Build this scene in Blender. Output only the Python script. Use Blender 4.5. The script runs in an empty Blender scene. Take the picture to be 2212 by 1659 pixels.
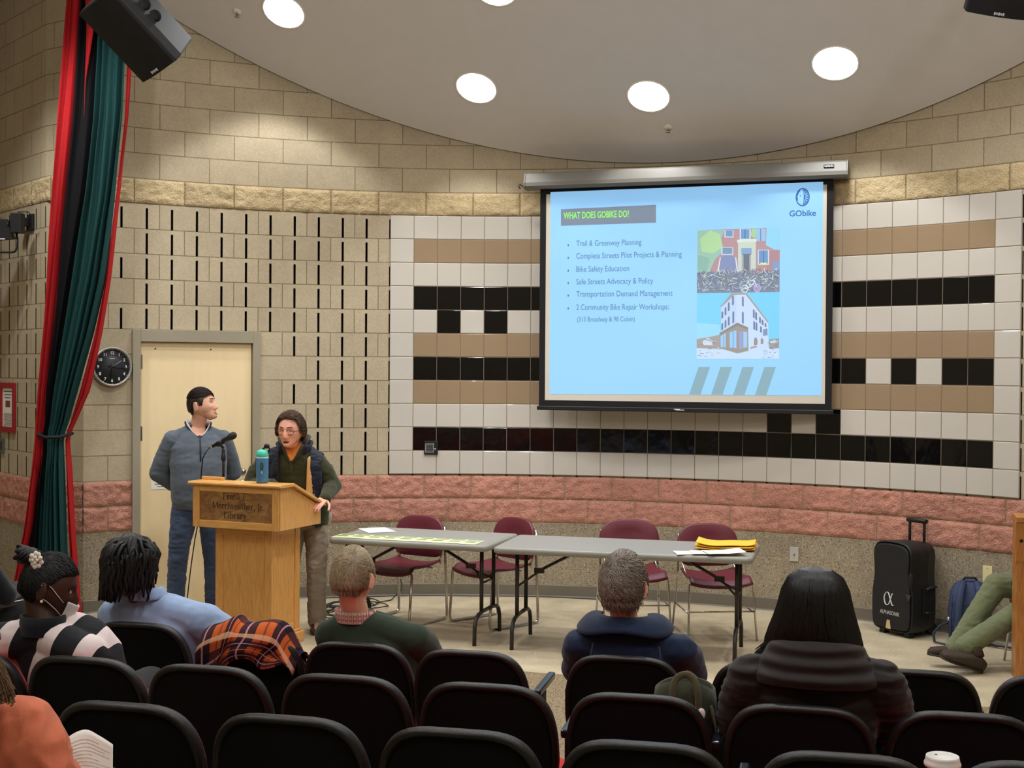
import bpy, bmesh, math, random
import numpy as np
from mathutils import Vector, Matrix, Euler, Quaternion, noise
random.seed(7)
SC = bpy.context.scene
COL = SC.collection
PI = math.pi
R_ = math.radians

# ------------------------------------------------------------------ camera
FPX, PITCH, ROLL, HC = 2783.0, 0.01039, 0.00682, 1.9495
camd = bpy.data.cameras.new('camera')
cam = bpy.data.objects.new('camera', camd)
COL.objects.link(cam)
camd.sensor_fit = 'HORIZONTAL'
camd.sensor_width = 36.0
camd.lens = FPX / 2212.0 * 36.0
camd.clip_start = 0.05
camd.clip_end = 100
cam.matrix_world = (Matrix.Translation((0, 0, HC)) @ Matrix.Rotation(PI / 2 - PITCH, 4, 'X') @ Matrix.Rotation(ROLL, 4, 'Z'))
SC.camera = cam

# ------------------------------------------------------------------ view
SC.view_settings.view_transform = 'Standard'
SC.view_settings.look = 'None'
SC.view_settings.gamma = 1.0
SC.view_settings.use_curve_mapping = False
SC.view_settings.exposure = 0.62
SC.cycles.use_denoising = True
SC.cycles.max_bounces = 8
SC.cycles.diffuse_bounces = 4
SC.cycles.glossy_bounces = 4
SC.cycles.sample_clamp_indirect = 6.0
SC.cycles.caustics_reflective = False
SC.cycles.caustics_refractive = False

world = bpy.data.worlds.new('world')
SC.world = world
world.use_nodes = True
world.node_tree.nodes['Background'].inputs[0].default_value = (1.0, 0.88, 0.72, 1)
world.node_tree.nodes['Background'].inputs[1].default_value = 0.02

# ------------------------------------------------------------------ room lamps (visible cans, unseen platform downlights, added fill)
WARM = (0.98, 0.99, 1.0)
def spot(name, loc, power, angle=110, blend=0.6, size=0.12, color=WARM, aim=(0, 0, -1)):
    d = bpy.data.lights.new(name, 'SPOT')
    d.energy = power; d.spot_size = R_(angle); d.spot_blend = blend
    d.shadow_soft_size = size; d.color = color
    o = bpy.data.objects.new(name, d); COL.objects.link(o)
    o.location = loc
    o.rotation_euler = Vector(aim).to_track_quat('-Z', 'Y').to_euler()
    return o
def ceil_z(x, y): return 10.73 - 0.216 * x - 0.62 * y      # the sloping plaster ceiling
CEIL_N = Vector((-0.216, -0.62, -1)).normalized()
# visible cans, found along the sloping ceiling
CANS = [(613, 25), (1029, 190), (1401, 208), (1804, 137), (1070, -26)]
def ray(px, py):
    c, s = math.cos(ROLL), math.sin(ROLL)
    X, Y = (px - 1106.0) / FPX, (py - 829.5) / FPX
    x = X * c + Y * s; y = -X * s + Y * c
    up, zf = -y, 1.0
    cp, sp = math.cos(PITCH), math.sin(PITCH)
    return Vector((x, zf * cp + up * sp, up * cp - zf * sp))
def D(px, py, d):                   # point of the photo at distance d into the room
    r = ray(px, py); r = r * (d / r.y)
    return Vector((r.x, r.y, r.z + HC))
def G(px, py, z=0.0):               # point of the photo on the level z
    r = ray(px, py); t = (z - HC) / r.z
    return Vector((r.x * t, r.y * t, z))
def on_plane(px, py, p0, n):
    r = ray(px, py); o = Vector((0, 0, HC))
    t = (Vector(p0) - o).dot(Vector(n)) / r.dot(Vector(n))
    return o + r * t
CAN_POS = [on_plane(px, py, (0, 10, ceil_z(0, 10)), CEIL_N) for px, py in CANS]
CAN_POWER = [100, 42, 40, 70, 90]
for p, w in zip(CAN_POS, CAN_POWER):
    spot('can_lamp', p + Vector((0, 0, -0.03)), w, 96, 0.3, 0.10)
# platform downlights of the flat ceiling; point fill added to brighten ceiling and seats
def fill_point(name, loc, power, size=0.16, color=WARM):
    d = bpy.data.lights.new(name, 'POINT'); d.energy = power; d.shadow_soft_size = size; d.color = color
    o = bpy.data.objects.new(name, d); COL.objects.link(o); o.location = loc
    return o
for x, y, w in [(-4.2, 8.8, 150), (-2.9, 8.6, 112), (-1.0, 8.3, 132), (1.0, 8.1, 132), (2.9, 7.7, 124)]:  # leftmost one is added to brighten the left wall
    spot('platform_lamp', (x, y, 5.15), w, 116, 0.55, 0.14)
for x, y, w in [(-2.6, 4.4, 66), (0.2, 4.2, 66), (2.8, 4.0, 66), (-2.4, 0.8, 60), (2.2, 0.8, 60)]:
    fill_point('hall_fill', (x, y, 4.98), w)  # added fill for the sloping ceiling and the audience backs
# ------------------------------------------------------------------ helpers
def lin(c):
    c = c / 255.0
    return c / 12.92 if c <= 0.04045 else ((c + 0.055) / 1.055) ** 2.4
def rgb(r, g, b): return (lin(r), lin(g), lin(b), 1.0)
MATS = {}
def nmat(name):
    m = bpy.data.materials.new(name); m.use_nodes = True
    nt = m.node_tree; b = nt.nodes['Principled BSDF']
    MATS[name] = m
    return m, nt, b
def N(nt, typ, **kw):
    n = nt.nodes.new(typ)
    for k, v in kw.items():
        if k in n.inputs.keys() if hasattr(n.inputs, 'keys') else False: n.inputs[k].default_value = v
        else: setattr(n, k, v)
    return n
def L(nt, a, b): nt.links.new(a, b)
def pm(name, col, rough=0.6, var=0.12, scale=12.0, bump=0.0, bscale=80.0, metal=0.0, spec=0.4, sheen=0.0, coords='Object', stretch=(1, 1, 1), coat=0.0, emit=None, estr=1.0):
    """procedural material: colour broken up by noise, plus an optional fine bump"""
    m, nt, b = nmat(name)
    tc = N(nt, 'ShaderNodeTexCoord'); mp = N(nt, 'ShaderNodeMapping')
    mp.inputs['Scale'].default_value = stretch
    L(nt, tc.outputs[coords], mp.inputs[0])
    nz = N(nt, 'ShaderNodeTexNoise'); nz.inputs['Scale'].default_value = scale; nz.inputs['Detail'].default_value = 5
    L(nt, mp.outputs[0], nz.inputs['Vector'])
    mx = N(nt, 'ShaderNodeMix'); mx.data_type = 'RGBA'
    mx.inputs[6].default_value = tuple(c * (1 - var) for c in col[:3]) + (1,)
    mx.inputs[7].default_value = tuple(min(1, c * (1 + var)) for c in col[:3]) + (1,)
    L(nt, nz.outputs[0], mx.inputs[0]); L(nt, mx.outputs[2], b.inputs['Base Color'])
    b.inputs['Roughness'].default_value = rough; b.inputs['Metallic'].default_value = metal
    b.inputs['Specular IOR Level'].default_value = spec
    if sheen: b.inputs['Sheen Weight'].default_value = sheen; b.inputs['Sheen Roughness'].default_value = 0.5
    if coat: b.inputs['Coat Weight'].default_value = coat; b.inputs['Coat Roughness'].default_value = 0.15
    if emit is not None:
        b.inputs['Emission Color'].default_value = emit; b.inputs['Emission Strength'].default_value = estr
    if bump:
        n2 = N(nt, 'ShaderNodeTexNoise'); n2.inputs['Scale'].default_value = bscale; n2.inputs['Detail'].default_value = 4
        L(nt, mp.outputs[0], n2.inputs['Vector'])
        bp = N(nt, 'ShaderNodeBump'); bp.inputs['Strength'].default_value = bump; bp.inputs['Distance'].default_value = 0.004
        L(nt, n2.outputs[0], bp.inputs['Height']); L(nt, bp.outputs[0], b.inputs['Normal'])
    return m

class MB:
    """collects shapes into ONE mesh"""
    def __init__(s): s.v = []; s.f = []; s.m = []; s.sm = []; s.uv = {}
    def add(s, vs, fs, mi=0, smooth=False, M=None):
        o = len(s.v)
        if M is not None: vs = [M @ Vector(v) for v in vs]
        s.v += [tuple(v) for v in vs]
        for f in fs:
            s.f.append(tuple(i + o for i in f)); s.m.append(mi); s.sm.append(smooth)
        return s
    def box(s, c, size, M=None, mi=0):
        x, y, z = size[0] / 2, size[1] / 2, size[2] / 2
        vs = [Vector(c) + Vector((a * x, b * y, d * z)) for d in (-1, 1) for b in (-1, 1) for a in (-1, 1)]
        return s.add(vs, [(0, 2, 3, 1), (4, 5, 7, 6), (0, 1, 5, 4), (2, 6, 7, 3), (0, 4, 6, 2), (1, 3, 7, 5)], mi, False, M)
    def tube(s, pts, r, n=10, mi=0, M=None, closed=False, caps=True, flat=None):
        """round tube through pts; r number or list; flat=(axis, k) squashes the section along axis"""
        P = [Vector(p) for p in pts]; k = len(P)
        rr = r if isinstance(r, (list, tuple)) else [r] * k
        vs = []; fs = []
        prev = None
        for i in range(k):
            if closed: t = (P[(i + 1) % k] - P[i - 1])
            else: t = P[min(i + 1, k - 1)] - P[max(i - 1, 0)]
            if t.length < 1e-9: t = Vector((0, 0, 1))
            t.normalize()
            if prev is None:
                a = Vector((0, 0, 1)) if abs(t.z) < 0.9 else Vector((1, 0, 0))
                u = t.cross(a).normalized()
            else:
                u = (prev - t * prev.dot(t))
                u = u.normalized() if u.length > 1e-6 else t.orthogonal().normalized()
            prev = u; w = t.cross(u)
            for j in range(n):
                a = 2 * PI * j / n
                o = u * math.cos(a) * rr[i] + w * math.sin(a) * rr[i]
                if flat:
                    ax = Vector(flat[0]); o = o - ax * o.dot(ax) * (1 - flat[1])
                vs.append(P[i] + o)
        K = k if closed else k - 1
        for i in range(K):
            for j in range(n):
                a = i * n + j; b = i * n + (j + 1) % n; i2 = (i + 1) % k
                fs.append((a, b, i2 * n + (j + 1) % n, i2 * n + j))
        s.add(vs, fs, mi, True, M)
        if caps and not closed:
            o = len(s.v) - len(vs)
            s.f.append(tuple(o + j for j in range(n))[::-1]); s.m.append(mi); s.sm.append(False)
            s.f.append(tuple(o + (k - 1) * n + j for j in range(n))); s.m.append(mi); s.sm.append(False)
        return s
    def lathe(s, prof, n=24, M=None, mi=0, smooth=True, cap=True):
        """prof: [(r,z)]"""
        vs = []; fs = []
        for r, z in prof:
            for j in range(n):
                a = 2 * PI * j / n; vs.append((r * math.cos(a), r * math.sin(a), z))
        for i in range(len(prof) - 1):
            for j in range(n):
                fs.append((i * n + j, i * n + (j + 1) % n, (i + 1) * n + (j + 1) % n, (i + 1) * n + j))
        if cap: fs.append(tuple(range(n))[::-1]); fs.append(tuple((len(prof) - 1) * n + j for j in range(n)))
        return s.add(vs, fs, mi, smooth, M)
    def prism(s, poly, h, M=None, mi=0, z0=0.0):
        """polygon (x,y) extruded from z0 to z0+h"""
        n = len(poly)
        vs = [(x, y, z0) for x, y in poly] + [(x, y, z0 + h) for x, y in poly]
        fs = [tuple(range(n))[::-1], tuple(range(n, 2 * n))] + [(i, (i + 1) % n, n + (i + 1) % n, n + i) for i in range(n)]
        return s.add(vs, fs, mi, False, M)
    def ell(s, c, r, n=16, M=None, mi=0, rot=None):
        vs = []; fs = []; m = n // 2 + 2
        q = Euler(rot).to_matrix() if rot else None
        for i in range(m + 1):
            t = PI * i / m
            for j in range(n):
                a = 2 * PI * j / n
                p = Vector((r[0] * math.sin(t) * math.cos(a), r[1] * math.sin(t) * math.sin(a), r[2] * math.cos(t)))
                if q: p = q @ p
                vs.append(Vector(c) + p)
        for i in range(m):
            for j in range(n):
                fs.append((i * n + j, (i + 1) * n + j, (i + 1) * n + (j + 1) % n, i * n + (j + 1) % n))
        return s.add(vs, fs, mi, True, M)
    def loft(s, rings, M=None, mi=0, smooth=True, cap=True):
        n = len(rings[0]); vs = [p for r in rings for p in r]; fs = []
        for i in range(len(rings) - 1):
            for j in range(n):
                fs.append((i * n + j, i * n + (j + 1) % n, (i + 1) * n + (j + 1) % n, (i + 1) * n + j))
        if cap:
            fs.append(tuple(range(n))[::-1]); fs.append(tuple((len(rings) - 1) * n + j for j in range(n)))
        return s.add(vs, fs, mi, smooth, M)
    def grid(s, fn, nu, nv, mi=0, smooth=True, M=None, uvfn=None):
        vs = [fn(i / nu, j / nv) for j in range(nv + 1) for i in range(nu + 1)]
        w = nu + 1
        fs = [(j * w + i, j * w + i + 1, (j + 1) * w + i + 1, (j + 1) * w + i) for j in range(nv) for i in range(nu)]
        o = len(s.f)
        s.add(vs, fs, mi, smooth, M)
        k = 0
        for j in range(nv):
            for i in range(nu):
                s.uv[o + k] = [(i / nu, j / nv), ((i + 1) / nu, j / nv), ((i + 1) / nu, (j + 1) / nv), (i / nu, (j + 1) / nv)]; k += 1
        return s
    def mesh(s, name, mats):
        me = bpy.data.meshes.new(name)
        me.from_pydata(s.v, [], s.f)
        for m in mats: me.materials.append(m)
        me.polygons.foreach_set('material_index', s.m)
        me.polygons.foreach_set('use_smooth', s.sm)
        if s.uv:
            ul = me.uv_layers.new(name='UVMap')
            for pi, uvs in s.uv.items():
                for li, uv in zip(me.polygons[pi].loop_indices, uvs): ul.data[li].uv = uv
        me.update()
        return me
def ob(name, mb, mats, parent=None, bevel=0.0, seg=2, loc=None, fix=False, solid=0.0):
    if not isinstance(mats, (list, tuple)): mats = [mats]
    me = mb.mesh(name, mats) if isinstance(mb, MB) else mb
    if fix:
        bm = bmesh.new(); bm.from_mesh(me); bmesh.ops.remove_doubles(bm, verts=bm.verts, dist=1e-5)
        bmesh.ops.recalc_face_normals(bm, faces=bm.faces); bm.to_mesh(me); bm.free()
    o = bpy.data.objects.new(name, me); COL.objects.link(o)
    if parent: o.parent = parent
    if loc: o.location = loc
    if solid:
        q = o.modifiers.new('solid', 'SOLIDIFY'); q.thickness = solid; q.offset = 0
    if bevel:
        q = o.modifiers.new('bevel', 'BEVEL'); q.width = bevel; q.segments = seg; q.limit_method = 'ANGLE'; q.angle_limit = R_(40)
        q.harden_normals = False
    return o
def tag(o, label, cat, group=None):
    o['label'] = label; o['category'] = cat
    if group: o['group'] = group
    return o
def thing(name, label, cat, loc=(0, 0, 0), rz=0.0, group=None):
    o = bpy.data.objects.new(name, None); COL.objects.link(o)
    o.empty_display_size = 0.1
    o.location = loc; o.rotation_euler = (0, 0, rz)
    return tag(o, label, cat, group)
def struct(o, label=None):
    o['kind'] = 'structure'
    if label: o['label'] = label
    return o
def children(o): return [c for c in bpy.data.objects if c.parent == o]
def dup(root, loc, rz, label, group=None):
    r = root.copy(); COL.objects.link(r); r.location = loc; r.rotation_euler = (0, 0, rz); r['label'] = label
    if group: r['group'] = group
    for ch in children(root):
        c = ch.copy(); COL.objects.link(c); c.parent = r
        for g in children(ch):
            d = g.copy(); COL.objects.link(d); d.parent = c
    return r
def text_geo(s, size=1.0, width=None, align='LEFT', bold=0.0):
    """flat text outlines as (verts2d, faces); width squeezes it to fit"""
    cu = bpy.data.curves.new('lettering', 'FONT'); cu.body = s; cu.size = size; cu.align_x = align
    cu.offset = bold; cu.resolution_u = 3
    o = bpy.data.objects.new('lettering', cu); COL.objects.link(o)
    bpy.context.view_layer.update()
    dg = bpy.context.evaluated_depsgraph_get()
    me = bpy.data.meshes.new_from_object(o.evaluated_get(dg))
    vs = [(v.co.x, v.co.y) for v in me.vertices]; fs = [tuple(p.vertices) for p in me.polygons]
    bpy.data.objects.remove(o); bpy.data.curves.remove(cu); bpy.data.meshes.remove(me)
    if width and vs:
        x0 = min(v[0] for v in vs); x1 = max(v[0] for v in vs); k = width / (x1 - x0)
        vs = [((v[0] - x0) * k if align == 'LEFT' else (v[0] - (x0 + x1) / 2) * k, v[1]) for v in vs]
    return vs, fs
def put_text(mb, s, M, size, width=None, align='LEFT', mi=0, z=0.0, bold=0.0):
    vs, fs = text_geo(s, size, width, align, bold)
    mb.add([(x, y, z) for x, y in vs], fs, mi, False, M)
def bez(P, u):
    s = u * (len(P) - 1); i = min(int(s), len(P) - 2); t = s - i
    p0, p1, p2_, p3 = P[max(i - 1, 0)], P[i], P[i + 1], P[min(i + 2, len(P) - 1)]
    return .5 * ((2 * p1) + (p2_ - p0) * t + (2 * p0 - 5 * p1 + 4 * p2_ - p3) * t * t + (3 * p1 - p0 - 3 * p2_ + p3) * t ** 3)
def smooth_path(P, n=5):
    P = [Vector(p) for p in P]
    return [bez(P, i / (n * (len(P) - 1))) for i in range(n * (len(P) - 1) + 1)]
def smoothstep(a, b, x):
    t = max(0.0, min(1.0, (x - a) / (b - a))); return t * t * (3 - 2 * t)
def nz(p, sc=1.0, seed=0.0): return noise.noise(Vector((p[0] * sc + seed, p[1] * sc + seed * 1.7, p[2] * sc - seed)))
def frame(o, x, y):                       # matrix with origin o, x axis x, y axis ~ y
    x = Vector(x).normalized(); y = Vector(y); z = x.cross(y).normalized(); y = z.cross(x)
    m = Matrix((x, y, z)).transposed().to_4x4(); m.translation = Vector(o)
    return m
# ------------------------------------------------------------------ room shell
U = 0.2032; ZO = 0.028                    # block course height, offset of the first course
WR, WCX, WCY, WA0 = 5.2436, -0.34185, 5.90782, -0.13663
def wall_pt(c, z, inset=0.0):             # curved block wall: c = half blocks along it, inset towards the room
    a = WA0 + c * U / WR; r = WR - inset
    return Vector((WCX + r * math.sin(a), WCY + r * math.cos(a), z))
def wall_nrm(c):
    a = WA0 + c * U / WR; return Vector((-math.sin(a), -math.cos(a), 0))
def wall_tan(c):
    a = WA0 + c * U / WR; return Vector((math.cos(a), -math.sin(a), 0))
def wall_col(px, py=900.0):               # column of the wall seen at a pixel
    lo, hi = -14.0, 32.0
    r = ray(px, py)
    for _ in range(50):
        m = (lo + hi) / 2; p = wall_pt(m, 0)
        if p.x / p.y < r.x / r.y: lo = m
        else: hi = m
    return m
def on_wall(px, py, inset=0.0):
    c = wall_col(px, py); p = wall_pt(c, 0, inset); r = ray(px, py)
    return wall_pt(c, HC + r.z * p.y / r.y, inset), c

def block_mat(name, base, mortar, speck, rough=0.9, bstr=0.25, nscale=60.0, var=0.12, coarse=0.0, dark=None, msize=0.022, specks=True, grain=False):
    m, nt, b = nmat(name)
    uv = N(nt, 'ShaderNodeUVMap'); br = N(nt, 'ShaderNodeTexBrick')
    br.offset = 0.5; br.squash = 1.0
    for k, v in (('Scale', 1.0), ('Mortar Size', msize), ('Mortar Smooth', 0.3), ('Bias', 0.0), ('Brick Width', 2.0), ('Row Height', 1.0)): br.inputs[k].default_value = v
    c1 = tuple(c * 0.93 for c in base[:3]) + (1,); c2 = tuple(min(1, c * 1.06) for c in base[:3]) + (1,)
    br.inputs['Color1'].default_value = c1; br.inputs['Color2'].default_value = c2; br.inputs['Mortar'].default_value = mortar
    L(nt, uv.outputs[0], br.inputs['Vector'])
    tc = N(nt, 'ShaderNodeTexCoord')
    nz1 = N(nt, 'ShaderNodeTexNoise'); nz1.inputs['Scale'].default_value = 5.0; nz1.inputs['Detail'].default_value = 8; nz1.inputs['Roughness'].default_value = 0.7
    L(nt, tc.outputs['Object'], nz1.inputs['Vector'])
    nz2 = N(nt, 'ShaderNodeTexNoise'); nz2.inputs['Scale'].default_value = nscale; nz2.inputs['Detail'].default_value = 3
    L(nt, tc.outputs['Object'], nz2.inputs['Vector'])
    ad = N(nt, 'ShaderNodeMath'); ad.operation = 'ADD'; L(nt, nz1.outputs[0], ad.inputs[0]); L(nt, nz2.outputs[0], ad.inputs[1])
    mr = N(nt, 'ShaderNodeMapRange'); mr.inputs[1].default_value = 0.65; mr.inputs[2].default_value = 1.35
    mr.inputs[3].default_value = 1 - var; mr.inputs[4].default_value = 1 + var
    L(nt, ad.outputs[0], mr.inputs[0])
    mul = N(nt, 'ShaderNodeMix'); mul.data_type = 'RGBA'; mul.blend_type = 'MULTIPLY'; mul.inputs[0].default_value = 1.0
    cmb = N(nt, 'ShaderNodeCombineColor')
    for i in range(3): L(nt, mr.outputs[0], cmb.inputs[i])
    L(nt, br.outputs[0], mul.inputs[6]); L(nt, cmb.outputs[0], mul.inputs[7])
    out = mul.outputs[2]
    if specks:
        for (th, sc, colr, sz) in ((0.20, 95.0, speck, 0.0), (0.20, 120.0, dark or tuple(c * 0.5 for c in base[:3]) + (1,), 5.0)):
            vo = N(nt, 'ShaderNodeTexVoronoi'); vo.inputs['Scale'].default_value = sc
            mp = N(nt, 'ShaderNodeMapping'); mp.inputs['Location'].default_value = (sz, sz, sz)
            L(nt, tc.outputs['Object'], mp.inputs[0]); L(nt, mp.outputs[0], vo.inputs['Vector'])
            # only some cells carry a stone chip
            sep = N(nt, 'ShaderNodeSeparateColor'); L(nt, vo.outputs['Color'], sep.inputs[0])
            gt = N(nt, 'ShaderNodeMath'); gt.operation = 'GREATER_THAN'; gt.inputs[1].default_value = (0.80 if sz == 0 else 0.86) - coarse; L(nt, sep.outputs[0], gt.inputs[0])
            lt = N(nt, 'ShaderNodeMath'); lt.operation = 'LESS_THAN'; lt.inputs[1].default_value = th + coarse * 0.55; L(nt, vo.outputs['Distance'], lt.inputs[0])
            an = N(nt, 'ShaderNodeMath'); an.operation = 'MULTIPLY'; L(nt, gt.outputs[0], an.inputs[0]); L(nt, lt.outputs[0], an.inputs[1])
            ad2 = N(nt, 'ShaderNodeMath'); ad2.operation = 'MULTIPLY'; ad2.inputs[1].default_value = 0.6; L(nt, an.outputs[0], ad2.inputs[0])
            mx = N(nt, 'ShaderNodeMix'); mx.data_type = 'RGBA'; mx.inputs[7].default_value = colr
            L(nt, ad2.outputs[0], mx.inputs[0]); L(nt, out, mx.inputs[6]); out = mx.outputs[2]
    if grain:                                  # stone chips of several tones, packed closely
        for i_, (sc_, lo_, hi_, c_) in enumerate(((85.0, .58, .66, rgb(92, 80, 64)), (110.0, .60, .68, rgb(196, 184, 160)), (60.0, .63, .70, rgb(118, 100, 80)))):
            ng = N(nt, 'ShaderNodeTexNoise'); ng.inputs['Scale'].default_value = sc_; ng.inputs['Detail'].default_value = 2.5
            mp = N(nt, 'ShaderNodeMapping'); mp.inputs['Location'].default_value = (i_ * 7, i_ * 3, 0); L(nt, tc.outputs['Object'], mp.inputs[0]); L(nt, mp.outputs[0], ng.inputs['Vector'])
            r_ = N(nt, 'ShaderNodeMapRange'); r_.inputs[1].default_value = lo_; r_.inputs[2].default_value = hi_; L(nt, ng.outputs[0], r_.inputs[0])
            mx = N(nt, 'ShaderNodeMix'); mx.data_type = 'RGBA'; mx.inputs[7].default_value = c_; L(nt, r_.outputs[0], mx.inputs[0]); L(nt, out, mx.inputs[6]); out = mx.outputs[2]
    L(nt, out, b.inputs['Base Color'])
    b.inputs['Roughness'].default_value = rough; b.inputs['Specular IOR Level'].default_value = 0.25
    inv = N(nt, 'ShaderNodeMath'); inv.operation = 'MULTIPLY'; inv.inputs[1].default_value = -1.2; L(nt, br.outputs['Fac'], inv.inputs[0])
    sm = N(nt, 'ShaderNodeMath'); sm.operation = 'MULTIPLY_ADD'; sm.inputs[1].default_value = 0.5; L(nt, nz2.outputs[0], sm.inputs[0]); L(nt, inv.outputs[0], sm.inputs[2])
    bp = N(nt, 'ShaderNodeBump'); bp.inputs['Strength'].default_value = bstr; bp.inputs['Distance'].default_value = 0.008 if bstr < .9 else 0.02
    L(nt, sm.outputs[0], bp.inputs['Height']); L(nt, bp.outputs[0], b.inputs['Normal'])
    return m
BLK = block_mat('ground_face_block', rgb(176, 162, 136), rgb(128, 113, 88), rgb(225, 215, 195))
AGG = block_mat('aggregate_block', rgb(146, 134, 113), rgb(162, 146, 116), rgb(205, 195, 175), bstr=0.3, var=0.2, specks=False, grain=True)
REDB = block_mat('red_split_block', rgb(184, 130, 112), rgb(166, 140, 110), rgb(225, 180, 155), bstr=1.0, nscale=75.0, var=0.28, coarse=0.1, dark=rgb(120, 62, 48), msize=0.03)
TANB = block_mat('tan_split_block', rgb(190, 170, 132), rgb(150, 130, 98), rgb(222, 206, 172), bstr=1.0, nscale=75.0, var=0.22, coarse=0.1, dark=rgb(128, 108, 78), msize=0.03)
SLOTM = pm('slot_shadow', rgb(14, 12, 10), 0.95, 0.2)
WMATS = [BLK, AGG, REDB, TANB, SLOTM]
def band(k): return 1 if k < 3 else (2 if k < 5 else (3 if k == 16 else 0))

def build_wall(name, P, Nn, c0, c1, k1, slots, holes=(), upar=0.5):
    """block wall along P(c): slots = set of (column, course) slits; holes = (ca, cb, course) openings from the floor up"""
    mb = MB(); hw = 0.0095 / U
    cols = set()
    c = math.ceil(c0)
    cols.add(c0); cols.add(c1)
    while c < c1: cols.add(float(c)); c += 1
    slotcols = {s[0] for s in slots}
    for ca, cb, _ in holes: cols.add(ca); cols.add(cb)
    full = sorted(cols)
    def inside(cm, k): return any(ca < cm < cb and k < kk for ca, cb, kk in holes)
    def quad(a, b, za, zb, mi, da=0.0, db=0.0, sm=False):
        vs = [P(a, za, da), P(b, za, da), P(b, zb, db), P(a, zb, db)]
        o = len(mb.f); mb.add(vs, [(0, 1, 2, 3)], mi, sm)
        mb.uv[o] = [(a - upar, (za - ZO) / U), (b - upar, (za - ZO) / U), (b - upar, (zb - ZO) / U), (a - upar, (zb - ZO) / U)]
    for k in range(-1, k1):
        z0, z1 = ZO + k * U, ZO + (k + 1) * U
        if k == -1: z0 = 0.0
        mi = band(k)
        if mi in (2, 3):                               # split face: real broken stone relief
            n = 14
            a = c0
            lst = []
            for i in range(len(full) - 1):
                a, b = full[i], full[i + 1]
                if inside((a + b) / 2, k): continue
                nn = max(2, int(round(n * (b - a))))
                for q in range(nn): lst.append((a + (b - a) * q / nn, a + (b - a) * (q + 1) / nn))
            def hgt(c, v):
                zz = ZO + (k + v) * U; p = P(c, zz, 0)
                ph = (c - upar) / 2 + (0.5 if k % 2 == 0 else 0.0)
                e = min(abs(ph - round(ph)) * 2, v, 1 - v)
                w = smoothstep(0.015, 0.11, e)
                h = 0.55 + 0.45 * noise.fractal(Vector((p.x * 15, p.y * 15, p.z * 18)), 0.8, 2.0, 2)
                h += 0.5 * noise.noise(Vector((p.x * 30 + 9 + p.z * 14, p.y * 30, p.z * 38)))
                return w * (0.004 + 0.018 * max(0.0, h))
            cache = {}; vid = {}
            for a, b in lst:
                for q in range(n):
                    va, vb = q / n, (q + 1) / n
                    pts = []; uvs = []; keys = []
                    for cc, vv in ((a, va), (b, va), (b, vb), (a, vb)):
                        key = (round(cc, 5), q if vv == va else q + 1)
                        if key not in cache: cache[key] = P(cc, ZO + (k + vv) * U, hgt(cc, vv))
                        keys.append(key); pts.append(cache[key]); uvs.append((cc - upar, k + vv))
                    o = len(mb.f); ix = []
                    for key, pt in zip(keys, pts):
                        if key not in vid: vid[key] = len(mb.v); mb.v.append(tuple(pt))
                        ix.append(vid[key])
                    mb.f.append(tuple(ix)); mb.m.append(mi); mb.sm.append(True); mb.uv[o] = uvs
            continue
        for i in range(len(full) - 1):
            a, b = full[i], full[i + 1]
            if inside((a + b) / 2, k): continue
            la = a + hw if (a, k) in slots else a; rb = b - hw if (b, k) in slots else b
            quad(la, rb, z0, z1, mi)
        for s, kk in slots:
            if kk != k: continue
            zt = z0 + U * 0.83; dp = 0.06
            quad(s - hw, s + hw, zt, z1, mi)
            A, B = s - hw, s + hw
            F = lambda c, z, d: P(c, z, d)
            vs = [F(A, z0, 0), F(B, z0, 0), F(B, zt - .006, 0), F(A, zt - .006, 0), F(A, z0, -dp), F(B, z0, -dp), F(B, zt, -dp), F(A, zt, -dp), F(s, zt + .0, 0)]
            mb.add(vs, [(4, 5, 6, 7), (0, 4, 7, 3), (1, 2, 6, 5), (0, 1, 5, 4), (3, 7, 6, 2), (3, 2, 8)], 4)
    return struct(ob(name, mb, WMATS))
slots = set()
for k in range(11, 16):
    for c in range(-10, 0): slots.add((float(c), k))
for k in (11, 13, 15): slots.add((-11.0, k))
for k, cs in {10: (-4, -3, -2, -1), 9: (-3, -2, -1), 8: (-4, -3, -2, -1), 7: (-3, -2, -1), 6: (-3, -2, -1), 5: (-2, -1)}.items():
    for c in cs: slots.add((float(c), k))
for k in range(5, 16):
    if k not in (14,): slots.add((0.0, k))
    slots.add((26.0, k)); slots.add((27.0, k)); slots.add((28.0, k)); slots.add((29.0, k)); slots.add((30.0, k))
CL, CR = -12.45, 33.0
KTOP = 26
build_wall('wall_back', lambda c, z, d: wall_pt(c, z, d), wall_nrm, CL, CR, KTOP, slots, holes=[(-10.5, -5.5, 11)])
# left alcove wall: turns back from the corner beside the door
PA = wall_pt(CL, 0); PB = Vector((-3.70, 10.30, 0)); PC = Vector((-4.95, 11.75, 0))
def poly_wall(pts):
    ln = [0.0]
    for a, b in zip(pts, pts[1:]): ln.append(ln[-1] + (b - a).length)
    def P(c, z, d):
        s = min(max(c * U, 0), ln[-1] - 1e-6)
        for i in range(len(pts) - 1):
            if s <= ln[i + 1]: break
        t = (s - ln[i]) / (ln[i + 1] - ln[i]); a, b = pts[i], pts[i + 1]
        dr = (b - a).normalized(); nr = Vector((dr.y, -dr.x, 0))
        p = a.lerp(b, t) + nr * d
        return Vector((p.x, p.y, z))
    return P, ln[-1] / U
PLW, nlw = poly_wall([PC, PB, PA])
sl = set()
kc = (PB - PC).length / U
for k in range(5, 16):
    for j in range(1, int(kc) + 1):
        if j > kc - 0.25: continue
        sl.add((float(j), k))
build_wall('wall_left', PLW, None, 0.0, nlw, KTOP, sl, upar=0.5)
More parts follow.
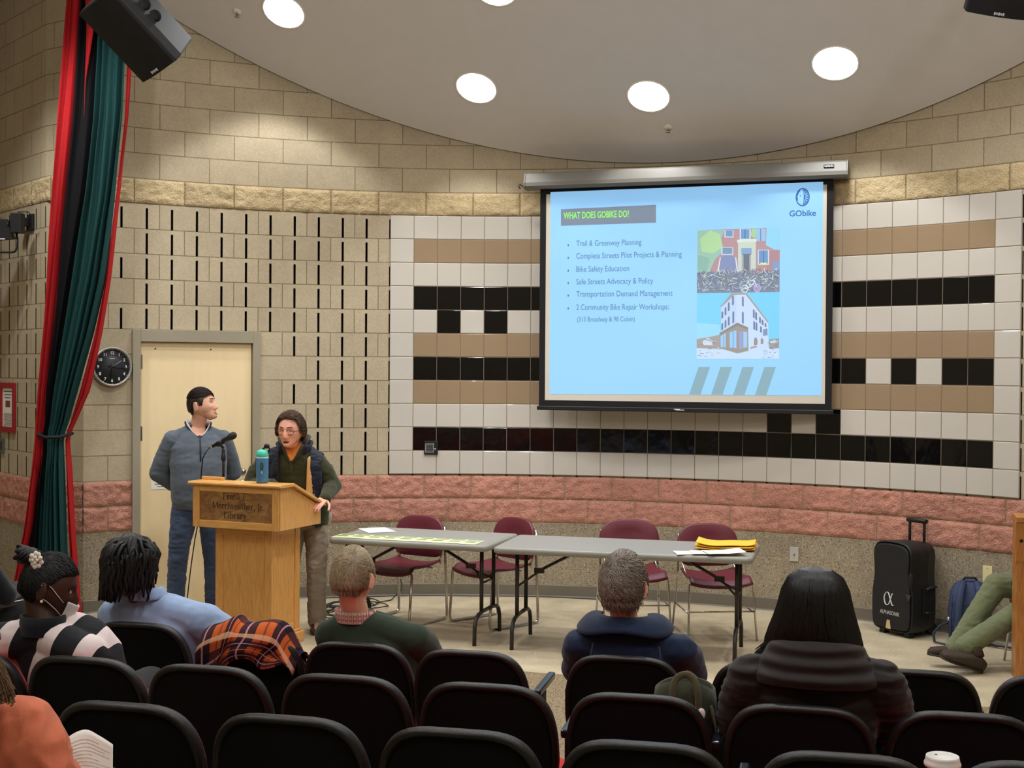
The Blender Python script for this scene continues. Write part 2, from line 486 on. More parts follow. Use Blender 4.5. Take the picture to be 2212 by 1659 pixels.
# plain remaining walls, floor, ceilings
PAINT = pm('painted_block', rgb(170, 156, 130), 0.9, 0.08, 3.0, 0.15, 40)
mb = MB()
pr = wall_pt(CR, 0)
def wallquad(a, b, z1=5.3): mb.add([(a[0], a[1], 0), (b[0], b[1], 0), (b[0], b[1], z1), (a[0], a[1], z1)], [(0, 1, 2, 3)])
wallquad(pr, (5.0, 6.6)); wallquad((5.0, 6.6), (5.0, -2.0))
struct(ob('wall_right', mb, PAINT))
mb = MB(); wallquad((5.0, -2.0), (-5.6, -2.0)); struct(ob('wall_rear', mb, PAINT))
mb = MB(); wallquad((-5.6, -2.0), (-5.6, 12.4)); wallquad((-5.6, 12.4), (-4.95, 11.75)); struct(ob('wall_side', mb, PAINT))

m, nt, b = nmat('floor_tile')            # mottled beige composition floor
tc = N(nt, 'ShaderNodeTexCoord')
n1 = N(nt, 'ShaderNodeTexNoise'); n1.inputs['Scale'].default_value = 55; n1.inputs['Detail'].default_value = 5; L(nt, tc.outputs['Object'], n1.inputs['Vector'])
n2 = N(nt, 'ShaderNodeTexNoise'); n2.inputs['Scale'].default_value = 4; n2.inputs['Detail'].default_value = 6; L(nt, tc.outputs['Object'], n2.inputs['Vector'])
ad = N(nt, 'ShaderNodeMath'); ad.operation = 'ADD'; L(nt, n1.outputs[0], ad.inputs[0]); L(nt, n2.outputs[0], ad.inputs[1])
cr = N(nt, 'ShaderNodeValToRGB'); cr.color_ramp.elements[0].position = 0.35; cr.color_ramp.elements[1].position = 0.68
hf = N(nt, 'ShaderNodeMath'); hf.operation = 'MULTIPLY'; hf.inputs[1].default_value = 0.5; L(nt, ad.outputs[0], hf.inputs[0])
cr.color_ramp.elements[0].color = rgb(164, 151, 125); cr.color_ramp.elements[1].color = rgb(202, 189, 160)
L(nt, hf.outputs[0], cr.inputs[0]); L(nt, cr.outputs[0], b.inputs['Base Color'])
b.inputs['Roughness'].default_value = 0.42; b.inputs['Specular IOR Level'].default_value = 0.3
FLOORM = m
def carpet_y(x): return 8.36 - 0.30 * x
def ramp(x, y): return max(0.0, (5.3 - (y + 0.235 * x)) * 0.088)
mb = MB()
mb.add([(-5.6, carpet_y(-5.6), 0), (5.0, carpet_y(5.0), 0), (5.0, 12.6, 0), (-5.6, 12.6, 0)], [(0, 1, 2, 3)])
struct(ob('floor', mb, FLOORM))
m, nt, b = nmat('carpet_loop')
tc = N(nt, 'ShaderNodeTexCoord')
vo = N(nt, 'ShaderNodeTexVoronoi'); vo.inputs['Scale'].default_value = 140; L(nt, tc.outputs['Object'], vo.inputs['Vector'])
cr = N(nt, 'ShaderNodeValToRGB'); cr.color_ramp.elements[0].color = rgb(176, 158, 124); cr.color_ramp.elements[1].color = rgb(96, 80, 58)
cr.color_ramp.elements[1].position = 0.75
L(nt, vo.outputs['Distance'], cr.inputs[0]); L(nt, cr.outputs[0], b.inputs['Base Color']); b.inputs['Roughness'].default_value = 0.95
bp = N(nt, 'ShaderNodeBump'); bp.inputs['Strength'].default_value = 0.6; bp.inputs['Distance'].default_value = 0.006; bp.invert = True
L(nt, vo.outputs['Distance'], bp.inputs['Height']); L(nt, bp.outputs[0], b.inputs['Normal'])
mb = MB()
mb.grid(lambda u, v: (lambda x, y: Vector((x, y, ramp(x, y))))(-5.6 + 10.6 * u, -2 + (carpet_y(-5.6 + 10.6 * u) + 2) * v), 8, 60)
struct(ob('floor_carpet', mb, m))

PLASTER = pm('ceiling_plaster', rgb(214, 211, 208), 0.85, 0.04, 6.0, 0.2, 160)
def ceil_grid():
    mb = MB(); n = 60
    def fn(u, v):
        c = CL - 1.5 + (CR - CL + 1.5) * u
        p = wall_pt(c, 0, 0.02)
        if c < CL: p = wall_pt(CL, 0, 0.02) + Vector((-(CL - c) * U, 0.05 * (CL - c), 0))
        y0 = p.y; y1 = (10.73 - 0.216 * p.x - 5.25) / 0.62
        y1 = min(y1, y0)
        y = y0 + (y1 - y0) * v
        return Vector((p.x, y, ceil_z(p.x, y)))
    mb.grid(fn, n, 8, smooth=False)
    return mb
struct(ob('ceiling_slope', ceil_grid(), PLASTER, solid=0.0))
mb = MB()
nn = 40; vs = []
for i in range(nn + 1):
    x = -5.7 + 10.8 * i / nn
    vs += [(x, -2.1, 5.25), (x, max((10.73 - 0.216 * x - 5.25) / 0.62 + 0.0, 0) if x > -3.5 else 12.6, 5.25)]
mb.add(vs, [(2 * i, 2 * i + 1, 2 * i + 3, 2 * i + 2) for i in range(nn)])
struct(ob('ceiling', mb, PLASTER))

# vinyl baseboard along the curved wall
BASEM = pm('baseboard_vinyl', rgb(104, 98, 86), 0.5, 0.06)
mb = MB()
def baseb(c0, c1, n, P):
    rings = []
    for i in range(n + 1):
        c = c0 + (c1 - c0) * i / n
        rings.append([P(c, 0.0, 0.001), P(c, 0.0, 0.018), P(c, 0.012, 0.011), P(c, 0.098, 0.008), P(c, 0.104, 0.001)])
    mb.loft(rings, smooth=False)
baseb(-5.4, CR, 80, lambda c, z, d: wall_pt(c, z, d)); baseb(CL, -10.6, 6, lambda c, z, d: wall_pt(c, z, d))
struct(ob('baseboard_back', mb, BASEM))
mb = MB(); baseb(0.1, nlw, 20, PLW); struct(ob('baseboard_left', mb, BASEM))

# ------------------------------------------------------------------ glazed tile panel
def glaze(name, col, var=0.03):
    m, nt, b = nmat(name)
    tc = N(nt, 'ShaderNodeTexCoord'); nz1 = N(nt, 'ShaderNodeTexNoise'); nz1.inputs['Scale'].default_value = 90; nz1.inputs['Detail'].default_value = 3
    L(nt, tc.outputs['Object'], nz1.inputs['Vector'])
    mx = N(nt, 'ShaderNodeMix'); mx.data_type = 'RGBA'
    mx.inputs[6].default_value = tuple(c * (1 - var) for c in col[:3]) + (1,); mx.inputs[7].default_value = tuple(min(1, c * (1 + var)) for c in col[:3]) + (1,)
    L(nt, nz1.outputs[0], mx.inputs[0]); L(nt, mx.outputs[2], b.inputs['Base Color'])
    b.inputs['Roughness'].default_value = 0.09; b.inputs['Specular IOR Level'].default_value = 0.5
    n2 = N(nt, 'ShaderNodeTexNoise'); n2.inputs['Scale'].default_value = 7; n2.inputs['Detail'].default_value = 2; L(nt, tc.outputs['Object'], n2.inputs['Vector'])
    bp = N(nt, 'ShaderNodeBump'); bp.inputs['Strength'].default_value = 0.10; bp.inputs['Distance'].default_value = 0.02
    L(nt, n2.outputs[0], bp.inputs['Height']); L(nt, bp.outputs[0], b.inputs['Normal'])
    return m
TW = glaze('white_glaze', rgb(196, 190, 180)); TT = glaze('tan_glaze', rgb(150, 128, 102), 0.06); TK = glaze('black_glaze', rgb(7, 7, 8))
GROUT = pm('grout', rgb(120, 108, 90), 0.9, 0.1); GROUTK = pm('grout_light', rgb(190, 180, 160), 0.9, 0.1)
rnd = random.Random(3)
mb = MB()
T0 = ZO + 5 * U + 0.008; CH = (11 * U - 0.008) / 11
def tile_kind(r, c):
    if c in (0, 25) or r in (0, 2, 10): return 0
    if r in (1, 5, 7): return 1
    if r in (3, 9): return 2
    if r == 4: return 2 if c in (2, 4) else 0
    if r == 6: return 0 if c in (20, 22) else 2
    if r == 8: return 2 if c in (16, 18) else 0
    return 0
for r in range(11):
    z1 = T0 + (11 - r) * CH; z0 = z1 - CH
    for c in range(26):
        k = tile_kind(r, c); g = 0.0016; e = 0.0045
        ca, cb = c + g / U, c + 1 - g / U; za, zb = z0 + g, z1 - g
        tl = [rnd.uniform(-.0006, .0006) for _ in range(4)]
        o = [wall_pt(ca, za, .012), wall_pt(cb, za, .012), wall_pt(cb, zb, .012), wall_pt(ca, zb, .012)]
        ea = e / U
        i_ = [wall_pt(ca + ea, za + e, .0155 + tl[0]), wall_pt(cb - ea, za + e, .0155 + tl[1]), wall_pt(cb - ea, zb - e, .0155 + tl[2]), wall_pt(ca + ea, zb - e, .0155 + tl[3])]
        cen = wall_pt((ca + cb) / 2, (za + zb) / 2, .0163)
        mb.add(o + i_ + [cen], [(0, 1, 5, 4), (1, 2, 6, 5), (2, 3, 7, 6), (3, 0, 4, 7), (4, 5, 8), (5, 6, 8), (6, 7, 8), (7, 4, 8)], k, False)
for c in range(26):                       # backing that shows as the joints
    a, b_ = wall_pt(c, T0, .0125), wall_pt(c + 1, T0, .0125)
    up = Vector((0, 0, 11 * CH))
    mb.add([a, b_, b_ + up, a + up], [(0, 1, 2, 3)], 3)
    a2, b2 = wall_pt(c, T0, 0.0), wall_pt(c + 1, T0, 0.0)
    mb.add([a2, b2, b_, a], [(0, 1, 2, 3)], 3); mb.add([a2 + up, b2 + up, b_ + up, a + up], [(3, 2, 1, 0)], 3)
for c in (0, 26):
    mb.add([wall_pt(c, T0, 0), wall_pt(c, T0, .0125), wall_pt(c, T0 + 11 * CH, .0125), wall_pt(c, T0 + 11 * CH, 0)], [(0, 1, 2, 3)], 0)
for c in range(1, 26):                    # little open joints under the lowest row
    mb.add([wall_pt(c - .05, T0 - .012, .0085), wall_pt(c + .05, T0 - .012, .0085), wall_pt(c + .05, T0 - .001, .0085), wall_pt(c - .05, T0 - .001, .0085)], [(0, 1, 2, 3)], 4)
struct(ob('wall_tiling', mb, [TW, TT, TK, GROUT, SLOTM]), 'glazed white, tan and black wall tiling around the projection screen')

# ------------------------------------------------------------------ door
FRM = pm('door_frame_paint', rgb(150, 142, 122), 0.45, 0.05); DOORM = pm('door_maple', rgb(234, 211, 166), 0.5, 0.05, 3.0, 0.03, 60, stretch=(6, 6, 0.6))
STEEL = pm('brushed_steel', rgb(150, 142, 130), 0.32, 0.1, 40, metal=1.0); BLACKP = pm('black_plastic', rgb(22, 22, 23), 0.45, 0.15)
ca, cb = -10.5, -5.5
A, B = wall_pt(ca, 0), wall_pt(cb, 0)
DM = frame(A, B - A, (0, 0, 1))           # local: x along the opening, y up, z out into the room
DW = (B - A).length; DH = ZO + 11 * U
mb = MB(); t = 0.05
for x0, x1, y0, y1 in ((-0.012, t, 0, DH), (DW - t, DW + 0.012, 0, DH), (t, DW - t, DH - 0.1, DH)):
    mb.box(((x0 + x1) / 2, (y0 + y1) / 2, -0.04), (x1 - x0, y1 - y0, 0.16), DM)
for x0, x1, y0, y1 in ((t, t + .016, 0, DH - .1), (DW - t - .016, DW - t, 0, DH - .1), (t, DW - t, DH - .116, DH - .1)):
    mb.box(((x0 + x1) / 2, (y0 + y1) / 2, -0.085), (x1 - x0, y1 - y0, 0.05), DM)
dfr = struct(ob('door_frame', mb, FRM, bevel=.003))
droot = bpy.data.objects.new('door_1', None); COL.objects.link(droot); struct(droot, 'pale maple door in a grey frame beside the round clock')
dfr.parent = droot
mb = MB(); mb.box((DW / 2, (DH - .1) / 2 + .004, -0.022), (DW - 2 * t - .008, DH - .1 - .012, 0.044), DM)
for px, py in ((343, 754), (465, 755)): pass
slab = ob('door_leaf', mb, DOORM, droot, bevel=.002)
for zc in (2.0, 1.42, 0.3):
    mb = MB(); mb.tube([(t - .004, zc - .06, .006), (t - .004, zc + .06, .006)], .008, 10, 0, DM); mb.box((t + .004, zc, .001), (.03, .115, .003), DM)
    ob('hinge', mb, STEEL, droot)
hx, hz = DW - t - .075, 0.985
mb = MB()
mb.lathe([(.036, 0), (.036, .007), (.03, .012), (.014, .014), (.014, .05)], 24, DM @ Matrix.Translation((hx, hz, 0)))
mb.tube([(hx, hz, .047), (hx - .03, hz, .05), (hx - .11, hz - .004, .05), (hx - .125, hz - .004, .046)], [.012, .0115, .0095, .008], 12, 0, DM, flat=((0, 0, 1), .7))
ob('door_lever', mb, STEEL, droot)
mb = MB(); mb.lathe([(.023, 0), (.023, .008), (.017, .016), (.006, .016), (.006, .018)], 20, DM @ Matrix.Translation((hx + .005, hz + .105, 0)))
ob('deadbolt', mb, STEEL, droot)
mb = MB()
for x in (.17, .62): mb.lathe([(.006, 0), (.006, .004), (.003, .005)], 10, DM @ Matrix.Translation((x, DH - .155, 0)))
ob('coat_hook_screw', mb, BLACKP, droot)
# ------------------------------------------------------------------ ceiling fixtures
CANW = pm('can_reflector', rgb(235, 228, 215), 0.35, 0.03); 
CANE = pm('lamp_diffuser', rgb(255, 250, 240), 0.5, 0.01, emit=(1, 0.95, 0.86, 1), estr=14.0)
CX = Vector((1, 0, -0.216)).normalized(); 
can_lbl = ['upper left round downlight above the door', 'second round downlight from the left, above the white tiling', 'middle downlight above the projection screen', 'rightmost round downlight in the sloping ceiling', 'downlight cut by the top edge of the picture']
def can(p, label, nrm=CEIL_N, xax=CX):
    t = thing('ceiling_downlight', label, 'ceiling light', (0, 0, 0), 0, 'round downlights in the sloping ceiling')
    z = nrm; x = xax; y = z.cross(x).normalized(); x = y.cross(z)
    M = Matrix((x, y, z)).transposed().to_4x4(); M.translation = p
    mb = MB(); mb.lathe([(.168, -.001), (.178, .0), (.180, .004), (.172, .007), (.166, .004)], 40, M)
    ob('trim_ring', mb, CANW, t)
    mb = MB(); mb.lathe([(.166, .0035), (.160, .0045), (.09, .006), (.0, .0065)], 40, M)
    ob('diffuser', mb, CANE, t)
for p, l in zip(CAN_POS, can_lbl): can(p, l)
for (px, py), l in (((512, 25), 'small sprinkler head in the ceiling beside the upper left downlight'), ((1443, 275), 'small sprinkler head in the ceiling above the projection screen')):
    p = on_plane(px, py, (0, 10, ceil_z(0, 10)), CEIL_N)
    t = thing('sprinkler_head', l, 'sprinkler', (0, 0, 0), 0, 'ceiling sprinklers')
    z = CEIL_N; y = z.cross(CX).normalized(); M = Matrix((y.cross(z), y, z)).transposed().to_4x4(); M.translation = p
    mb = MB(); mb.lathe([(.036, 0), (.036, .004), (.02, .01), (.012, .012)], 20, M); ob('escutcheon', mb, CANW, t)
    mb = MB(); M2 = Matrix.Translation(p)
    mb.tube([(0, 0, -.005), (0, 0, -.03)], .008, 8, 0, M2); mb.lathe([(.004, -.045), (.018, -.045), (.018, -.042), (.004, -.042)], 12, M2)
    for s in (-1, 1): mb.tube([(0.009 * s, 0, -.025), (.012 * s, 0, -.036), (.004 * s, 0, -.045)], .0025, 6, 0, M2)
    ob('nozzle', mb, STEEL, t)

# ------------------------------------------------------------------ projection screen
SL = Vector((D(1166, 600, 10.88).x, 10.88, 0)); SRt = Vector((D(1799, 600, 10.17).x, 10.17, 0))
sx = (SRt - SL).normalized(); SW = (SRt - SL).length
SN = Vector((sx.y, -sx.x, 0))              # towards the room
SZ0, SZ1 = 1.655, 3.49
SM = frame(SL, sx, (0, 0, 1))              # x along, y up, z towards the room
def S2(px, py, off=0.0):                    # photo point -> local on the screen plane
    p = on_plane(px, py, SL + SN * off, SN)
    q = SM.inverted() @ p
    return (q.x, q.y)
scr = thing('projection_screen', 'large pull-down projection screen showing a pale blue slide, hung over the tiling', 'projection screen')
SCRW = pm('screen_fabric', rgb(205, 198, 184), 0.85, 0.02); SCRB = pm('screen_border', rgb(12, 12, 13), 0.8, 0.1)
HOUS = pm('screen_housing_enamel', rgb(112, 110, 104), 0.5, 0.04)
mb = MB(); mb.box((SW / 2, (SZ0 + SZ1) / 2, -.001), (SW - .10, SZ1 - SZ0 - .02, .002), SM); ob('screen_cloth', mb, SCRW, scr)
mb = MB()
for x0, x1, y0, y1 in ((0, .052, SZ0, SZ1), (SW - .052, SW, SZ0, SZ1), (.052, SW - .052, SZ0, SZ0 + .048), (.052, SW - .052, SZ1 - .055, SZ1)):
    mb.box(((x0 + x1) / 2, (y0 + y1) / 2, -.0005), (x1 - x0, y1 - y0, .003), SM)
ob('border', mb, SCRB, scr)
mb = MB(); mb.box((SW / 2, SZ0 - .018, 0), (SW + .03, .036, .03), SM); 
bar = ob('bottom_bar', mb, BLACKP, scr, bevel=.006)
mb = MB(); mb.box((SW / 2, SZ0 - .018, .0152), (.07, .006, .001), SM); mb.box((SW / 2 - .025, SZ0 - .012, .0152), (.05, .008, .001), SM); ob('nameplate', mb, pm('silver_print', rgb(205, 205, 205), .4, .03), bar)
hl, hr = S2(1137, 394)[0], S2(1833, 361)[0]
mb = MB()
pf = [(-.045, .0), (.07, .0), (.085, .02), (.085, .05), (.06, .125), (.03, .14), (-.045, .14)]   # (z out, y up)
mb.loft([[SM @ Vector((x, SZ1 - .012 + y, z)) for z, y in pf] for x in (hl + .012, hr - .012)], smooth=False)
hs = ob('housing', mb, HOUS, scr, bevel=.004, fix=True)
pf2 = [(z * 1.06, y * 1.04 - .003) for z, y in pf]
for x in (hl, hr - .014):
    mb = MB(); mb.loft([[SM @ Vector((x + d, SZ1 - .012 + y, z)) for z, y in pf2] for d in (0, .014)], smooth=False); ob('end_cap', mb, HOUS, hs, bevel=.003, fix=True)
mb = MB(); mb.box((hr - .145, SZ1 + .075, .079), (.08, .028, .004), SM @ Matrix.Identity(4)); ob('maker_badge', mb, SCRB, hs)
mb = MB(); [mb.box((hr - .175 + .012 * q, SZ1 + .078 - .002 * (q % 2), .082), (.008, .012, .002), SM) for q in range(6)]; ob('badge_print', mb, MATS['silver_print'], hs)
mb = MB(); x = hl - .03; mb.tube([(hl, SZ1 + .02, .01), (x, SZ1 + .02, .01), (x - .025, SZ1 + .035, .01), (x - .035, SZ1 + .02, .01), (x - .02, SZ1 + .0, .01)], .006, 8, 0, SM); ob('wall_hook', mb, BLACKP, hs)

# the projected slide: light from the projector on the cloth
def glow(name, c, s=1.0, base=None):
    return pm(name, tuple(x * .45 for x in (base or c)[:3]) + (1,), 0.9, 0.02, 3.0, emit=c, estr=s)
ES = 0.44
GB = glow('slide_sky_blue', rgb(150, 206, 252), ES); GT = glow('slide_title_grey', rgb(122, 136, 154), ES); GG = glow('slide_green_type', rgb(150, 250, 100), ES)
GX = glow('slide_type', rgb(92, 128, 170), ES); GD = glow('slide_logo_blue', rgb(58, 104, 172), ES); GS = glow('slide_stripe', rgb(136, 170, 184), ES)
def P2(X, Y): return S2(1100 + X / 2.86, 320 + Y / 2.86)
lay = [0.0012]
def flat(mb, pts, mi=0, z=None):
    z = lay[0] if z is None else z
    mb.add([(x, y, z) for x, y in pts], [tuple(range(len(pts)))], mi, False, SM)
sl_root = MB(); flat(sl_root, [P2(255, 272), P2(248, 1519), P2(1929, 1529), P2(1940, 208)])
slide = ob('projected_slide', sl_root, GB, scr)
mb = MB(); lay[0] = .0018; flat(mb, [P2(320, 378), P2(320, 480), P2(907, 460), P2(907, 350)]); ob('title_box', mb, GT, slide)
def slide_text(mb, s, X0, X1, Yb, hpx, mi=0, z=.0024, bold=0.0):
    a = P2(X0, Yb); b_ = P2(X1, Yb); 
    h = abs(P2(X0, Yb - hpx)[1] - a[1])
    vs, fs = text_geo(s, h / 0.70, b_[0] - a[0], 'LEFT', bold)
    mb.add([(a[0] + x, a[1] + y, z) for x, y in vs], fs, mi, False, SM)
mb = MB(); slide_text(mb, 'WHAT DOES GOBIKE DO?', 336, 740, 437, 40, bold=.0012); ob('slide_title', mb, GG, slide)
lines = [('Trail & Greenway Planning', 817, 606), ('Complete Streets Pilot Projects & Planning', 1066, 683), ('Bike Safety Education', 741, 764), ('Safe Streets Advocacy & Policy', 889, 842), ('Transportation Demand Management', 1009, 918), ('2 Community Bike Repair Workshops:', 985, 1000)]
mb = MB()
for i, (s, x1, yb) in enumerate(lines):
    slide_text(mb, s, 415, x1, yb, 35)
    c = P2(365, (600, 678, 757, 834, 911, 990)[i])
    mb.add([(c[0] + .009 * math.cos(a) * .8, c[1] + .010 * math.sin(a), .0024) for a in [2 * PI * k / 14 for k in range(14)]], [tuple(range(14))], 0, False, SM)
slide_text(mb, '(313 Broadway & 98 Colvin)', 420, 776, 1072, 31)
ob('slide_bullets', mb, GX, slide)
mb = MB()
c = P2(1813, 303); rx = (P2(1857, 303)[0] - P2(1770, 303)[0]) / 2; ry = (P2(1813, 247)[1] - P2(1813, 360)[1]) / 2
def ringpts(k, n=36, a0=0, a1=2 * PI): return [(c[0] + rx * k * math.cos(a0 + (a1 - a0) * i / n), c[1] + ry * k * math.sin(a0 + (a1 - a0) * i / n)) for i in range(n + 1)]
def ringband(mb, k0, k1, a0=0, a1=2 * PI, mi=0, z=.0024):
    A, B_ = ringpts(k0, 36, a0, a1), ringpts(k1, 36, a0, a1)
    mb.add([(x, y, z) for x, y in A + B_], [(i, i + 1, 38 + i, 37 + i) for i in range(36)], mi, False, SM)
ringband(mb, .86, 1.0)
def seg(mb, p, q, w, mi=0, z=.0024):
    p, q = Vector(p), Vector(q); d = (q - p).normalized(); n_ = Vector((-d.y, d.x)) * w / 2
    mb.add([(v.x, v.y, z) for v in (p - n_, q - n_, q + n_, p + n_)], [(0, 1, 2, 3)], mi, False, SM)
hub = (c[0] + rx * .12, c[1])
for k in range(7):
    a = R_(-75 + 25 * k); seg(mb, hub, (c[0] + rx * .88 * math.cos(a), c[1] + ry * .88 * math.sin(a)), .006)
    b2 = R_(-75 + 25 * k + 12); m_ = (c[0] + rx * .62 * math.cos(a), c[1] + ry * .62 * math.sin(a)); seg(mb, m_, (c[0] + rx * .88 * math.cos(b2), c[1] + ry * .88 * math.sin(b2)), .004)
    seg(mb, m_, (c[0] + rx * .88 * math.cos(2 * a - b2), c[1] + ry * .88 * math.sin(2 * a - b2)), .004)
# left half of the emblem: dark backing and the light head shape with a notched rim
mb.add([(x, y, .0023) for x, y in ringpts(.9, 24, PI * .62, PI * 1.18)] , [tuple(range(25))], 0, False, SM)
head = [(.10, .55), (-.1, .62), (-.32, .5), (-.42, .62), (-.55, .5), (-.62, .3), (-.74, .12), (-.7, -.15), (-.58, -.3), (-.5, -.52), (-.36, -.62), (-.3, -.5), (-.2, -.72), (-.1, -.55), (.02, -.68), (.12, -.5), (.16, 0)]
mb.add([(c[0] + rx * x, c[1] + ry * y, .0027) for x, y in head], [tuple(range(len(head)))], 1, False, SM)
mb.add([(c[0] + rx * (-.34 + .07 * math.cos(a)), c[1] + ry * (.16 + .09 * math.sin(a)), .003) for a in [2 * PI * k / 10 for k in range(10)]], [tuple(range(10))], 0, False, SM)
slide_text(mb, 'GObike', 1731, 1895, 422, 36, bold=.001)
ob('slide_logo', mb, [GD, GB], slide)
mb = MB(); lay[0] = .0018
for i in range(4):
    o = i * 135.5
    flat(mb, [P2(1170 + o, 1352), P2(1112 + o, 1521 + i * 1.5), P2(1182 + o, 1522 + i * 1.5), P2(1241 + o, 1352)])
ob('slide_stripes', mb, GS, slide)
# the two photographs on the slide
pc = {}
def gm(r, g, b):
    k = tuple(int(.72 * a + .28 * w) for a, w in zip((r, g, b), (160, 210, 252)))
    if k not in pc: pc[k] = glow('slide_photo_%d_%d_%d' % k, rgb(*k), ES * .97)
    return pc[k]
def photo(name, polys, strokes=()):
    mats = []; mb = MB(); z = .0018
    def mi(c):
        m = gm(*c)
        if m not in mats: mats.append(m)
        return mats.index(m)
    for i, (c, pts) in enumerate(polys):
        flat(mb, [P2(*p) for p in pts], mi(c), z + i * .00002)
    for c, a, b_, w in strokes: seg(mb, P2(*a), P2(*b_), w, mi(c), z + len(polys) * .00002 + .0001)
    ob(name, mb, mats, slide)
def rect(x0, y0, x1, y1, k=0.0): return [(x0, y0), (x0, y1), (x1, y1 - k), (x1, y0 - k)]
rn = random.Random(5)
BR = (184, 122, 116); WN = (96, 130, 176); FRW = (206, 212, 220)
polys = [(BR, [(1163, 508), (1160, 896), (1670, 888), (1673, 490)]),
         ((140, 205, 245), [(1590, 493), (1586, 600), (1640, 628), (1672, 630), (1673, 490)]),
         ((176, 110, 106), [(1590, 640), (1590, 760), (1671, 760), (1672, 628)]),
         ((150, 186, 150), [(1163, 508), (1161, 790), (1235, 770), (1270, 690), (1320, 640), (1310, 560), (1330, 505)]),
         ((178, 214, 128), [(1180, 560), (1190, 640), (1260, 650), (1320, 610), (1300, 530), (1240, 508)]),
         ((132, 168, 140), [(1165, 660), (1163, 780), (1220, 772), (1240, 680)]),
         ((158, 200, 130), [(1500, 498), (1490, 540), (1520, 560), (1545, 500)]),
         (FRW, rect(1330, 508, 1386, 552)), (WN, rect(1338, 510, 1380, 546)),
         (FRW, rect(1424, 500, 1492, 566)), (WN, rect(1432, 502, 1484, 560)), ((60, 84, 120), rect(1454, 502, 1460, 560)),
         ((150, 180, 214), rect(1528, 498, 1584, 574)), ((84, 116, 166), rect(1550, 500, 1556, 574)),
         ((206, 206, 178), [(1414, 580), (1414, 760), (1524, 756), (1524, 572)]),
         ((224, 224, 196), [(1408, 566), (1408, 584), (1528, 578), (1528, 560)]),
         ((120, 150, 180), rect(1434, 618, 1498, 654)), ((92, 84, 92), rect(1438, 654, 1494, 770)), ((168, 158, 150), rect(1436, 660, 1448, 770)), ((168, 158, 150), rect(1484, 660, 1494, 770)),
         (FRW, rect(1310, 612, 1384, 660)), ((110, 128, 156), rect(1318, 616, 1378, 654)),
         ((124, 122, 160), [(1290, 760), (1306, 676), (1340, 660), (1384, 666), (1404, 700), (1412, 760)]),
         ((232, 236, 240), [(1286, 762), (1302, 676), (1308, 676), (1293, 762)]), ((232, 236, 240), [(1406, 760), (1396, 676), (1402, 676), (1414, 760)]),
         (FRW, rect(1536, 628, 1606, 722)), (WN, rect(1542, 632, 1598, 714)), ((60, 84, 120), rect(1568, 632, 1574, 714)), ((230, 236, 110), rect(1552, 708, 1592, 720)),
         ((120, 136, 176), rect(1628, 700, 1670, 760)),
         ((112, 106, 120), [(1160, 770), (1160, 896), (1670, 888), (1670, 752), (1500, 772), (1330, 760)])]
strokes = []
for i in range(420):
    x = rn.uniform(1162, 1664); y = rn.uniform(752, 884) - (x - 1160) * .012
    a = rn.uniform(0, PI); l = rn.uniform(8, 34)
    c = rn.choice([(232, 238, 236), (70, 66, 78), (206, 214, 206), (90, 86, 100), (216, 222, 150), (150, 150, 165), (58, 56, 66)])
    xa, ya = x + math.cos(a) * l / 2, y + math.sin(a) * l / 2; xb, yb = 2 * x - xa, 2 * y - ya
    f_ = lambda xx, yy: (min(max(xx, 1163), 1668), min(max(yy, 740), 886))
    strokes.append((c, f_(xa, ya), f_(xb, yb), rn.uniform(.002, .0045)))
def wheel(cx, cy, r, c, w=.004):
    for k in range(16):
        a, b_ = 2 * PI * k / 16, 2 * PI * (k + 1) / 16
        strokes.append((c, (cx + r * .85 * math.cos(a), cy + r * math.sin(a)), (cx + r * .85 * math.cos(b_), cy + r * math.sin(b_)), w))
wheel(1456, 868, 22, (240, 244, 250), .006); wheel(1532, 864, 24, (214, 170, 226), .007); wheel(1532, 864, 14, (196, 150, 216), .008)
for a, b_ in (((1456, 868), (1476, 822)), ((1476, 822), (1516, 818)), ((1516, 818), (1532, 862)), ((1456, 868), (1490, 858)), ((1490, 858), (1520, 822)), ((1500, 812), (1524, 806)), ((1476, 822), (1490, 858))): strokes.append(((240, 244, 250), a, b_, .006))
photo('slide_photograph', polys, strokes)
SKY = (112, 202, 248); LFT = (196, 208, 240); RGT = (206, 218, 246); BRN = (160, 140, 122); GL = (150, 196, 236); DK = (96, 96, 128)
polys = [(SKY, [(1160, 897), (1158, 1302), (1667, 1302), (1670, 891)]),
         ((150, 214, 250), [(1159, 1080), (1158, 1240), (1320, 1240), (1300, 1090)]),
         ((206, 222, 246), [(1158, 1236), (1158, 1302), (1667, 1302), (1668, 1236), (1560, 1222), (1300, 1230)]),
         (BRN, [(1158, 1180), (1158, 1236), (1310, 1240), (1310, 1150), (1250, 1164)]), ((214, 214, 226), [(1196, 1216), (1196, 1192), (1226, 1170), (1256, 1190), (1256, 1218)]),
         ((150, 130, 120), [(1606, 1180), (1606, 1240), (1667, 1236), (1668, 1176)]), ((220, 226, 240), rect(1612, 1192, 1650, 1204)),
         (BRN, [(1330, 950), (1372, 896), (1468, 896), (1600, 1070), (1600, 1086), (1460, 912), (1390, 912), (1306, 984), (1306, 972)]),
         (LFT, [(1308, 986), (1390, 908), (1404, 908), (1404, 1090), (1310, 1140)]),
         (RGT, [(1404, 906), (1462, 906), (1600, 1084), (1602, 1226), (1476, 1252), (1404, 1100)])]
for x, y0, y1 in ((1316, 1012, 1054), (1336, 986, 1034), (1356, 956, 1008), (1382, 916, 972), (1316, 1084, 1126), (1336, 1066, 1112), (1356, 1044, 1098), (1384, 1012, 1084)):
    polys.append((DK, [(x - 5, y0 + 6), (x - 5, y1), (x + 6, y1 - 6), (x + 6, y0), (x, y0 - 6)]))
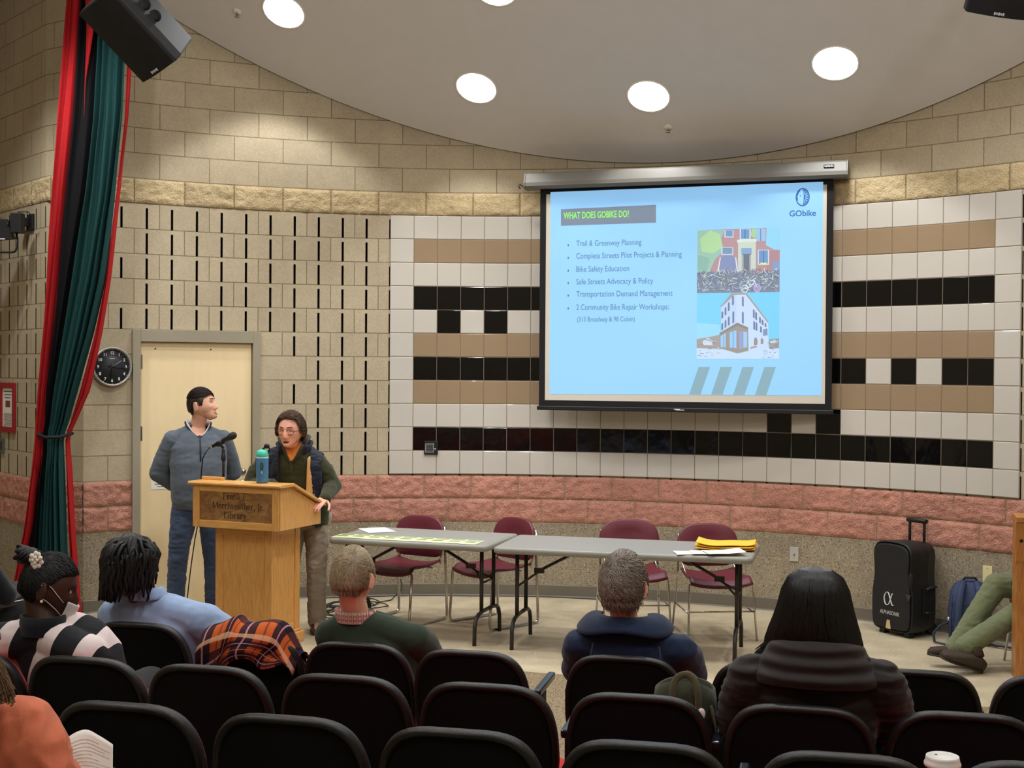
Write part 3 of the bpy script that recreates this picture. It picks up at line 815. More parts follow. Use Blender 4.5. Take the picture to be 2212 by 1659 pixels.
for x, y0, y1 in ((1444, 920, 980), (1512, 1000, 1052), (1526, 1016, 1064), (1550, 1046, 1084), (1566, 1064, 1096), (1584, 1084, 1108), (1444, 1014, 1086), (1514, 1072, 1124), (1528, 1080, 1130), (1556, 1104, 1142), (1590, 1118, 1150)):
    polys.append((DK, [(x - 6, y0), (x - 6, y1 - 6), (x + 5, y1), (x + 5, y0 + 6), (x, y0 - 6)]))
polys += [((152, 128, 104), [(1300, 1142), (1410, 1078), (1476, 1108), (1478, 1252), (1410, 1268), (1302, 1236)]),
          ((130, 106, 86), [(1300, 1142), (1410, 1078), (1476, 1108), (1476, 1122), (1410, 1096), (1300, 1156)]),
          (GL, [(1306, 1160), (1306, 1228), (1322, 1232), (1322, 1150)]), (GL, [(1326, 1148), (1326, 1230), (1338, 1232), (1338, 1142)]), (GL, [(1362, 1138), (1362, 1232), (1404, 1236), (1404, 1124)]), ((60, 90, 140), [(1382, 1130), (1382, 1234), (1385, 1234), (1385, 1129)]),
          ((150, 140, 196), [(1420, 1130), (1420, 1244), (1440, 1240), (1440, 1130)]), (GL, [(1446, 1132), (1446, 1234), (1470, 1230), (1470, 1138)]),
          ((150, 120, 96), [(1512, 1218), (1512, 1182), (1522, 1166), (1534, 1182), (1534, 1214)]), ((150, 120, 96), [(1554, 1212), (1554, 1182), (1562, 1172), (1570, 1182), (1570, 1208)]),
          ((180, 130, 116), [(1490, 1240), (1490, 1228), (1530, 1220), (1530, 1232)]), ((120, 130, 160), [(1568, 1160), (1568, 1120), (1596, 1116), (1596, 1156)])]
strokes = []
for i in range(60):
    x = rn.choice([rn.uniform(1162, 1300), rn.uniform(1560, 1660)]); y = rn.uniform(1180, 1296); a = rn.uniform(-.6, .6); l = rn.uniform(8, 30)
    strokes.append((rn.choice([(150, 120, 100), (232, 240, 250), (110, 100, 120), (190, 160, 150)]), (max(x - l / 2, 1162), y), (min(x + l / 2, 1664), y + math.sin(a) * 8), rn.uniform(.002, .005)))
photo('slide_photograph', polys, strokes)

# ------------------------------------------------------------------ hung loudspeakers
SPK = pm('speaker_shell', rgb(34, 34, 35), 0.62, 0.1, 30, 0.2, 200); GRL = pm('speaker_grille', rgb(11, 11, 12), 0.7, 0.3, 300, 0.5, 400)
def hung_speaker(label, corner, Lx, Wx, hl, hw, hd, pole_top):
    t = thing('hanging_loudspeaker', label, 'loudspeaker', (0, 0, 0), 0, 'black loudspeakers hung from the ceiling')
    lx = Vector(Lx).normalized(); wx = Vector(Wx); wx = (wx - lx * wx.dot(lx)).normalized(); out = lx.cross(wx)
    M = Matrix((lx, wx, out)).transposed().to_4x4(); M.translation = corner     # x down the length, y across, z out of the grille
    # cabinet: wedge section, narrower at the back
    def sec(k, z): return [M @ Vector((x, y, z)) for x, y in ((0, hw * (1 - k) / 2), (hl, hw * (1 - k) / 2), (hl, hw * (1 + k) / 2), (0, hw * (1 + k) / 2))]
    mb = MB(); mb.loft([sec(1, -.012), sec(1, -.07), sec(.62, -hd)], smooth=False); cab = ob('cabinet', mb, SPK, t, bevel=.012, seg=3, fix=True)
    mb = MB(); mb.grid(lambda u, v: M @ Vector((hl * (.012 + .976 * u), hw * (.02 + .96 * v), .003 + .022 * (1 - (2 * v - 1) ** 2))), 12, 10)
    mb.loft([[M @ Vector((hl * .012, hw * .02, z)), M @ Vector((hl * .988, hw * .02, z)), M @ Vector((hl * .988, hw * .98, z)), M @ Vector((hl * .012, hw * .98, z))] for z in (-.014, .003)], smooth=False)
    gr = ob('grille', mb, GRL, t)
    mb = MB()
    for q in range(5): mb.box((hl * .945, hw * .45 + .012 * q, .0245), (.016 - .004 * (q % 2), .009, .002), M)
    ob('badge', mb, MATS['silver_print'], gr)
    for s in (.36, .52):                     # pocket handle on the flank
        mb = MB(); a = M @ Vector((hl * s, hw * .985, -.12)); n_ = (M.to_3x3() @ Vector((0, 1, .45))).normalized()
        mb.lathe([(.03, .0), (.034, .004), (.0, -.001)], 16, frame(a + n_ * .001, lx, n_.cross(lx)))
        ob('handle_recess', mb, GRL, cab)
    mb = MB(); c_ = M @ Vector((hl * .35, hw / 2, -hd + .01)); mb.tube([c_, c_ + Vector((.06, .05, .14)), Vector(pole_top)], .017, 10); mb.box(c_, (.1, .08, .05))
    ob('mounting_arm', mb, BLACKP, t)
hung_speaker('black loudspeaker hung from the ceiling in front of the curtain', D(168, 30, 7.0), (.67, .5, -.74), (.88, -.78, .27), .49, .32, .27, D(345, -250, 7.4))
hung_speaker('black loudspeaker at the top right corner, only its lower edge in view', D(2135, -20, 7.0) + Vector((0, 0, .30)), (-.1, .45, -.74), (.88, -.1, .0), .42, .34, .27, D(2300, -260, 7.4))
# fix the pole ends to the flat ceiling height is out of the picture

# ------------------------------------------------------------------ curtain
CD = 9.62
def velvet(name, c):
    m = pm(name, c, 0.75, 0.15, 30, 0.3, 300, sheen=0.0, spec=0.15)
    b = m.node_tree.nodes['Principled BSDF']; b.inputs['Sheen Weight'].default_value = 0.35; b.inputs['Sheen Roughness'].default_value = 0.35
    b.inputs['Sheen Tint'].default_value = tuple(min(1, x * 2 + .05) for x in c[:3]) + (1,)
    return m
VR, VK, VG = velvet('red_velvet', rgb(158, 24, 28)), velvet('black_velvet', rgb(8, 8, 11)), velvet('green_velvet', rgb(22, 60, 58))
cur = thing('stage_curtain', 'red, black and dark green velvet stage curtain tied back at the left', 'curtain')
LV = [-150, 0, 130, 250, 420, 600, 720, 840, 915, 942, 965, 1020, 1140, 1200, 1290, 1372]
def interp(tab, y):
    for (ya, xa), (yb, xb) in zip(tab, tab[1:]):
        if y <= yb: return xa + (xb - xa) * max(0, (y - ya) / (yb - ya))
    return tab[-1][1]
E0 = [(-150, 147), (0, 141), (130, 132), (250, 121), (420, 109), (600, 97), (720, 87), (840, 77), (915, 69), (942, 68), (965, 65), (1020, 60), (1140, 46), (1200, 35), (1290, 18), (1372, 4)]
E1 = [(-150, 176), (0, 172), (130, 163), (250, 154), (420, 138), (600, 120), (720, 108), (840, 96), (915, 90), (942, 84), (965, 87), (1020, 82), (1140, 68), (1200, 56), (1290, 40), (1372, 28)]
E2 = [(-150, 218), (0, 214), (130, 208), (250, 200), (420, 182), (600, 152), (720, 130), (840, 112), (915, 102), (942, 96), (965, 97), (1020, 92), (1140, 84), (1200, 82), (1290, 74), (1372, 68)]
E3 = [(-150, 282), (0, 278), (130, 270), (250, 264), (420, 247), (600, 222), (720, 196), (840, 164), (915, 142), (942, 131), (965, 131), (1020, 134), (1140, 139), (1200, 142), (1290, 147), (1372, 150)]
E4 = [(-150, 288), (0, 284), (130, 276), (250, 268), (420, 250), (600, 228), (720, 210), (840, 186), (915, 152), (942, 138), (965, 139), (1020, 145), (1140, 152), (1200, 157), (1290, 163), (1372, 168)]
def panel(name, EA, EB, folds, amp, mat, dep, ph=0.0, over=0.0):
    mb = MB(); nu = folds * 10; nv = 70
    def fn(u, v):
        y = -150 + (1366 + 150) * v
        xa, xb = interp(EA, y), interp(EB, y)
        w = xb - xa; xa -= over * w * .1; xb += over * w * .1
        px = xa + (xb - xa) * u
        tie = math.exp(-((y - 942) / 60.0) ** 2)
        d = dep + amp * (1 - .55 * tie) * math.sin(2 * PI * (folds * u + ph + .25 * math.sin(v * 5 + u * 4))) * (.7 + .5 * math.sin(u * 7 + v * 3)) + .02 * tie
        d += .05 * (2 * u - 1) ** 2 - .0
        p = D(px + .9 * math.sin(v * 23 + u * 9), y, CD)
        s = d + CD
        p = Vector((p.x, s, max(p.z, .02)))
        return p
    mb.grid(fn, nu, nv)
    return ob(name, mb, mat, cur)
panel('black_panel', E1, E2, 3, .03, VK, .02, over=1.6)
panel('red_panel', E0, E1, 2, .035, VR, 0.0, .3)
panel('green_panel', E2, E3, 5, .045, VG, -.02, .1)
panel('red_panel', E3, E4, 2, .02, VR, .05, .2, over=.3)
# narrow red fold high in the black cloth
F0 = [(-150, 180), (0, 184), (60, 187), (180, 183), (260, 181)]; F1 = [(-150, 212), (0, 208), (60, 203), (180, 185), (260, 181.5)]
mb = MB(); mb.grid(lambda u, v: (lambda y: D(interp(F0, y) + (interp(F1, y) - interp(F0, y)) * u, y, CD - .05 - .015 * math.sin(PI * u)))(-150 + 405 * v), 8, 20); ob('red_fold', mb, VR, cur)
mb = MB()
c0 = D(83, 938, CD); c1 = D(138, 943, CD)
pts = [c0 + Vector((0, .06, 0)), c0 + Vector((.02, -.06, -.004)), (c0 + c1) / 2 + Vector((0, -.09, -.012)), c1 + Vector((-.01, -.05, 0)), c1 + Vector((.03, .1, .02))]
mb.tube(pts, .013, 8); ob('tieback', mb, SCRB, cur)
# ------------------------------------------------------------------ materials of the furniture
def wood(name, base, dark, sx_=14.0, rough=0.38, axis=(9, 9, 0.7), coat=0.25):
    m, nt, b = nmat(name)
    tc = N(nt, 'ShaderNodeTexCoord'); mp = N(nt, 'ShaderNodeMapping'); mp.inputs['Scale'].default_value = axis; L(nt, tc.outputs['Object'], mp.inputs[0])
    n1 = N(nt, 'ShaderNodeTexNoise'); n1.inputs['Scale'].default_value = sx_; n1.inputs['Detail'].default_value = 6; n1.inputs['Distortion'].default_value = 0.6; L(nt, mp.outputs[0], n1.inputs['Vector'])
    cr = N(nt, 'ShaderNodeValToRGB'); cr.color_ramp.elements[0].position = .3; cr.color_ramp.elements[1].position = .7
    cr.color_ramp.elements[0].color = dark; cr.color_ramp.elements[1].color = base
    L(nt, n1.outputs[0], cr.inputs[0]); L(nt, cr.outputs[0], b.inputs['Base Color']); b.inputs['Roughness'].default_value = rough
    b.inputs['Coat Weight'].default_value = coat; b.inputs['Coat Roughness'].default_value = .2
    return m
OAK = wood('lectern_oak', rgb(226, 172, 98), rgb(200, 140, 70)); OAKH = wood('lectern_oak_rail', rgb(226, 174, 100), rgb(202, 144, 74), axis=(.7, .7, 9))
OAKD = wood('oak_brown', rgb(186, 124, 62), rgb(152, 94, 42))
CHROME = pm('chrome', rgb(200, 196, 190), 0.16, 0.03, metal=1.0)
DKMET = pm('dark_table_steel', rgb(52, 48, 44), 0.4, 0.1, metal=0.4)
PAPER = pm('paper', rgb(232, 229, 220), 0.8, 0.02); INK = pm('ink', rgb(90, 88, 86), 0.8, 0.05); WHITEP = pm('white_plastic', rgb(226, 224, 218), 0.45, 0.03)

# ------------------------------------------------------------------ serif lettering (pen strokes)
def serif_glyph(ch):
    """strokes in em units: list of (points, closed?); stems thick, hairlines thin, slabs as serifs"""
    X = .46; C = .68
    def arc(cx, cy, rx, ry, a0, a1, n=12): return [(cx + rx * math.cos(R_(a0 + (a1 - a0) * i / n)), cy + ry * math.sin(R_(a0 + (a1 - a0) * i / n))) for i in range(n + 1)]
    S = lambda x, y, w=.18: ('s', [(x - w / 2, y), (x + w / 2, y)])
    g = {
        'F': (.52, [[(.12, 0), (.12, C)], [(.12, C - .02), (.46, C - .02)], [(.12, .36), (.36, .36)]], [S(.12, .012, .22), S(.1, C - .012, .16)], [('t', (.46, C - .02), .13), ('t', (.36, .42), .12)]),
        'E': (.56, [[(.12, 0), (.12, C)], [(.12, C - .02), (.46, C - .02)], [(.12, .36), (.36, .36)], [(.12, .02), (.48, .02)]], [S(.1, .012, .16), S(.1, C - .012, .16)], [('t', (.46, C - .02), .13), ('t', (.36, .42), .12), ('t', (.49, .13), .13)]),
        'M': (.84, [[(.12, 0), (.14, C)], [(.14, C), (.42, .04)], [(.42, .04), (.70, C)], [(.70, C), (.72, 0)]], [S(.12, .012, .16), S(.72, .012, .2), S(.1, C - .012, .12), S(.74, C - .012, .12)], []),
        'J': (.34, [[(.2, C), (.2, .06)] + arc(.08, .04, .12, .2, 0, -100, 8)], [S(.2, C - .012, .22)], []),
        'L': (.52, [[(.12, 0), (.12, C)], [(.12, .02), (.46, .02)]], [S(.12, C - .012, .22), S(.1, .012, .14)], [('t', (.47, .16), .16)]),
        'r': (.40, [[(.12, 0), (.12, X)], arc(.26, .28, .14, .17, 175, 55, 8)], [S(.12, .012, .2), S(.07, X - .015, .1)], [('d', (.33, .405), .042)]),
        'a': (.44, [arc(.2, .33, .12, .12, 160, 0, 8) + [(.32, .06), (.36, .02), (.42, .03)], [(.32, .28)] + arc(.2, .13, .12, .12, 80, 340, 12)], [], [('d', (.095, .35), .04)]),
        'n': (.52, [[(.12, 0), (.12, X)], arc(.26, .30, .14, .15, 165, 0, 10) + [(.40, 0)]], [S(.12, .012, .18), S(.40, .012, .18), S(.07, X - .015, .1)], []),
        'k': (.50, [[(.12, 0), (.12, .72)], [(.12, .18), (.36, X)], [(.2, .26), (.40, 0)]], [S(.12, .012, .18), S(.42, .012, .16), S(.37, X - .012, .15), S(.07, .70, .1)], []),
        'e': (.44, [[(.09, .26), (.36, .26)] + arc(.22, .24, .15, .22, 10, 320, 20)], [], []),
        'i': (.26, [[(.13, 0), (.13, X)]], [S(.13, .012, .18), S(.08, X - .015, .1)], [('d', (.13, .64), .05)]),
        'w': (.70, [[(.08, X), (.22, .01)], [(.22, .01), (.35, X)], [(.35, X), (.49, .01)], [(.49, .01), (.63, X)]], [S(.08, X - .012, .15), S(.35, X - .012, .13), S(.63, X - .012, .14)], []),
        't': (.32, [[(.15, .6), (.15, .07), (.19, .02), (.28, .04)], [(.04, .44), (.28, .44)]], [], []),
        'h': (.52, [[(.12, 0), (.12, .72)], arc(.26, .30, .14, .15, 165, 0, 10) + [(.40, 0)]], [S(.12, .012, .18), S(.40, .012, .18), S(.07, .70, .1)], []),
        'b': (.48, [[(.12, .02), (.12, .72)], arc(.24, .23, .16, .22, 140, -150, 18)], [S(.07, .70, .1)], []),
        'y': (.46, [[(.08, X), (.24, .03)], [(.38, X), (.22, -.06), (.14, -.19), (.06, -.2)]], [S(.08, X - .012, .15), S(.39, X - .012, .13)], [('d', (.07, -.18), .04)]),
        '.': (.24, [], [], [('d', (.11, .05), .055)]),
        ',': (.24, [[(.12, .05), (.11, -.04), (.06, -.11)]], [], [('d', (.11, .05), .055)]),
        ' ': (.26, [], [], []),
    }
    return g[ch]
def serif_text(mb, s, M, size, width=None, mi=0, z=0.0):
    total = sum(serif_glyph(c)[0] for c in s); k = size; kx = (width / total) if width else size
    x0 = -total * kx / 2
    TH, TN = .088, .032
    def quad(a, b_, wa, wb=None):
        wb = wa if wb is None else wb
        a, b_ = Vector(a), Vector(b_); d = b_ - a
        if d.length < 1e-6: return
        d.normalize(); n_ = Vector((-d.y, d.x)); e = d * .004
        P = [a - n_ * wa / 2 - e, b_ - n_ * wb / 2 + e, b_ + n_ * wb / 2 + e, a + n_ * wa / 2 - e]
        mb.add([(x0 + p.x * kx, p.y * k, z) for p in P], [(0, 1, 2, 3)], mi, False, M)
    for c in s:
        adv, st, se, ex = serif_glyph(c)
        for pts in st:
            for a, b_ in zip(pts, pts[1:]):
                d = Vector(b_) - Vector(a); v = abs(d.y) / max(d.length, 1e-6)
                diag = .55 if (c in 'Mwyk' and .3 < v < .97 and d.x * d.y > 0) else 1.0
                quad(a, b_, (TN + (TH - TN) * v ** 1.5) * diag if diag == 1.0 else TN * 1.15)
        for _, (a, b_) in [(q[0], q[1]) for q in se]: quad(a, b_, TN)
        for t, p, w in ex:
            if t == 't': quad((p[0], p[1]), (p[0] - .01, p[1] - w), TN * 1.2)
            else: mb.add([(x0 + (p[0] + w * math.cos(2 * PI * i / 10)) * kx, (p[1] + w * math.sin(2 * PI * i / 10)) * k, z) for i in range(10)], [tuple(range(10))], mi, False, M)
        x0 += adv * kx

# ------------------------------------------------------------------ lectern
LH = Vector((-1.578, 8.75, 0)); lx = Vector((-.92, .392, 0)).normalized(); ly = Vector((.392, .92, 0)).normalized()
# local frame: origin front left corner of the head (seen from the audience), x to the right, y away
LO = LH + lx * .71
LM = Matrix((-lx, ly, Vector((0, 0, 1)))).transposed().to_4x4(); LM.translation = LO
LWd, LDp = .71, .54
lec = thing('lectern', 'light oak lectern with an engraved brass plate, in front of the speaking man', 'lectern', LO)
Minv = Matrix.Translation(-LO)
def lob(name, mb, mat, parent=lec, **kw):
    me = mb.mesh(name, mat if isinstance(mat, list) else [mat]); me.transform(LM); me.transform(Minv)
    return ob(name, me, None, parent, **kw) if False else _lk(name, me, parent, **kw)
def _lk(name, me, parent, bevel=0.0, seg=2):
    o = bpy.data.objects.new(name, me); COL.objects.link(o); o.parent = parent
    if bevel:
        q = o.modifiers.new('bevel', 'BEVEL'); q.width = bevel; q.segments = seg; q.limit_method = 'ANGLE'; q.angle_limit = R_(40)
    return o
zb, zt = .842, 1.138
px0, px1, py0, py1 = .12, .59, .096, .456
# pedestal: frame-and-panel
mb = MB(); mb.box(((px0 + px1) / 2, (py0 + py1) / 2, .44), (px1 - px0 - .02, py1 - py0 - .02, .80)); lob('pedestal_panel', mb, OAK)
mb = MB()
for x0, x1, y0, y1, z0, z1 in ((px0, px0 + .06, py0, py0 + .02, .08, .845), (px1 - .06, px1, py0, py0 + .02, .08, .845), (px1 - .02, px1, py0 + .02, py0 + .08, .08, .845), (px1 - .02, px1, py1 - .06, py1, .08, .845), (px0, px0 + .02, py0 + .02, py0 + .08, .08, .845), (px0, px0 + .02, py1 - .06, py1, .08, .845)):
    mb = MB(); mb.box(((x0 + x1) / 2, (y0 + y1) / 2, (z0 + z1) / 2), (x1 - x0, y1 - y0, z1 - z0)); lob('pedestal_stile', mb, OAK, bevel=.004)
mb = MB()
for z0, z1 in ((.78, .845), (.08, .15)):
    for c_, s_ in (((px0 + px1) / 2, py0 + .01, (z0 + z1) / 2), (px1 - px0 - .12, .02, z1 - z0)), ((px1 - .01, (py0 + py1) / 2, (z0 + z1) / 2), (.02, py1 - py0 - .14, z1 - z0)), ((px0 + .01, (py0 + py1) / 2, (z0 + z1) / 2), (.02, py1 - py0 - .14, z1 - z0)):
        mb = MB(); mb.box(c_, s_); lob('pedestal_rail', mb, OAKH, bevel=.003)
mb = MB(); mb.box(((px0 + px1) / 2, (py0 + py1) / 2, .04), (px1 - px0 + .05, py1 - py0 + .05, .08)); mb.box(((px0 + px1) / 2, (py0 + py1) / 2, .088), (px1 - px0 + .02, py1 - py0 + .02, .016)); lob('plinth', mb, OAKH, bevel=.006)
# head
mb = MB()
side = [(0, zb), (0, zt), (.15, zt), (LDp, .965), (LDp, zb)]
for x0 in (0.0, LWd - .02):
    mb = MB(); mb.loft([[Vector((x, y, z)) for y, z in side] for x in (x0, x0 + .02)], smooth=False); lob('side_panel', mb, OAK, bevel=.003)
mb = MB(); mb.box((LWd / 2, LDp / 2, zb + .011), (LWd - .04, LDp, .02)); mb.box((LWd / 2, LDp - .01, (zb + .965) / 2), (LWd - .04, .02, .965 - zb)); lob('head_bottom', mb, OAKH)
mb = MB()
mb.box((LWd / 2, .006, zt - .022), (LWd - .11, .022, .045)); lob('front_rail', mb, OAKH, bevel=.003); mb = MB(); mb.box((LWd / 2, .006, zb + .025), (LWd - .11, .022, .05)); lob('front_rail', mb, OAKH, bevel=.003)
mb = MB()
for x in (.0275, LWd - .0275):
    mb = MB(); mb.box((x, .006, (zb + zt) / 2), (.055, .022, zt - zb)); lob('front_stile', mb, OAK, bevel=.003)
mb = MB()
tp = [(-.028, zt), (-.03, zt + .012), (-.024, zt + .024), (.15, zt + .024), (LDp + .015, .991), (LDp + .03, .982), (LDp + .024, .966), (.148, zt + .0005)]
mb.loft([[Vector((x, y, z)) for y, z in tp] for x in (-.028, LWd + .028)], smooth=False); top = lob('lectern_top', mb, OAKH, bevel=.005, seg=3)
mb = MB(); mb.loft([[Vector((x, y, z)) for y, z in ((.12, zt + .024), (.12, zt + .046), (.15, zt + .046), (.16, zt + .022))] for x in (-.02, .16)], smooth=False); lob('ledge_strip', mb, OAKH, bevel=.004)
m, nt, b = nmat('brass_plate')
tc = N(nt, 'ShaderNodeTexCoord'); mp = N(nt, 'ShaderNodeMapping'); mp.inputs['Scale'].default_value = (3, 3, 5); L(nt, tc.outputs['Object'], mp.inputs[0])
n1 = N(nt, 'ShaderNodeTexNoise'); n1.inputs['Scale'].default_value = 2.2; n1.inputs['Detail'].default_value = 8; n1.inputs['Distortion'].default_value = 1.5; L(nt, mp.outputs[0], n1.inputs['Vector'])
cr = N(nt, 'ShaderNodeValToRGB'); cr.color_ramp.elements[0].position = .3; cr.color_ramp.elements[1].position = .7
cr.color_ramp.elements[0].color = rgb(150, 108, 74); cr.color_ramp.elements[1].color = rgb(214, 172, 120)
L(nt, n1.outputs[0], cr.inputs[0]); L(nt, cr.outputs[0], b.inputs['Base Color']); b.inputs['Metallic'].default_value = .85
mr = N(nt, 'ShaderNodeMapRange'); mr.inputs[3].default_value = .22; mr.inputs[4].default_value = .5; L(nt, n1.outputs[0], mr.inputs[0]); L(nt, mr.outputs[0], b.inputs['Roughness'])
BRASS = m
mb = MB(); mb.box((LWd / 2, .008, (.892 + 1.094) / 2), (LWd - .11, .006, 1.094 - .892)); plq = lob('name_plate', mb, BRASS)
mb = MB(); PM_ = Matrix.Translation((LWd / 2, .0046, 0)) @ Matrix.Rotation(PI / 2, 4, 'X')
ENG = pm('engraved_lettering', rgb(34, 20, 14), 0.6, .1)
for s, y, w, x in (('Frank E.', 1.043, .215, 0.0), ('Merriweather, Jr.', .978, .435, .02), ('Library', .912, .19, -.005)):
    serif_text(mb, s, PM_ @ Matrix.Translation((x, y, .0003)), .066, w)
lob('engraved_name', mb, ENG, plq)

# water bottle on the lectern ledge
BTL = pm('bottle_blue', rgb(70, 118, 158), 0.35, .05); TEAL = pm('bottle_teal', rgb(70, 190, 160), 0.4, .05)
bp_ = LM @ Vector((.53, .065, zt + .0245))
bt = thing('water_bottle', 'blue water bottle with a teal lid standing on the lectern', 'bottle', bp_)
mb = MB(); mb.lathe([(.036, 0), (.041, .004), (.042, .02), (.042, .175), (.041, .18)], 28); ob('body', mb, BTL, bt)
mb = MB(); mb.lathe([(.0415, .18), (.0425, .182), (.0425, .2), (.034, .226), (.012, .232)], 28); ob('lid', mb, TEAL, bt)
mb = MB(); mb.lathe([(.0422, .172), (.0424, .173), (.0424, .181), (.0422, .182)], 28); ob('collar_ring', mb, pm('bottle_pale', rgb(200, 220, 220), .4), bt)
mb = MB(); mb.tube([(0, -.0, .228), (.02, 0, .25), (.045, 0, .252), (.05, 0, .232), (.042, 0, .205)], .007, 8); mb.ell((.03, 0, .255), (.02, .014, .018)); ob('carry_loop', mb, BLACKP, bt)
mb = MB()
def dec(pts, a0=-1.9, k=1.0): return [(.0426 * math.cos(a0 + x * 23), .0426 * math.sin(a0 + x * 23), z) for x, z in pts]
mb.add(dec([(.018 + .024 * math.cos(2 * PI * i / 14) * .55 - .0, .115 + .03 * math.sin(2 * PI * i / 14)) for i in range(14)]), [tuple(range(14))], 0)
mb.add(dec([(.016, .068), (.022, .068), (.0205, .088), (.0175, .088)]), [(0, 1, 2, 3)], 1); ob('tree_print', mb, [pm('print_green', rgb(46, 74, 44), .6), WHITEP], bt)

# microphone on a stand behind the lectern
_q = LM @ Vector((.085, .235, 0)); MS = Vector((_q.x, _q.y, zt + .024 - (.235 - .15) * .4 + .004))
ms = thing('microphone_stand', 'black desk microphone stand rising from the left side of the lectern top', 'stand', MS)
mb = MB(); mb.lathe([(.06, -.02), (.06, .018), (.03, .026), (.014, .03)], 32); ob('base', mb, BLACKP, ms)
mt = D(474, 966, MS.y).z - MS.z
mb = MB(); mb.tube([(0, 0, .02), (0, 0, mt - .05)], .0085, 12); ob('pole', mb, BLACKP, ms)
mb = MB(); mb.lathe([(.013, mt - .1), (.016, mt - .09), (.016, mt - .055), (.012, mt - .05), (.012, mt - .02), (.004, mt - .012)], 14); ob('clutch', mb, BLACKP, ms)
mic = thing('microphone', 'black handheld microphone with a round grille clipped on the stand', 'microphone', (0, 0, 0))
a, b_ = D(452, 968, MS.y + .03), D(509, 938, MS.y - .06)
dv = (b_ - a)
mb = MB(); mb.tube([a + dv * .12, a + dv * .3, a + dv * .72, a + dv * .78], [.011, .0125, .018, .019], 16); ob('handle', mb, BLACKP, mic)
mb = MB(); mb.tube([a + dv * .0, a + dv * .13], .0095, 12); ob('plug', mb, CHROME, mic)
mb = MB(); mb.tube([a + dv * .76, a + dv * .80, a + dv * .86, a + dv * .94, a + dv * .99, a + dv * 1.01], [.021, .024, .0265, .025, .017, .005], 20); ob('grille', mb, pm('mic_mesh', rgb(46, 46, 46), .45, .4, 600, .8, 700, metal=.5), mic)
mb = MB(); mb.tube([a + dv * .3 + Vector((0, 0, -.004)), a + dv * .52 + Vector((0, 0, -.004))], .019, 14); mb.tube([a + dv * .4 + Vector((0, 0, -.01)), Vector((MS.x, MS.y, MS.z + mt - .008))], .01, 10); ob('clip', mb, BLACKP, mic)
cab = [a + dv * .01, D(446, 974, 9.17), D(438, 990, 9.19), D(435, 1020, 9.22), D(434, 1040, 9.28), D(432, 1060, 9.45), D(428, 1130, 9.58), D(421, 1165, 9.6), D(413, 1220, 9.62), D(407, 1270, 9.62), D(403, 1308, 9.62), G(400, 1346) + Vector((0, 0, .006)), G(388, 1352, .006), G(440, 1364, .006), G(466, 1368, .006)]
mb = MB(); mb.tube(cab, .0045, 8); tag(ob('microphone_cable', mb, BLACKP), 'thin black cable hanging from the microphone down to the floor', 'cable')

# ------------------------------------------------------------------ folding tables
TZ = .725
TTOP = pm('table_laminate', rgb(144, 144, 140), 0.36, 0.05, 40, 0.05, 300); TEDGE = pm('table_edge', rgb(140, 138, 128), 0.4, 0.04)
def table(label, fl, fr, br_, ins=.12):
    """fl/fr/br: corners of the top (front left, front right, back right)"""
    fl, fr, br_ = [Vector(p) for p in (fl, fr, br_)]
    x = (fr - fl); W = x.length; x.normalize(); y = Vector((-x.y, x.x, 0)); Dp = .745
    t = thing('folding_table', label, 'table', (fl.x, fl.y, 0), math.atan2(x.y, x.x), 'grey folding tables on the platform')
    def rr(k, r, n=5):
        pts = []
        for cx, cy, a0 in ((r, r, 180), (W - r, r, 270), (W - r, Dp - r, 0), (r, Dp - r, 90)):
            for i in range(n + 1):
                a = R_(a0 + 90 * i / n); pts.append((cx + (r - k) * math.cos(a), cy + (r - k) * math.sin(a)))
        return pts
    mb = MB(); prof = [(.012, TZ - .045), (.002, TZ - .038), (0, TZ - .02), (.003, TZ - .008), (.012, TZ - .001), (.022, TZ), (.03, TZ - .0015)]
    rings = [[Vector((px, py, z)) for px, py in rr(k, .05)] for k, z in prof]
    mb.loft(rings, cap=False); n0 = len(rings[0]); mb.f.append(tuple(range(n0))[::-1]); mb.m.append(0); mb.sm.append(False)
    ob('table_edge', mb, TEDGE, t)
    mb = MB(); mb.add([(px, py, TZ - .0012) for px, py in rr(.03, .05)], [tuple(range(n0))], 0); ob('tabletop', mb, TTOP, t)
    for side, s in ((ins, 1), (W - .12, -1)):
        # leg frame: two uprights close together meeting a wishbone foot
        for yy in (.24, .50):
            mb = MB(); mb.tube([(side, yy, TZ - .045), (side, yy, .21)], .0145, 12)
            sgn = -1 if yy < .37 else 1
            foot = [(side, .37, .215), (side, .37 + sgn * .1, .215), (side, yy + sgn * .06, .205), (side, yy + sgn * .115, .18), (side, yy + sgn * .14, .13), (side, yy + sgn * .145, .0)]
            mb.tube(foot, .0145, 12); ob('leg', mb, DKMET, t)
        mb = MB()
        xe = side + s * .42
        mb.tube([(xe, .37, TZ - .05), (side + s * .16, .37, TZ - .19)], .011, 8, flat=((0, 1, 0), 1.6)); mb.tube([(side + s * .17, .37, TZ - .185), (side + s * .09, .37, TZ - .24), (side + s * .0, .255, .42)], .008, 8); mb.tube([(side + s * .09, .37, TZ - .24), (side, .485, .42)], .008, 8)
        mb.box((side + s * .13, .37, TZ - .205), (.07, .03, .035)); ob('folding_brace', mb, DKMET, t)
        mb = MB(); mb.tube([(side, .24, .42), (side, .50, .42)], .008, 8); mb.tube([(side, .20, TZ - .055), (side, .54, TZ - .055)], .012, 8); ob('cross_bar', mb, DKMET, t)
    return t, W
t2fl, t2fr, t2br = G(1063, 1182, TZ), G(1626, 1206, TZ), G(1664, 1184, TZ)
tab2, W2 = table('right grey folding table with a yellow envelope pile on it', t2fl, t2fr, t2br)
t1fr = G(1061, 1180, TZ); d1 = (G(699, 1161, TZ) - t1fr).normalized()
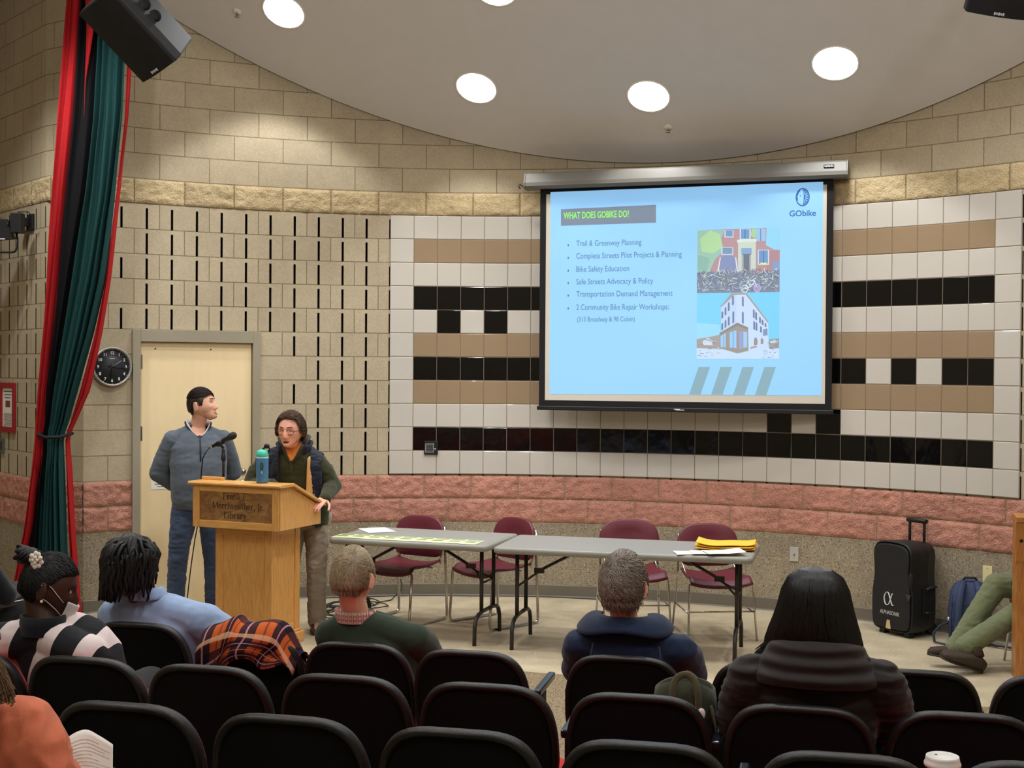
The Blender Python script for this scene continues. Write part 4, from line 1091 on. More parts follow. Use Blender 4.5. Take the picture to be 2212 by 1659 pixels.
t1fr = t1fr + d1 * .035; t1fl = t1fr + d1 * 1.23
tab1, W1 = table('left grey folding table with a row of flyers along its front edge', t1fl, t1fr, G(1128, 1151, TZ), .045)
T1 = Matrix.Translation((t1fl.x, t1fl.y, 0)) @ Matrix.Rotation(tab1.rotation_euler.z, 4, 'Z')
T2 = Matrix.Translation((t2fl.x, t2fl.y, 0)) @ Matrix.Rotation(tab2.rotation_euler.z, 4, 'Z')

FLY = pm('flyer_paper', rgb(214, 220, 176), 0.7, 0.03); FLG = pm('flyer_green', rgb(120, 140, 78), .7, .1)
for i in range(9):
    x = W1 - .16 - i * .125; a = T1 @ Vector((x, .14 + .004 * math.sin(i * 2.1), TZ + .0012 + .0006 * (i % 2)))
    o = thing('flyer', ('flyer nearest the right end of the left folding table' if i == 0 else 'pale green printed flyer in the row on the left folding table'), 'flyer', a, tab1.rotation_euler.z + .05 * math.sin(i * 1.7), 'flyers along the front of the left table')
    mb = MB(); mb.box((0, 0, 0), (.125, .21, .001)); ob('sheet', mb, FLY, o)
    mb = MB(); mb.box((0, .07, .0007), (.10, .04, .0004)); mb.box((-.01, .0, .0007), (.08, .05, .0004)); ob('printed_panel', mb, FLG, o)
a = T1 @ Vector((.16, .52, TZ + .002))
mb = MB(); mb.box((0, 0, 0), (.216, .28, .002)); o = tag(ob('paper_sheet', mb, PAPER, loc=a), 'white paper on the left folding table beside the speaking man', 'paper'); o.rotation_euler.z = .4
YEL = pm('manila_yellow', rgb(236, 184, 52), 0.65, 0.05)
ev = T2 @ Vector((W2 - .21, .42, TZ + .002))
for i in range(3):
    mb = MB()
    def fn(u, v, i=i):
        return Vector(((u - .5) * .40, (v - .5) * .27, .016 * i + .004 + .018 * (abs(2 * u - 1) ** 4) * (1 if i == 2 else .6) + .003 * math.sin(9 * u + i)))
    mb.grid(fn, 14, 8)
    o = tag(ob('envelope', mb, YEL, loc=ev, solid=.006), ['lowest yellow envelope of the pile on the right table', 'middle yellow envelope of the pile on the right table', 'topmost yellow envelope with curling ends on the right table'][i], 'envelope', 'yellow envelopes on the right table')
    o.rotation_euler.z = tab2.rotation_euler.z + (.03, -.05, .04)[i]
for i, (x, y, r, l) in enumerate(((W2 - .40, .125, .05, 'leftmost white sheet in front of the yellow envelopes'), (W2 - .29, .13, -.04, 'middle white sheet in front of the yellow envelopes'), (W2 - .20, .125, .1, 'rightmost white sheet, lifted, in front of the yellow envelopes'))):
    mb = MB(); mb.grid(lambda u, v, i=i: Vector(((u - .5) * .26, (v - .5) * .19, .002 + .007 * i + .012 * max(0, u - .5) * i + .0015 * math.sin(5 * u + 3 * v))), 10, 6)
    o = tag(ob('paper_sheet', mb, PAPER, loc=T2 @ Vector((x, y, TZ + .001)), solid=.001), l, 'paper', 'white papers on the right table'); o.rotation_euler.z = r

# ------------------------------------------------------------------ maroon stacking chairs
MAR = pm('maroon_plastic', rgb(96, 34, 46), 0.42, 0.08, 20, 0.1, 250)
def back_shape(W, z0, z1, belly, n=22):
    """rounded back outline, list of (x,z)"""
    pts = []
    for i in range(n + 1):
        a = PI * i / n; c, s = math.cos(a), math.sin(a)
        pts.append((W / 2 * math.copysign(abs(c) ** .62, c), z0 + (z1 - z0) * .45 + (z1 - z0) * .55 * s ** .8))
    for i in range(1, n):
        a = PI + PI * i / n; c, s = math.cos(a), -math.sin(a)
        pts.append((W / 2 * .97 * math.copysign(abs(c) ** .35, c), z0 + (z1 - z0) * .45 - ((z1 - z0) * .45) * (s ** (.8 if belly else .35))))
    return pts
def side_chair(label, loc, rz, sled):
    """front of the chair is local -y"""
    t = thing('stacking_chair', label, 'chair', loc, rz, 'maroon chairs behind the tables')
    Wb = .47
    mb = MB(); out = back_shape(Wb, .48, .80, not sled)
    yb = lambda x, z: .20 + .12 * (z - .45) - .42 * x * x
    rings = []
    for k, dy in ((.94, -.014), (1.0, -.006), (1.0, .006), (.95, .013), (.5, .011)):
        cx, cz = 0, .65
        rings.append([Vector((cx + (x - cx) * k, yb((x - cx) * k, z) + dy, cz + (z - cz) * k)) for x, z in out])
    rings.insert(0, [Vector((x * .5, yb(x * .5, z) - .010, .65 + (z - .65) * .5)) for x, z in out])
    mb.loft(rings); ob('backrest', mb, MAR, t)
    mb = MB()
    def seat(u, v):
        x = (u - .5) * .46; y = -.23 + .43 * v
        e = abs(2 * u - 1)
        x *= 1 - .1 * smoothstep(.55, 1, 1 - v) * 0 - .12 * v
        z = .445 - .02 * math.sin(PI * v) + .018 * e ** 3 - .05 * (1 - smoothstep(0, .2, v)) ** 2 - .012 * (1 - e * e)
        return Vector((x, y, z))
    mb.grid(seat, 18, 18); ob('seat', mb, MAR, t, solid=.018)
    for s in (-1, 1):
        mb = MB(); x = s * .235
        if sled:
            mb.tube([(s * .19, -.19, .425), (x, -.215, .40), (x, -.245, .06), (x, -.235, .018), (x, -.20, .011), (x, .20, .011), (x, .245, .018), (x, .25, .06), (s * .225, .235, .5), (s * .21, .245, .72)], .011, 10)
            ob('sled_frame', mb, CHROME, t)
            mb = MB(); mb.tube([(s * .2, .20, .43), (s * .195, .23, .52), (s * .19, .245, .7)], .009, 8); ob('back_support', mb, CHROME, t)
        else:
            mb.tube([(s * .19, -.18, .425), (x, -.20, .405), (s * .255, -.25, 0)], .008, 10); ob('leg', mb, CHROME, t)
            mb = MB(); mb.tube([(s * .215, .235, .72), (s * .225, .20, .45), (s * .25, .27, 0)], .008, 10); ob('leg', mb, CHROME, t)
            mb = MB(); mb.tube([(s * .19, .23, .7), (s * .195, .195, .5), (s * .2, .0, .425), (s * .2, -.18, .42)], .007, 8); ob('back_support', mb, CHROME, t)
            mb = MB(); mb.tube([(s * .247, -.225, .2), (s * .24, .235, .2)], .006, 8); ob('side_stretcher', mb, CHROME, t)
    mb = MB()
    if sled: mb.tube([(-.2, .1, .415), (.2, .1, .415)], .009, 8); mb.tube([(-.19, -.17, .415), (.19, -.17, .415)], .009, 8)
    else: mb.tube([(-.247, -.226, .21), (.247, -.226, .21)], .006, 8); mb.tube([(-.19, -.17, .415), (.19, -.17, .415)], .007, 8)
    ob('cross_rod', mb, CHROME, t)
    return t
side_chair('maroon sled-base chair, leftmost of those behind the tables', (-.83, 10.0, 0), R_(-32), True)
side_chair('maroon sled-base chair turned left behind the joint of the two tables', (-.13, 9.93, 0), R_(-48), True)
side_chair('maroon wire-leg chair behind the head of the man in the blue jacket', (D(1367, 1200, 9.78).x, 9.78, 0), R_(3), False)
side_chair('maroon wire-leg chair behind the yellow envelopes on the right table', (D(1543, 1200, 9.55).x, 9.55, 0), R_(6), False)

# ------------------------------------------------------------------ floor cables
rc = random.Random(11)
cb = G(748, 1318)
mb = MB()
pts = []
for i in range(150):
    a = i * .33; r = .11 + .05 * math.sin(i * .23) + .04 * math.sin(i * .61)
    pts.append(cb + Vector((r * 1.6 * math.cos(a) + .1 * math.sin(i * .09), r * 1.5 * math.sin(a) + .18 * math.sin(i * .07 + 1), .006 + .003 * (i % 5) + .01 * abs(math.sin(i * .2)))))
mb.tube(pts, .0045, 6); tag(ob('coiled_cable', mb, BLACKP), 'heap of coiled black cable on the floor beside the lectern', 'cable')
mb = MB()
pts = [wall_pt(-3 + 1.1 * i, .006, .06 + .015 * math.sin(i * 1.3)) for i in range(12)]
mb.tube(pts, .004, 6); tag(ob('wall_cable', mb, BLACKP), 'thin black cable lying along the foot of the curved wall', 'cable')
mb = MB()
w0, _ = on_wall(876, 1205, .03)
pts = [w0, on_wall(864, 1212, .05)[0], on_wall(857, 1225, .03)[0], on_wall(862, 1245, .03)[0], on_wall(868, 1262, .03)[0], on_wall(866, 1275, .08)[0], G(845, 1296, .008), G(812, 1302, .008)]
mb.tube(pts, .0045, 6); tag(ob('chair_cable', mb, BLACKP), 'black cable curving down behind the leftmost maroon chair', 'cable')

# ------------------------------------------------------------------ wall plates, clock, notices
IVORY = pm('ivory_plastic', rgb(226, 214, 160), .45, .03); GREYP = pm('grey_plate', rgb(176, 172, 164), .4, .05)
def wplate(name, label, cat, px, py, w, h, mat, t=.008, inset=0.0):
    p, c = on_wall(px, py, inset + .001); M = frame(p, wall_tan(c), (0, 0, 1))
    r = thing(name, label, cat, p)
    Mi = Matrix.Translation(-p) @ M
    mb = MB(); mb.box((0, 0, t / 2), (w, h, t), Mi); ob('cover_plate', mb, mat, r, bevel=.002)
    return r, Mi
r, M = wplate('outlet_plate', 'grey wall plate with a round jack, right of the tables', 'wall plate', 1716, 1197, .072, .116, GREYP)
mb = MB(); mb.lathe([(.007, .008), (.007, .018), (.004, .022)], 12, M); ob('jack', mb, STEEL, r)
r, M = wplate('blank_plate', 'ivory blank wall plate above the navy backpack', 'wall plate', 2134, 1240, .074, .12, IVORY)
mb = MB()
for z in (-.045, .045): mb.lathe([(.004, .008), (.004, .0095)], 8, M @ Matrix.Translation((0, z, 0)))
ob('screw', mb, STEEL, r)
r, M = wplate('switch_plate', 'small grey wall plate beside the head of the speaking man', 'wall plate', 664, 963, .075, .12, GREYP)
r, M = wplate('keypad_panel', 'small black control panel mounted on the black tiles left of the screen', 'control panel', 931, 967, .118, .118, BLACKP, .014, .0165)
mb = MB()
for x, y, w, h in ((-.046, -.002, .003, .07), (.022, .0, .003, .084), (-.012, -.037, .07, .003), (-.012, .033, .07, .003)): mb.box((x, y, .0145), (w, h, .002), M)
ob('bright_frame', mb, MATS['silver_print'], r)
mb = MB()
for i in range(4):
    for j in range(4): mb.box((-.035 + .0155 * i, -.025 + .0155 * j, .0148), (.012, .011, .002), M)
ob('key_buttons', mb, pm('key_grey', rgb(84, 86, 88), .5, .05), r)
mb = MB(); mb.lathe([(.011, .014), (.011, .022), (.006, .024)], 14, M @ Matrix.Translation((.035, -.014, 0))); ob('knob', mb, STEEL, r)

cp, cc = on_wall(240, 792, .004)
clk = thing('wall_clock', 'round wall clock with a dark face and silver rim beside the door', 'clock', cp)
CMx = Matrix.Translation(-cp) @ frame(cp, wall_tan(cc), (0, 0, 1)); CR_ = .158
FACE = pm('clock_face', rgb(44, 46, 50), .5, .05); RIM = pm('clock_rim', rgb(170, 164, 158), .35, .05, metal=.3)
mb = MB(); mb.lathe([(CR_ * .9, 0), (CR_, .004), (CR_, .03), (CR_ * .97, .042), (CR_ * .93, .044), (CR_ * .89, .03)], 56, CMx, cap=False); ob('rim', mb, RIM, clk)
mb = MB(); mb.lathe([(CR_ * .9, .02), (CR_ * .9, .026), (0.001, .026)], 56, CMx); fc = ob('dial', mb, FACE, clk)
mb = MB()
for h in range(1, 13):
    a = PI / 2 - h * PI / 6; s_ = .033
    vs, fs = text_geo(str(h), s_, None, 'CENTER', .0012)
    mb.add([(CR_ * .70 * math.cos(a) + x, CR_ * .70 * math.sin(a) + y - s_ * .36, .0265) for x, y in vs], fs, 0, False, CMx)
for k in range(60):
    a = k * PI / 30; w = .0012 if k % 5 else .0022; r0 = .855 if k % 5 else .84
    mb.add([(CR_ * r_ * math.cos(a) - w * s * math.sin(a), CR_ * r_ * math.sin(a) + w * s * math.cos(a), .0265) for r_, s in ((r0, -1), (.88, -1), (.88, 1), (r0, 1))], [(0, 1, 2, 3)], 0, False, CMx)
mb.box((0, CR_ * .4, .0266), (.04, .006, .0006), CMx)
ob('numerals', mb, WHITEP, fc)
for nm, ang, ln, w in (('hour_hand', 188, .085, .006), ('minute_hand', 97.5, .115, .0045), ('second_hand', 56, .09, .0014)):
    a = R_(90 - ang); mb = MB(); mb.tube([(-.03 * math.cos(a), -.03 * math.sin(a), .03), (ln * math.cos(a), ln * math.sin(a), .03)], w, 6, 0, CMx, flat=((0, 1, 0), .3) if False else None)
    ob(nm, mb, BLACKP if nm != 'second_hand' else GREYP, clk)
mb = MB(); mb.lathe([(.008, .026), (.008, .036), (.003, .037)], 12, CMx); ob('hand_hub', mb, BLACKP, clk)

# paper notice on the door
pn = on_plane(355, 1024, wall_pt(-8, 0, .012), wall_nrm(-8.0))
A_ = DM.inverted() @ pn
nt_ = thing('door_notice', 'white printed notice taped to the door behind the standing man', 'notice')
mb = MB(); mb.box((A_.x, A_.y, .0012), (.216, .245, .0012), DM); ob('sheet', mb, PAPER, nt_)
mb = MB()
for k, (w, y) in enumerate(((.09, .05), (.12, .02), (.10, -.03), (.07, -.055), (.13, -.08), (.08, -.10))): mb.box((A_.x + .02 * math.sin(k), A_.y + y, .0021), (w, .006, .0004), DM)
ob('printed_lines', mb, INK, nt_)

def left_wall_at(px, py, d=0.0):           # point of the alcove wall seen at a pixel
    lo, hi = 0.0, nlw
    r = ray(px, py); best = None
    for i in range(400):
        c = nlw * i / 400; p = PLW(c, 0, d)
        e = abs(p.x / p.y - r.x / r.y)
        if best is None or e < best[0]: best = (e, c, p)
    p = best[2]
    return Vector((p.x, p.y, HC + r.z * p.y / r.y)), best[1]
pd = (PB - PC).normalized(); pn_ = Vector((pd.y, -pd.x, 0))
p, _ = left_wall_at(19, 880, .003)
M = frame(p, pd, (0, 0, 1))
nr = thing('framed_notice', 'red-framed printed notice on the wall left of the curtain', 'notice')
RFR = pm('red_frame', rgb(150, 30, 40), .45, .05)
w, h = .34, .42
mb = MB()
for x0, x1, y0, y1 in ((-w / 2, -w / 2 + .045, -h / 2, h / 2), (w / 2 - .045, w / 2, -h / 2, h / 2), (-w / 2 + .045, w / 2 - .045, -h / 2, -h / 2 + .045), (-w / 2 + .045, w / 2 - .045, h / 2 - .045, h / 2)): mb.box(((x0 + x1) / 2, (y0 + y1) / 2, .01), (x1 - x0, y1 - y0, .02), M)
ob('frame', mb, RFR, nr, bevel=.002)
mb = MB(); mb.box((0, 0, .006), (w - .08, h - .08, .004), M); sh = ob('sheet', mb, PAPER, nr)
mb = MB()
for k in range(3): mb.box((0, .135 - .026 * k, .0085), (.20 - .03 * k, .008, .001), M)
for k in range(12): mb.box((0, -.05 - .0095 * k, .0085), (.20 if k % 4 else .15, .003, .001), M)
ob('printed_lines', mb, INK, sh)
mb = MB(); mb.box((0, .03, .0085), (.11, .055, .001), M); ob('printed_picture', mb, pm('print_brown', rgb(120, 70, 56), .7, .4, 60), sh)
p, _ = left_wall_at(6, 962, .002); M = frame(p, pd, (0, 0, 1))
mb = MB(); mb.box((0, 0, .008), (.09, .12, .016), M); g = thing('wall_box', 'small grey box with slots on the wall under the red-framed notice', 'wall plate'); gb = ob('cover', mb, pm('grey_box', rgb(92, 90, 86), .5, .05), g, bevel=.003)
mb = MB()
for k in range(3): mb.box((-.02 + .02 * k, 0, .0165), (.006, .07, .002), M)
ob('slot', mb, BLACKP, g)
# wall-mounted stage light / monitor on an arm
g = thing('wall_stage_light', 'black stage light on a wall arm at the left edge', 'stage light')
wp, _ = left_wall_at(70, 480, .0)
M = frame(wp, pd, (0, 0, 1))
mb = MB(); mb.box((0, 0, .012), (.1, .13, .024), M); mb.box((-.06, .0, .07), (.09, .07, .09), M); ob('wall_bracket', mb, BLACKP, g, bevel=.004)
yv = wp.y - .22
mb = MB(); mb.box(D(38, 482, yv), (.085, .1, .16)); ob('driver_box', mb, BLACKP, g, bevel=.006)
mb = MB(); q = lambda x, y: D(x, y, yv)
mb.tube([q(36, 500), q(36, 536), q(33, 543), q(26, 545), q(-30, 545), q(-60, 540)], .009, 10); mb.tube([q(16, 490), q(28, 464), q(40, 458), q(60, 457), q(68, 466)], .005, 6); ob('yoke_pipe', mb, BLACKP, g)
mb = MB(); a0, a1 = q(-70, 500), q(22, 498)
mb.loft([[q(-80, 470), q(15, 472), q(26, 518), q(-80, 526)], [q(-80, 470) + Vector((0, .18, .02)), q(13, 474) + Vector((-.03, .18, .0)), q(24, 512) + Vector((-.03, .18, .0)), q(-80, 520) + Vector((0, .18, 0))]], smooth=False); ob('lamp_head', mb, BLACKP, g, bevel=.006)
mb = MB(); mb.box(q(5, 519) + Vector((0, -.01, .01)), (.05, .004, .008)); ob('badge', mb, MATS['silver_print'], g)

# ------------------------------------------------------------------ PA speaker on the floor
PAB = pm('pa_plastic', rgb(24, 24, 25), .5, .1, 40, .25, 220); PAG = pm('pa_grille', rgb(17, 17, 18), .6, .3, 400, .5, 500)
po = G(1968, 1376); po = Vector((po.x + .02, po.y + .14, 0))
pa = thing('portable_loudspeaker', 'black portable loudspeaker with a trolley handle by the curved wall', 'loudspeaker', po, R_(-60))
def pa_sec(y, k, kz=1.0, inset=0.0):       # outline in x,z at depth y; waist notch on the front
    pts = [(-.155, .03), (.155, .03), (.19, .06), (.2, .14), (.2, .3), (.19, .36), (.178, .42), (.178, .5), (.19, .6), (.175, .66), (.12, .70), (-.12, .70), (-.175, .66), (-.19, .6), (-.178, .5), (-.178, .42), (-.19, .36), (-.2, .3), (-.2, .14), (-.19, .06)]
    q_ = [Vector((x * k, y, .365 + (z - .365) * kz)) for x, z in pts]
    q_ = [q_[i].lerp(q_[(i + 1) % len(q_)], t) for i in range(len(q_)) for t in (.2, .5, .8)]
    return [(q_[i - 1] + q_[i] * 2 + q_[(i + 1) % len(q_)]) / 4 for i in range(len(q_))]
mb = MB(); mb.loft([pa_sec(-.165, .90, .95), pa_sec(-.175, .97, .985), pa_sec(-.165, 1.0), pa_sec(-.08, 1.0), pa_sec(.02, .94, .99), pa_sec(.13, .72, .95), pa_sec(.155, .62, .9)], smooth=False); ob('cabinet', mb, PAB, pa, bevel=.012, seg=3)
mb = MB(); mb.loft([pa_sec(-.176, .93, .95), pa_sec(-.184, .90, .94), pa_sec(-.187, .84, .92)], smooth=False); gr = ob('grille', mb, PAG, pa, bevel=.006)
FM = Matrix.Translation((0, -.1885, 0)) @ Matrix.Rotation(PI / 2, 4, 'X')
mb = MB()
ap = [(-.055, .025), (-.06, .06), (-.048, .09), (-.03, .098), (-.012, .088), (.0, .055), (.008, .02), (.018, .0), (.03, .002), (.036, .012)]
mb.tube([(p_.x, p_.y + .225, 0) for p_ in smooth_path([(x, y, 0) for x, y in [(.02, .09), (.004, .05), (-.012, .012), (-.03, .0), (-.048, .008), (-.058, .04), (-.054, .07), (-.036, .094), (-.018, .09), (-.004, .06), (.012, .018), (.022, .002), (.034, .006)]], 4)], .0055, 6, 0, FM, flat=((0, 1, 0), .35))
put_text(mb, 'ALPHASONIK', FM @ Matrix.Translation((-.10, .155, .0)), .042, .19); 
ob('maker_mark', mb, MATS['silver_print'], gr)
mb = MB(); mb.prism([(-.042, .05), (.008, .05), (-.002, .115), (-.03, .115)], .002, FM); ob('info_sticker', mb, pm('sticker_tan', rgb(196, 170, 130), .5, .2, 60), gr)
mb = MB(); mb.box((.199, .0, .27), (.012, .12, .2)); ob('side_handle_recess', mb, SCRB, pa, bevel=.003)
mb = MB(); mb.tube([(.208, -.045, .36), (.208, .06, .375)], .012, 10); mb.tube([(.208, -.05, .19), (.208, .05, .18)], .01, 8); ob('side_handle', mb, PAB, pa)
mb = MB(); mb.ell((.175, -.165, .42), (.026, .02, .07)); ob('front_port', mb, SCRB, pa)
mb = MB(); mb.prism([(.15, .33), (.2, .33), (.18, .28)], .004, FM); ob('port_lip', mb, pm('pa_grey', rgb(58, 58, 60), .4), pa)
mb = MB()
for s in (-1, 1): mb.tube([(s * .07, .085, .66), (s * .07, .085, .83)], .011, 10)
mb.tube([(-.09, .085, .842), (.09, .085, .842)], .018, 12, flat=((0, 1, 0), 1.2)); ob('trolley_handle', mb, BLACKP, pa, bevel=.002)
for s in (-1, 1):
    mb = MB(); mb.tube([(s * .11 - .02, .12, .045), (s * .11 + .02, .12, .045)], .045, 16); ob('wheel', mb, BLACKP, pa)
mb = MB()
for s in (-1, 1):
    mb = MB(); mb.box((s * .12, -.12, .016), (.05, .05, .032)); ob('foot', mb, BLACKP, pa)

# navy backpack leaning beside it
NAVY = pm('navy_nylon', rgb(44, 56, 86), .7, .12, 60, .3, 300); NAVD = pm('navy_dark', rgb(24, 32, 52), .7, .12, 60, .3, 300)
bo = G(2082, 1386); bo = Vector((bo.x + .02, bo.y - .06, 0))
bag = thing('backpack', 'navy blue backpack standing between the loudspeaker and the green trousers', 'backpack', bo, R_(-18))
mb = MB()
def bsec(z, w, d, y0): return [Vector((w * math.copysign(abs(math.cos(a)) ** .55, math.cos(a)), y0 + d * math.copysign(abs(math.sin(a)) ** .6, math.sin(a)), z)) for a in [2 * PI * i / 28 for i in range(28)]]
mb.loft([bsec(.0, .12, .075, 0), bsec(.015, .14, .095, 0), bsec(.12, .15, .11, .005), bsec(.26, .148, .105, .015), bsec(.36, .138, .09, .03), bsec(.42, .11, .07, .04), bsec(.45, .06, .04, .045)]); ob('pack_body', mb, NAVY, bag)
for s in (-1, 1):
    mb = MB(); mb.tube([(s * .045, -.02, .445), (s * .06, -.075, .40), (s * .075, -.112, .30), (s * .08, -.125, .2), (s * .10, -.118, .1), (s * .125, -.095, .04)], [.022, .026, .027, .024, .012, .01], 10, flat=((0, 1, 0), .45)); ob('shoulder_strap', mb, NAVY, bag)
mb = MB(); mb.tube([(-.05, .03, .445), (-.035, .0, .475), (.035, .0, .475), (.05, .03, .445)], .009, 8); ob('grab_handle', mb, NAVD, bag)
mb = MB()
for z in (.14, .19, .30): mb.tube([(-.13, -.103, z), (0, -.116, z), (.13, -.103, z)], .004, 6)
mb.tube([(-.125, -.098, .04), (-.128, -.102, .2), (-.12, -.085, .36)], .005, 6); ob('padding_seam', mb, NAVD, bag)
mb = MB(); mb.tube([(-.146, -.05, .19), (-.148, -.05, .165)], .006, 6); mb.tube([(.06, -.138, .245), (.1, -.13, .248)], .003, 6); ob('buckle', mb, WHITEP, bag)
mb = MB(); mb.tube([(-.14, -.03, .15), (-.2, -.05, .13), (-.25, -.07, .07), (-.24, -.1, .015), (-.17, -.13, .008), (-.1, -.15, .008)], .011, 8, flat=((0, 0, 1), .5)); ob('loose_strap', mb, NAVD, bag)
mb = MB(); mb.tube([(.12, -.06, .02), (.18, -.10, .014), (.25, -.14, .02), (.30, -.19, .015)], .014, 8, flat=((0, 0, 1), .5)); ob('loose_strap', mb, NAVD, bag)

# ------------------------------------------------------------------ oak stand cut by the right edge
ro = G(2193, 1466); 
rs = thing('oak_stand', 'brown oak stand cut off by the right edge of the picture', 'stand', ro, R_(-8))
mb = MB(); mb.prism([(0, 0), (.09, 0), (.09, .11), (0, .11)], 1.0); pn2 = ob('side_panel', mb, OAKD, rs, bevel=.004)
mb = MB(); mb.loft([[Vector((x, y, z)) for y, z in ((-.01, 1.0), (-.01, 1.035), (.06, 1.05), (.12, 1.05), (.12, 1.0))] for x in (-.006, .5)], smooth=False); ob('top', mb, OAKD, rs, bevel=.004)
mb = MB(); mb.box((.24, .012, .875), (.50, .03, .255)); fr_ = ob('front_apron', mb, OAKD, rs, bevel=.005)
mb = MB(); mb.lathe([(.011, 0), (.011, .003)], 14, Matrix.Translation((.028, -.0035, .885)) @ Matrix.Rotation(PI / 2, 4, 'X')); ob('bolt_hole', mb, SCRB, fr_)
mb = MB(); mb.box((.465, .055, .5), (.03, .11, 1.0)); ob('side_panel', mb, OAKD, rs); mb = MB(); mb.box((.24, .06, .1), (.42, .1, .02)); ob('shelf', mb, OAKD, rs)
# ------------------------------------------------------------------ people
def skin_mat(name, c):
    m = pm(name, c, 0.5, 0.06, 18, 0.08, 180, spec=0.35)
    b = m.node_tree.nodes['Principled BSDF']; b.inputs['Subsurface Weight'].default_value = 0.06
    b.inputs['Subsurface Radius'].default_value = (.01, .004, .002); return m
SK_F = skin_mat('skin_fair', rgb(222, 170, 144)); SK_F2 = skin_mat('skin_fair_rosy', rgb(222, 160, 136)); SK_D = skin_mat('skin_deep', rgb(62, 36, 26)); SK_D2 = skin_mat('skin_brown', rgb(84, 50, 36))
def fabric(name, c, var=.1, scale=40, bump=.35, bscale=420, rough=.9, sheen=.15): return pm(name, c, rough, var, scale, bump, bscale, sheen=sheen, spec=.2)
def hair_mat(name, c): return pm(name, c, 0.42, 0.35, 60, 0.3, 240, spec=.35, stretch=(1, 1, .3))

def capsule(mb, a, ra, b, rb, n=14):
    a, b = Vector(a), Vector(b); t = (b - a)
    if t.length < 1e-6: t = Vector((0, 0, 1e-4))
    u = t.normalized(); pts = []; rr = []
    for k in range(4):
        q = PI / 2 * (k / 3.5); pts.append(a - u * ra * math.cos(q)); rr.append(max(1e-4, ra * math.sin(q)))
    for k in range(3, -1, -1):
        q = PI / 2 * (k / 3.5); pts.append(b + u * rb * math.cos(q)); rr.append(max(1e-4, rb * math.sin(q)))
    mb.tube(pts, rr, n)
def ering(c, rx, ry, X, Y, n=28, e=1.0):
    X, Y, c = Vector(X).normalized(), Vector(Y).normalized(), Vector(c)
    f = lambda v: math.copysign(abs(v) ** e, v)
    return [c + X * rx * f(math.cos(2 * PI * i / n)) + Y * ry * f(math.sin(2 * PI * i / n)) for i in range(n)]
def torso(mb, secs, X, e=.85):
    """secs: [(centre, rx, ry)] from hem to neck; closed ends"""
    rings = []
    for i, (c, rx, ry) in enumerate(secs):
        t = Vector(secs[min(i + 1, len(secs) - 1)][0]) - Vector(secs[max(i - 1, 0)][0])
        Xv = Vector(X).normalized(); Y = t.cross(Xv)
        rings.append(ering(c, rx, ry, Xv, Y, e=e))
    mb.loft(rings)
def remesh(mb, voxel, smooth=3, name='shape'):
    me = mb.mesh(name, [])
    bm = bmesh.new(); bm.from_mesh(me); bmesh.ops.recalc_face_normals(bm, faces=bm.faces); bm.to_mesh(me); bm.free()
    o = bpy.data.objects.new(name, me); COL.objects.link(o)
    r = o.modifiers.new('r', 'REMESH'); r.mode = 'VOXEL'; r.voxel_size = voxel; r.use_smooth_shade = True
    if smooth: q = o.modifiers.new('s', 'SMOOTH'); q.iterations = smooth; q.factor = .5
    bpy.context.view_layer.update()
    dg = bpy.context.evaluated_depsgraph_get()
    out = bpy.data.meshes.new_from_object(o.evaluated_get(dg))
    bpy.data.objects.remove(o); bpy.data.meshes.remove(me)
    return out
def part(name, me, mats, parent):
    me.name = name; me.materials.clear()
    for m in (mats if isinstance(mats, list) else [mats]): me.materials.append(m)
    o = bpy.data.objects.new(name, me); COL.objects.link(o); o.parent = parent
    return o
def wrinkle(me, amp, seed=0.0, sc=(9, 9, 16), fine=.4):
    n = len(me.vertices); nr = [v.normal.copy() for v in me.vertices]
    for v, q in zip(me.vertices, nr):
        p = v.co
        h = noise.noise(Vector((p.x * sc[0] + seed, p.y * sc[1] - seed, p.z * sc[2] + seed * .3)))
        h2 = 1 - 2 * abs(noise.noise(Vector((p.x * sc[0] * 1.7 - seed, p.y * sc[1] * 1.7, p.z * sc[2] * 1.9 + 4))))
        v.co = p + q * amp * (h * .8 + (h2 - .5) * fine)
    me.update()
def cloth(name, parent, build, mat, voxel=.009, smooth=6, amp=.004, seed=1.0, sc=(9, 9, 16), cut=None, fine=.4, planes=None):
    mb = MB(); build(mb); me = remesh(mb, voxel, smooth); wrinkle(me, amp, seed, sc, fine)
    if cut:
        bm = bmesh.new(); bm.from_mesh(me)
        for co, no in planes or (): bmesh.ops.bisect_plane(bm, geom=bm.verts[:] + bm.edges[:] + bm.faces[:], plane_co=co, plane_no=no)
        kill = [f for f in bm.faces if cut(f.calc_center_median())]
        bmesh.ops.delete(bm, geom=kill, context='FACES'); bm.to_mesh(me); bm.free()
    o = part(name, me, mat, parent)
    if cut:
        q = o.modifiers.new('solid', 'SOLIDIFY'); q.thickness = .008; q.offset = 1
    return o

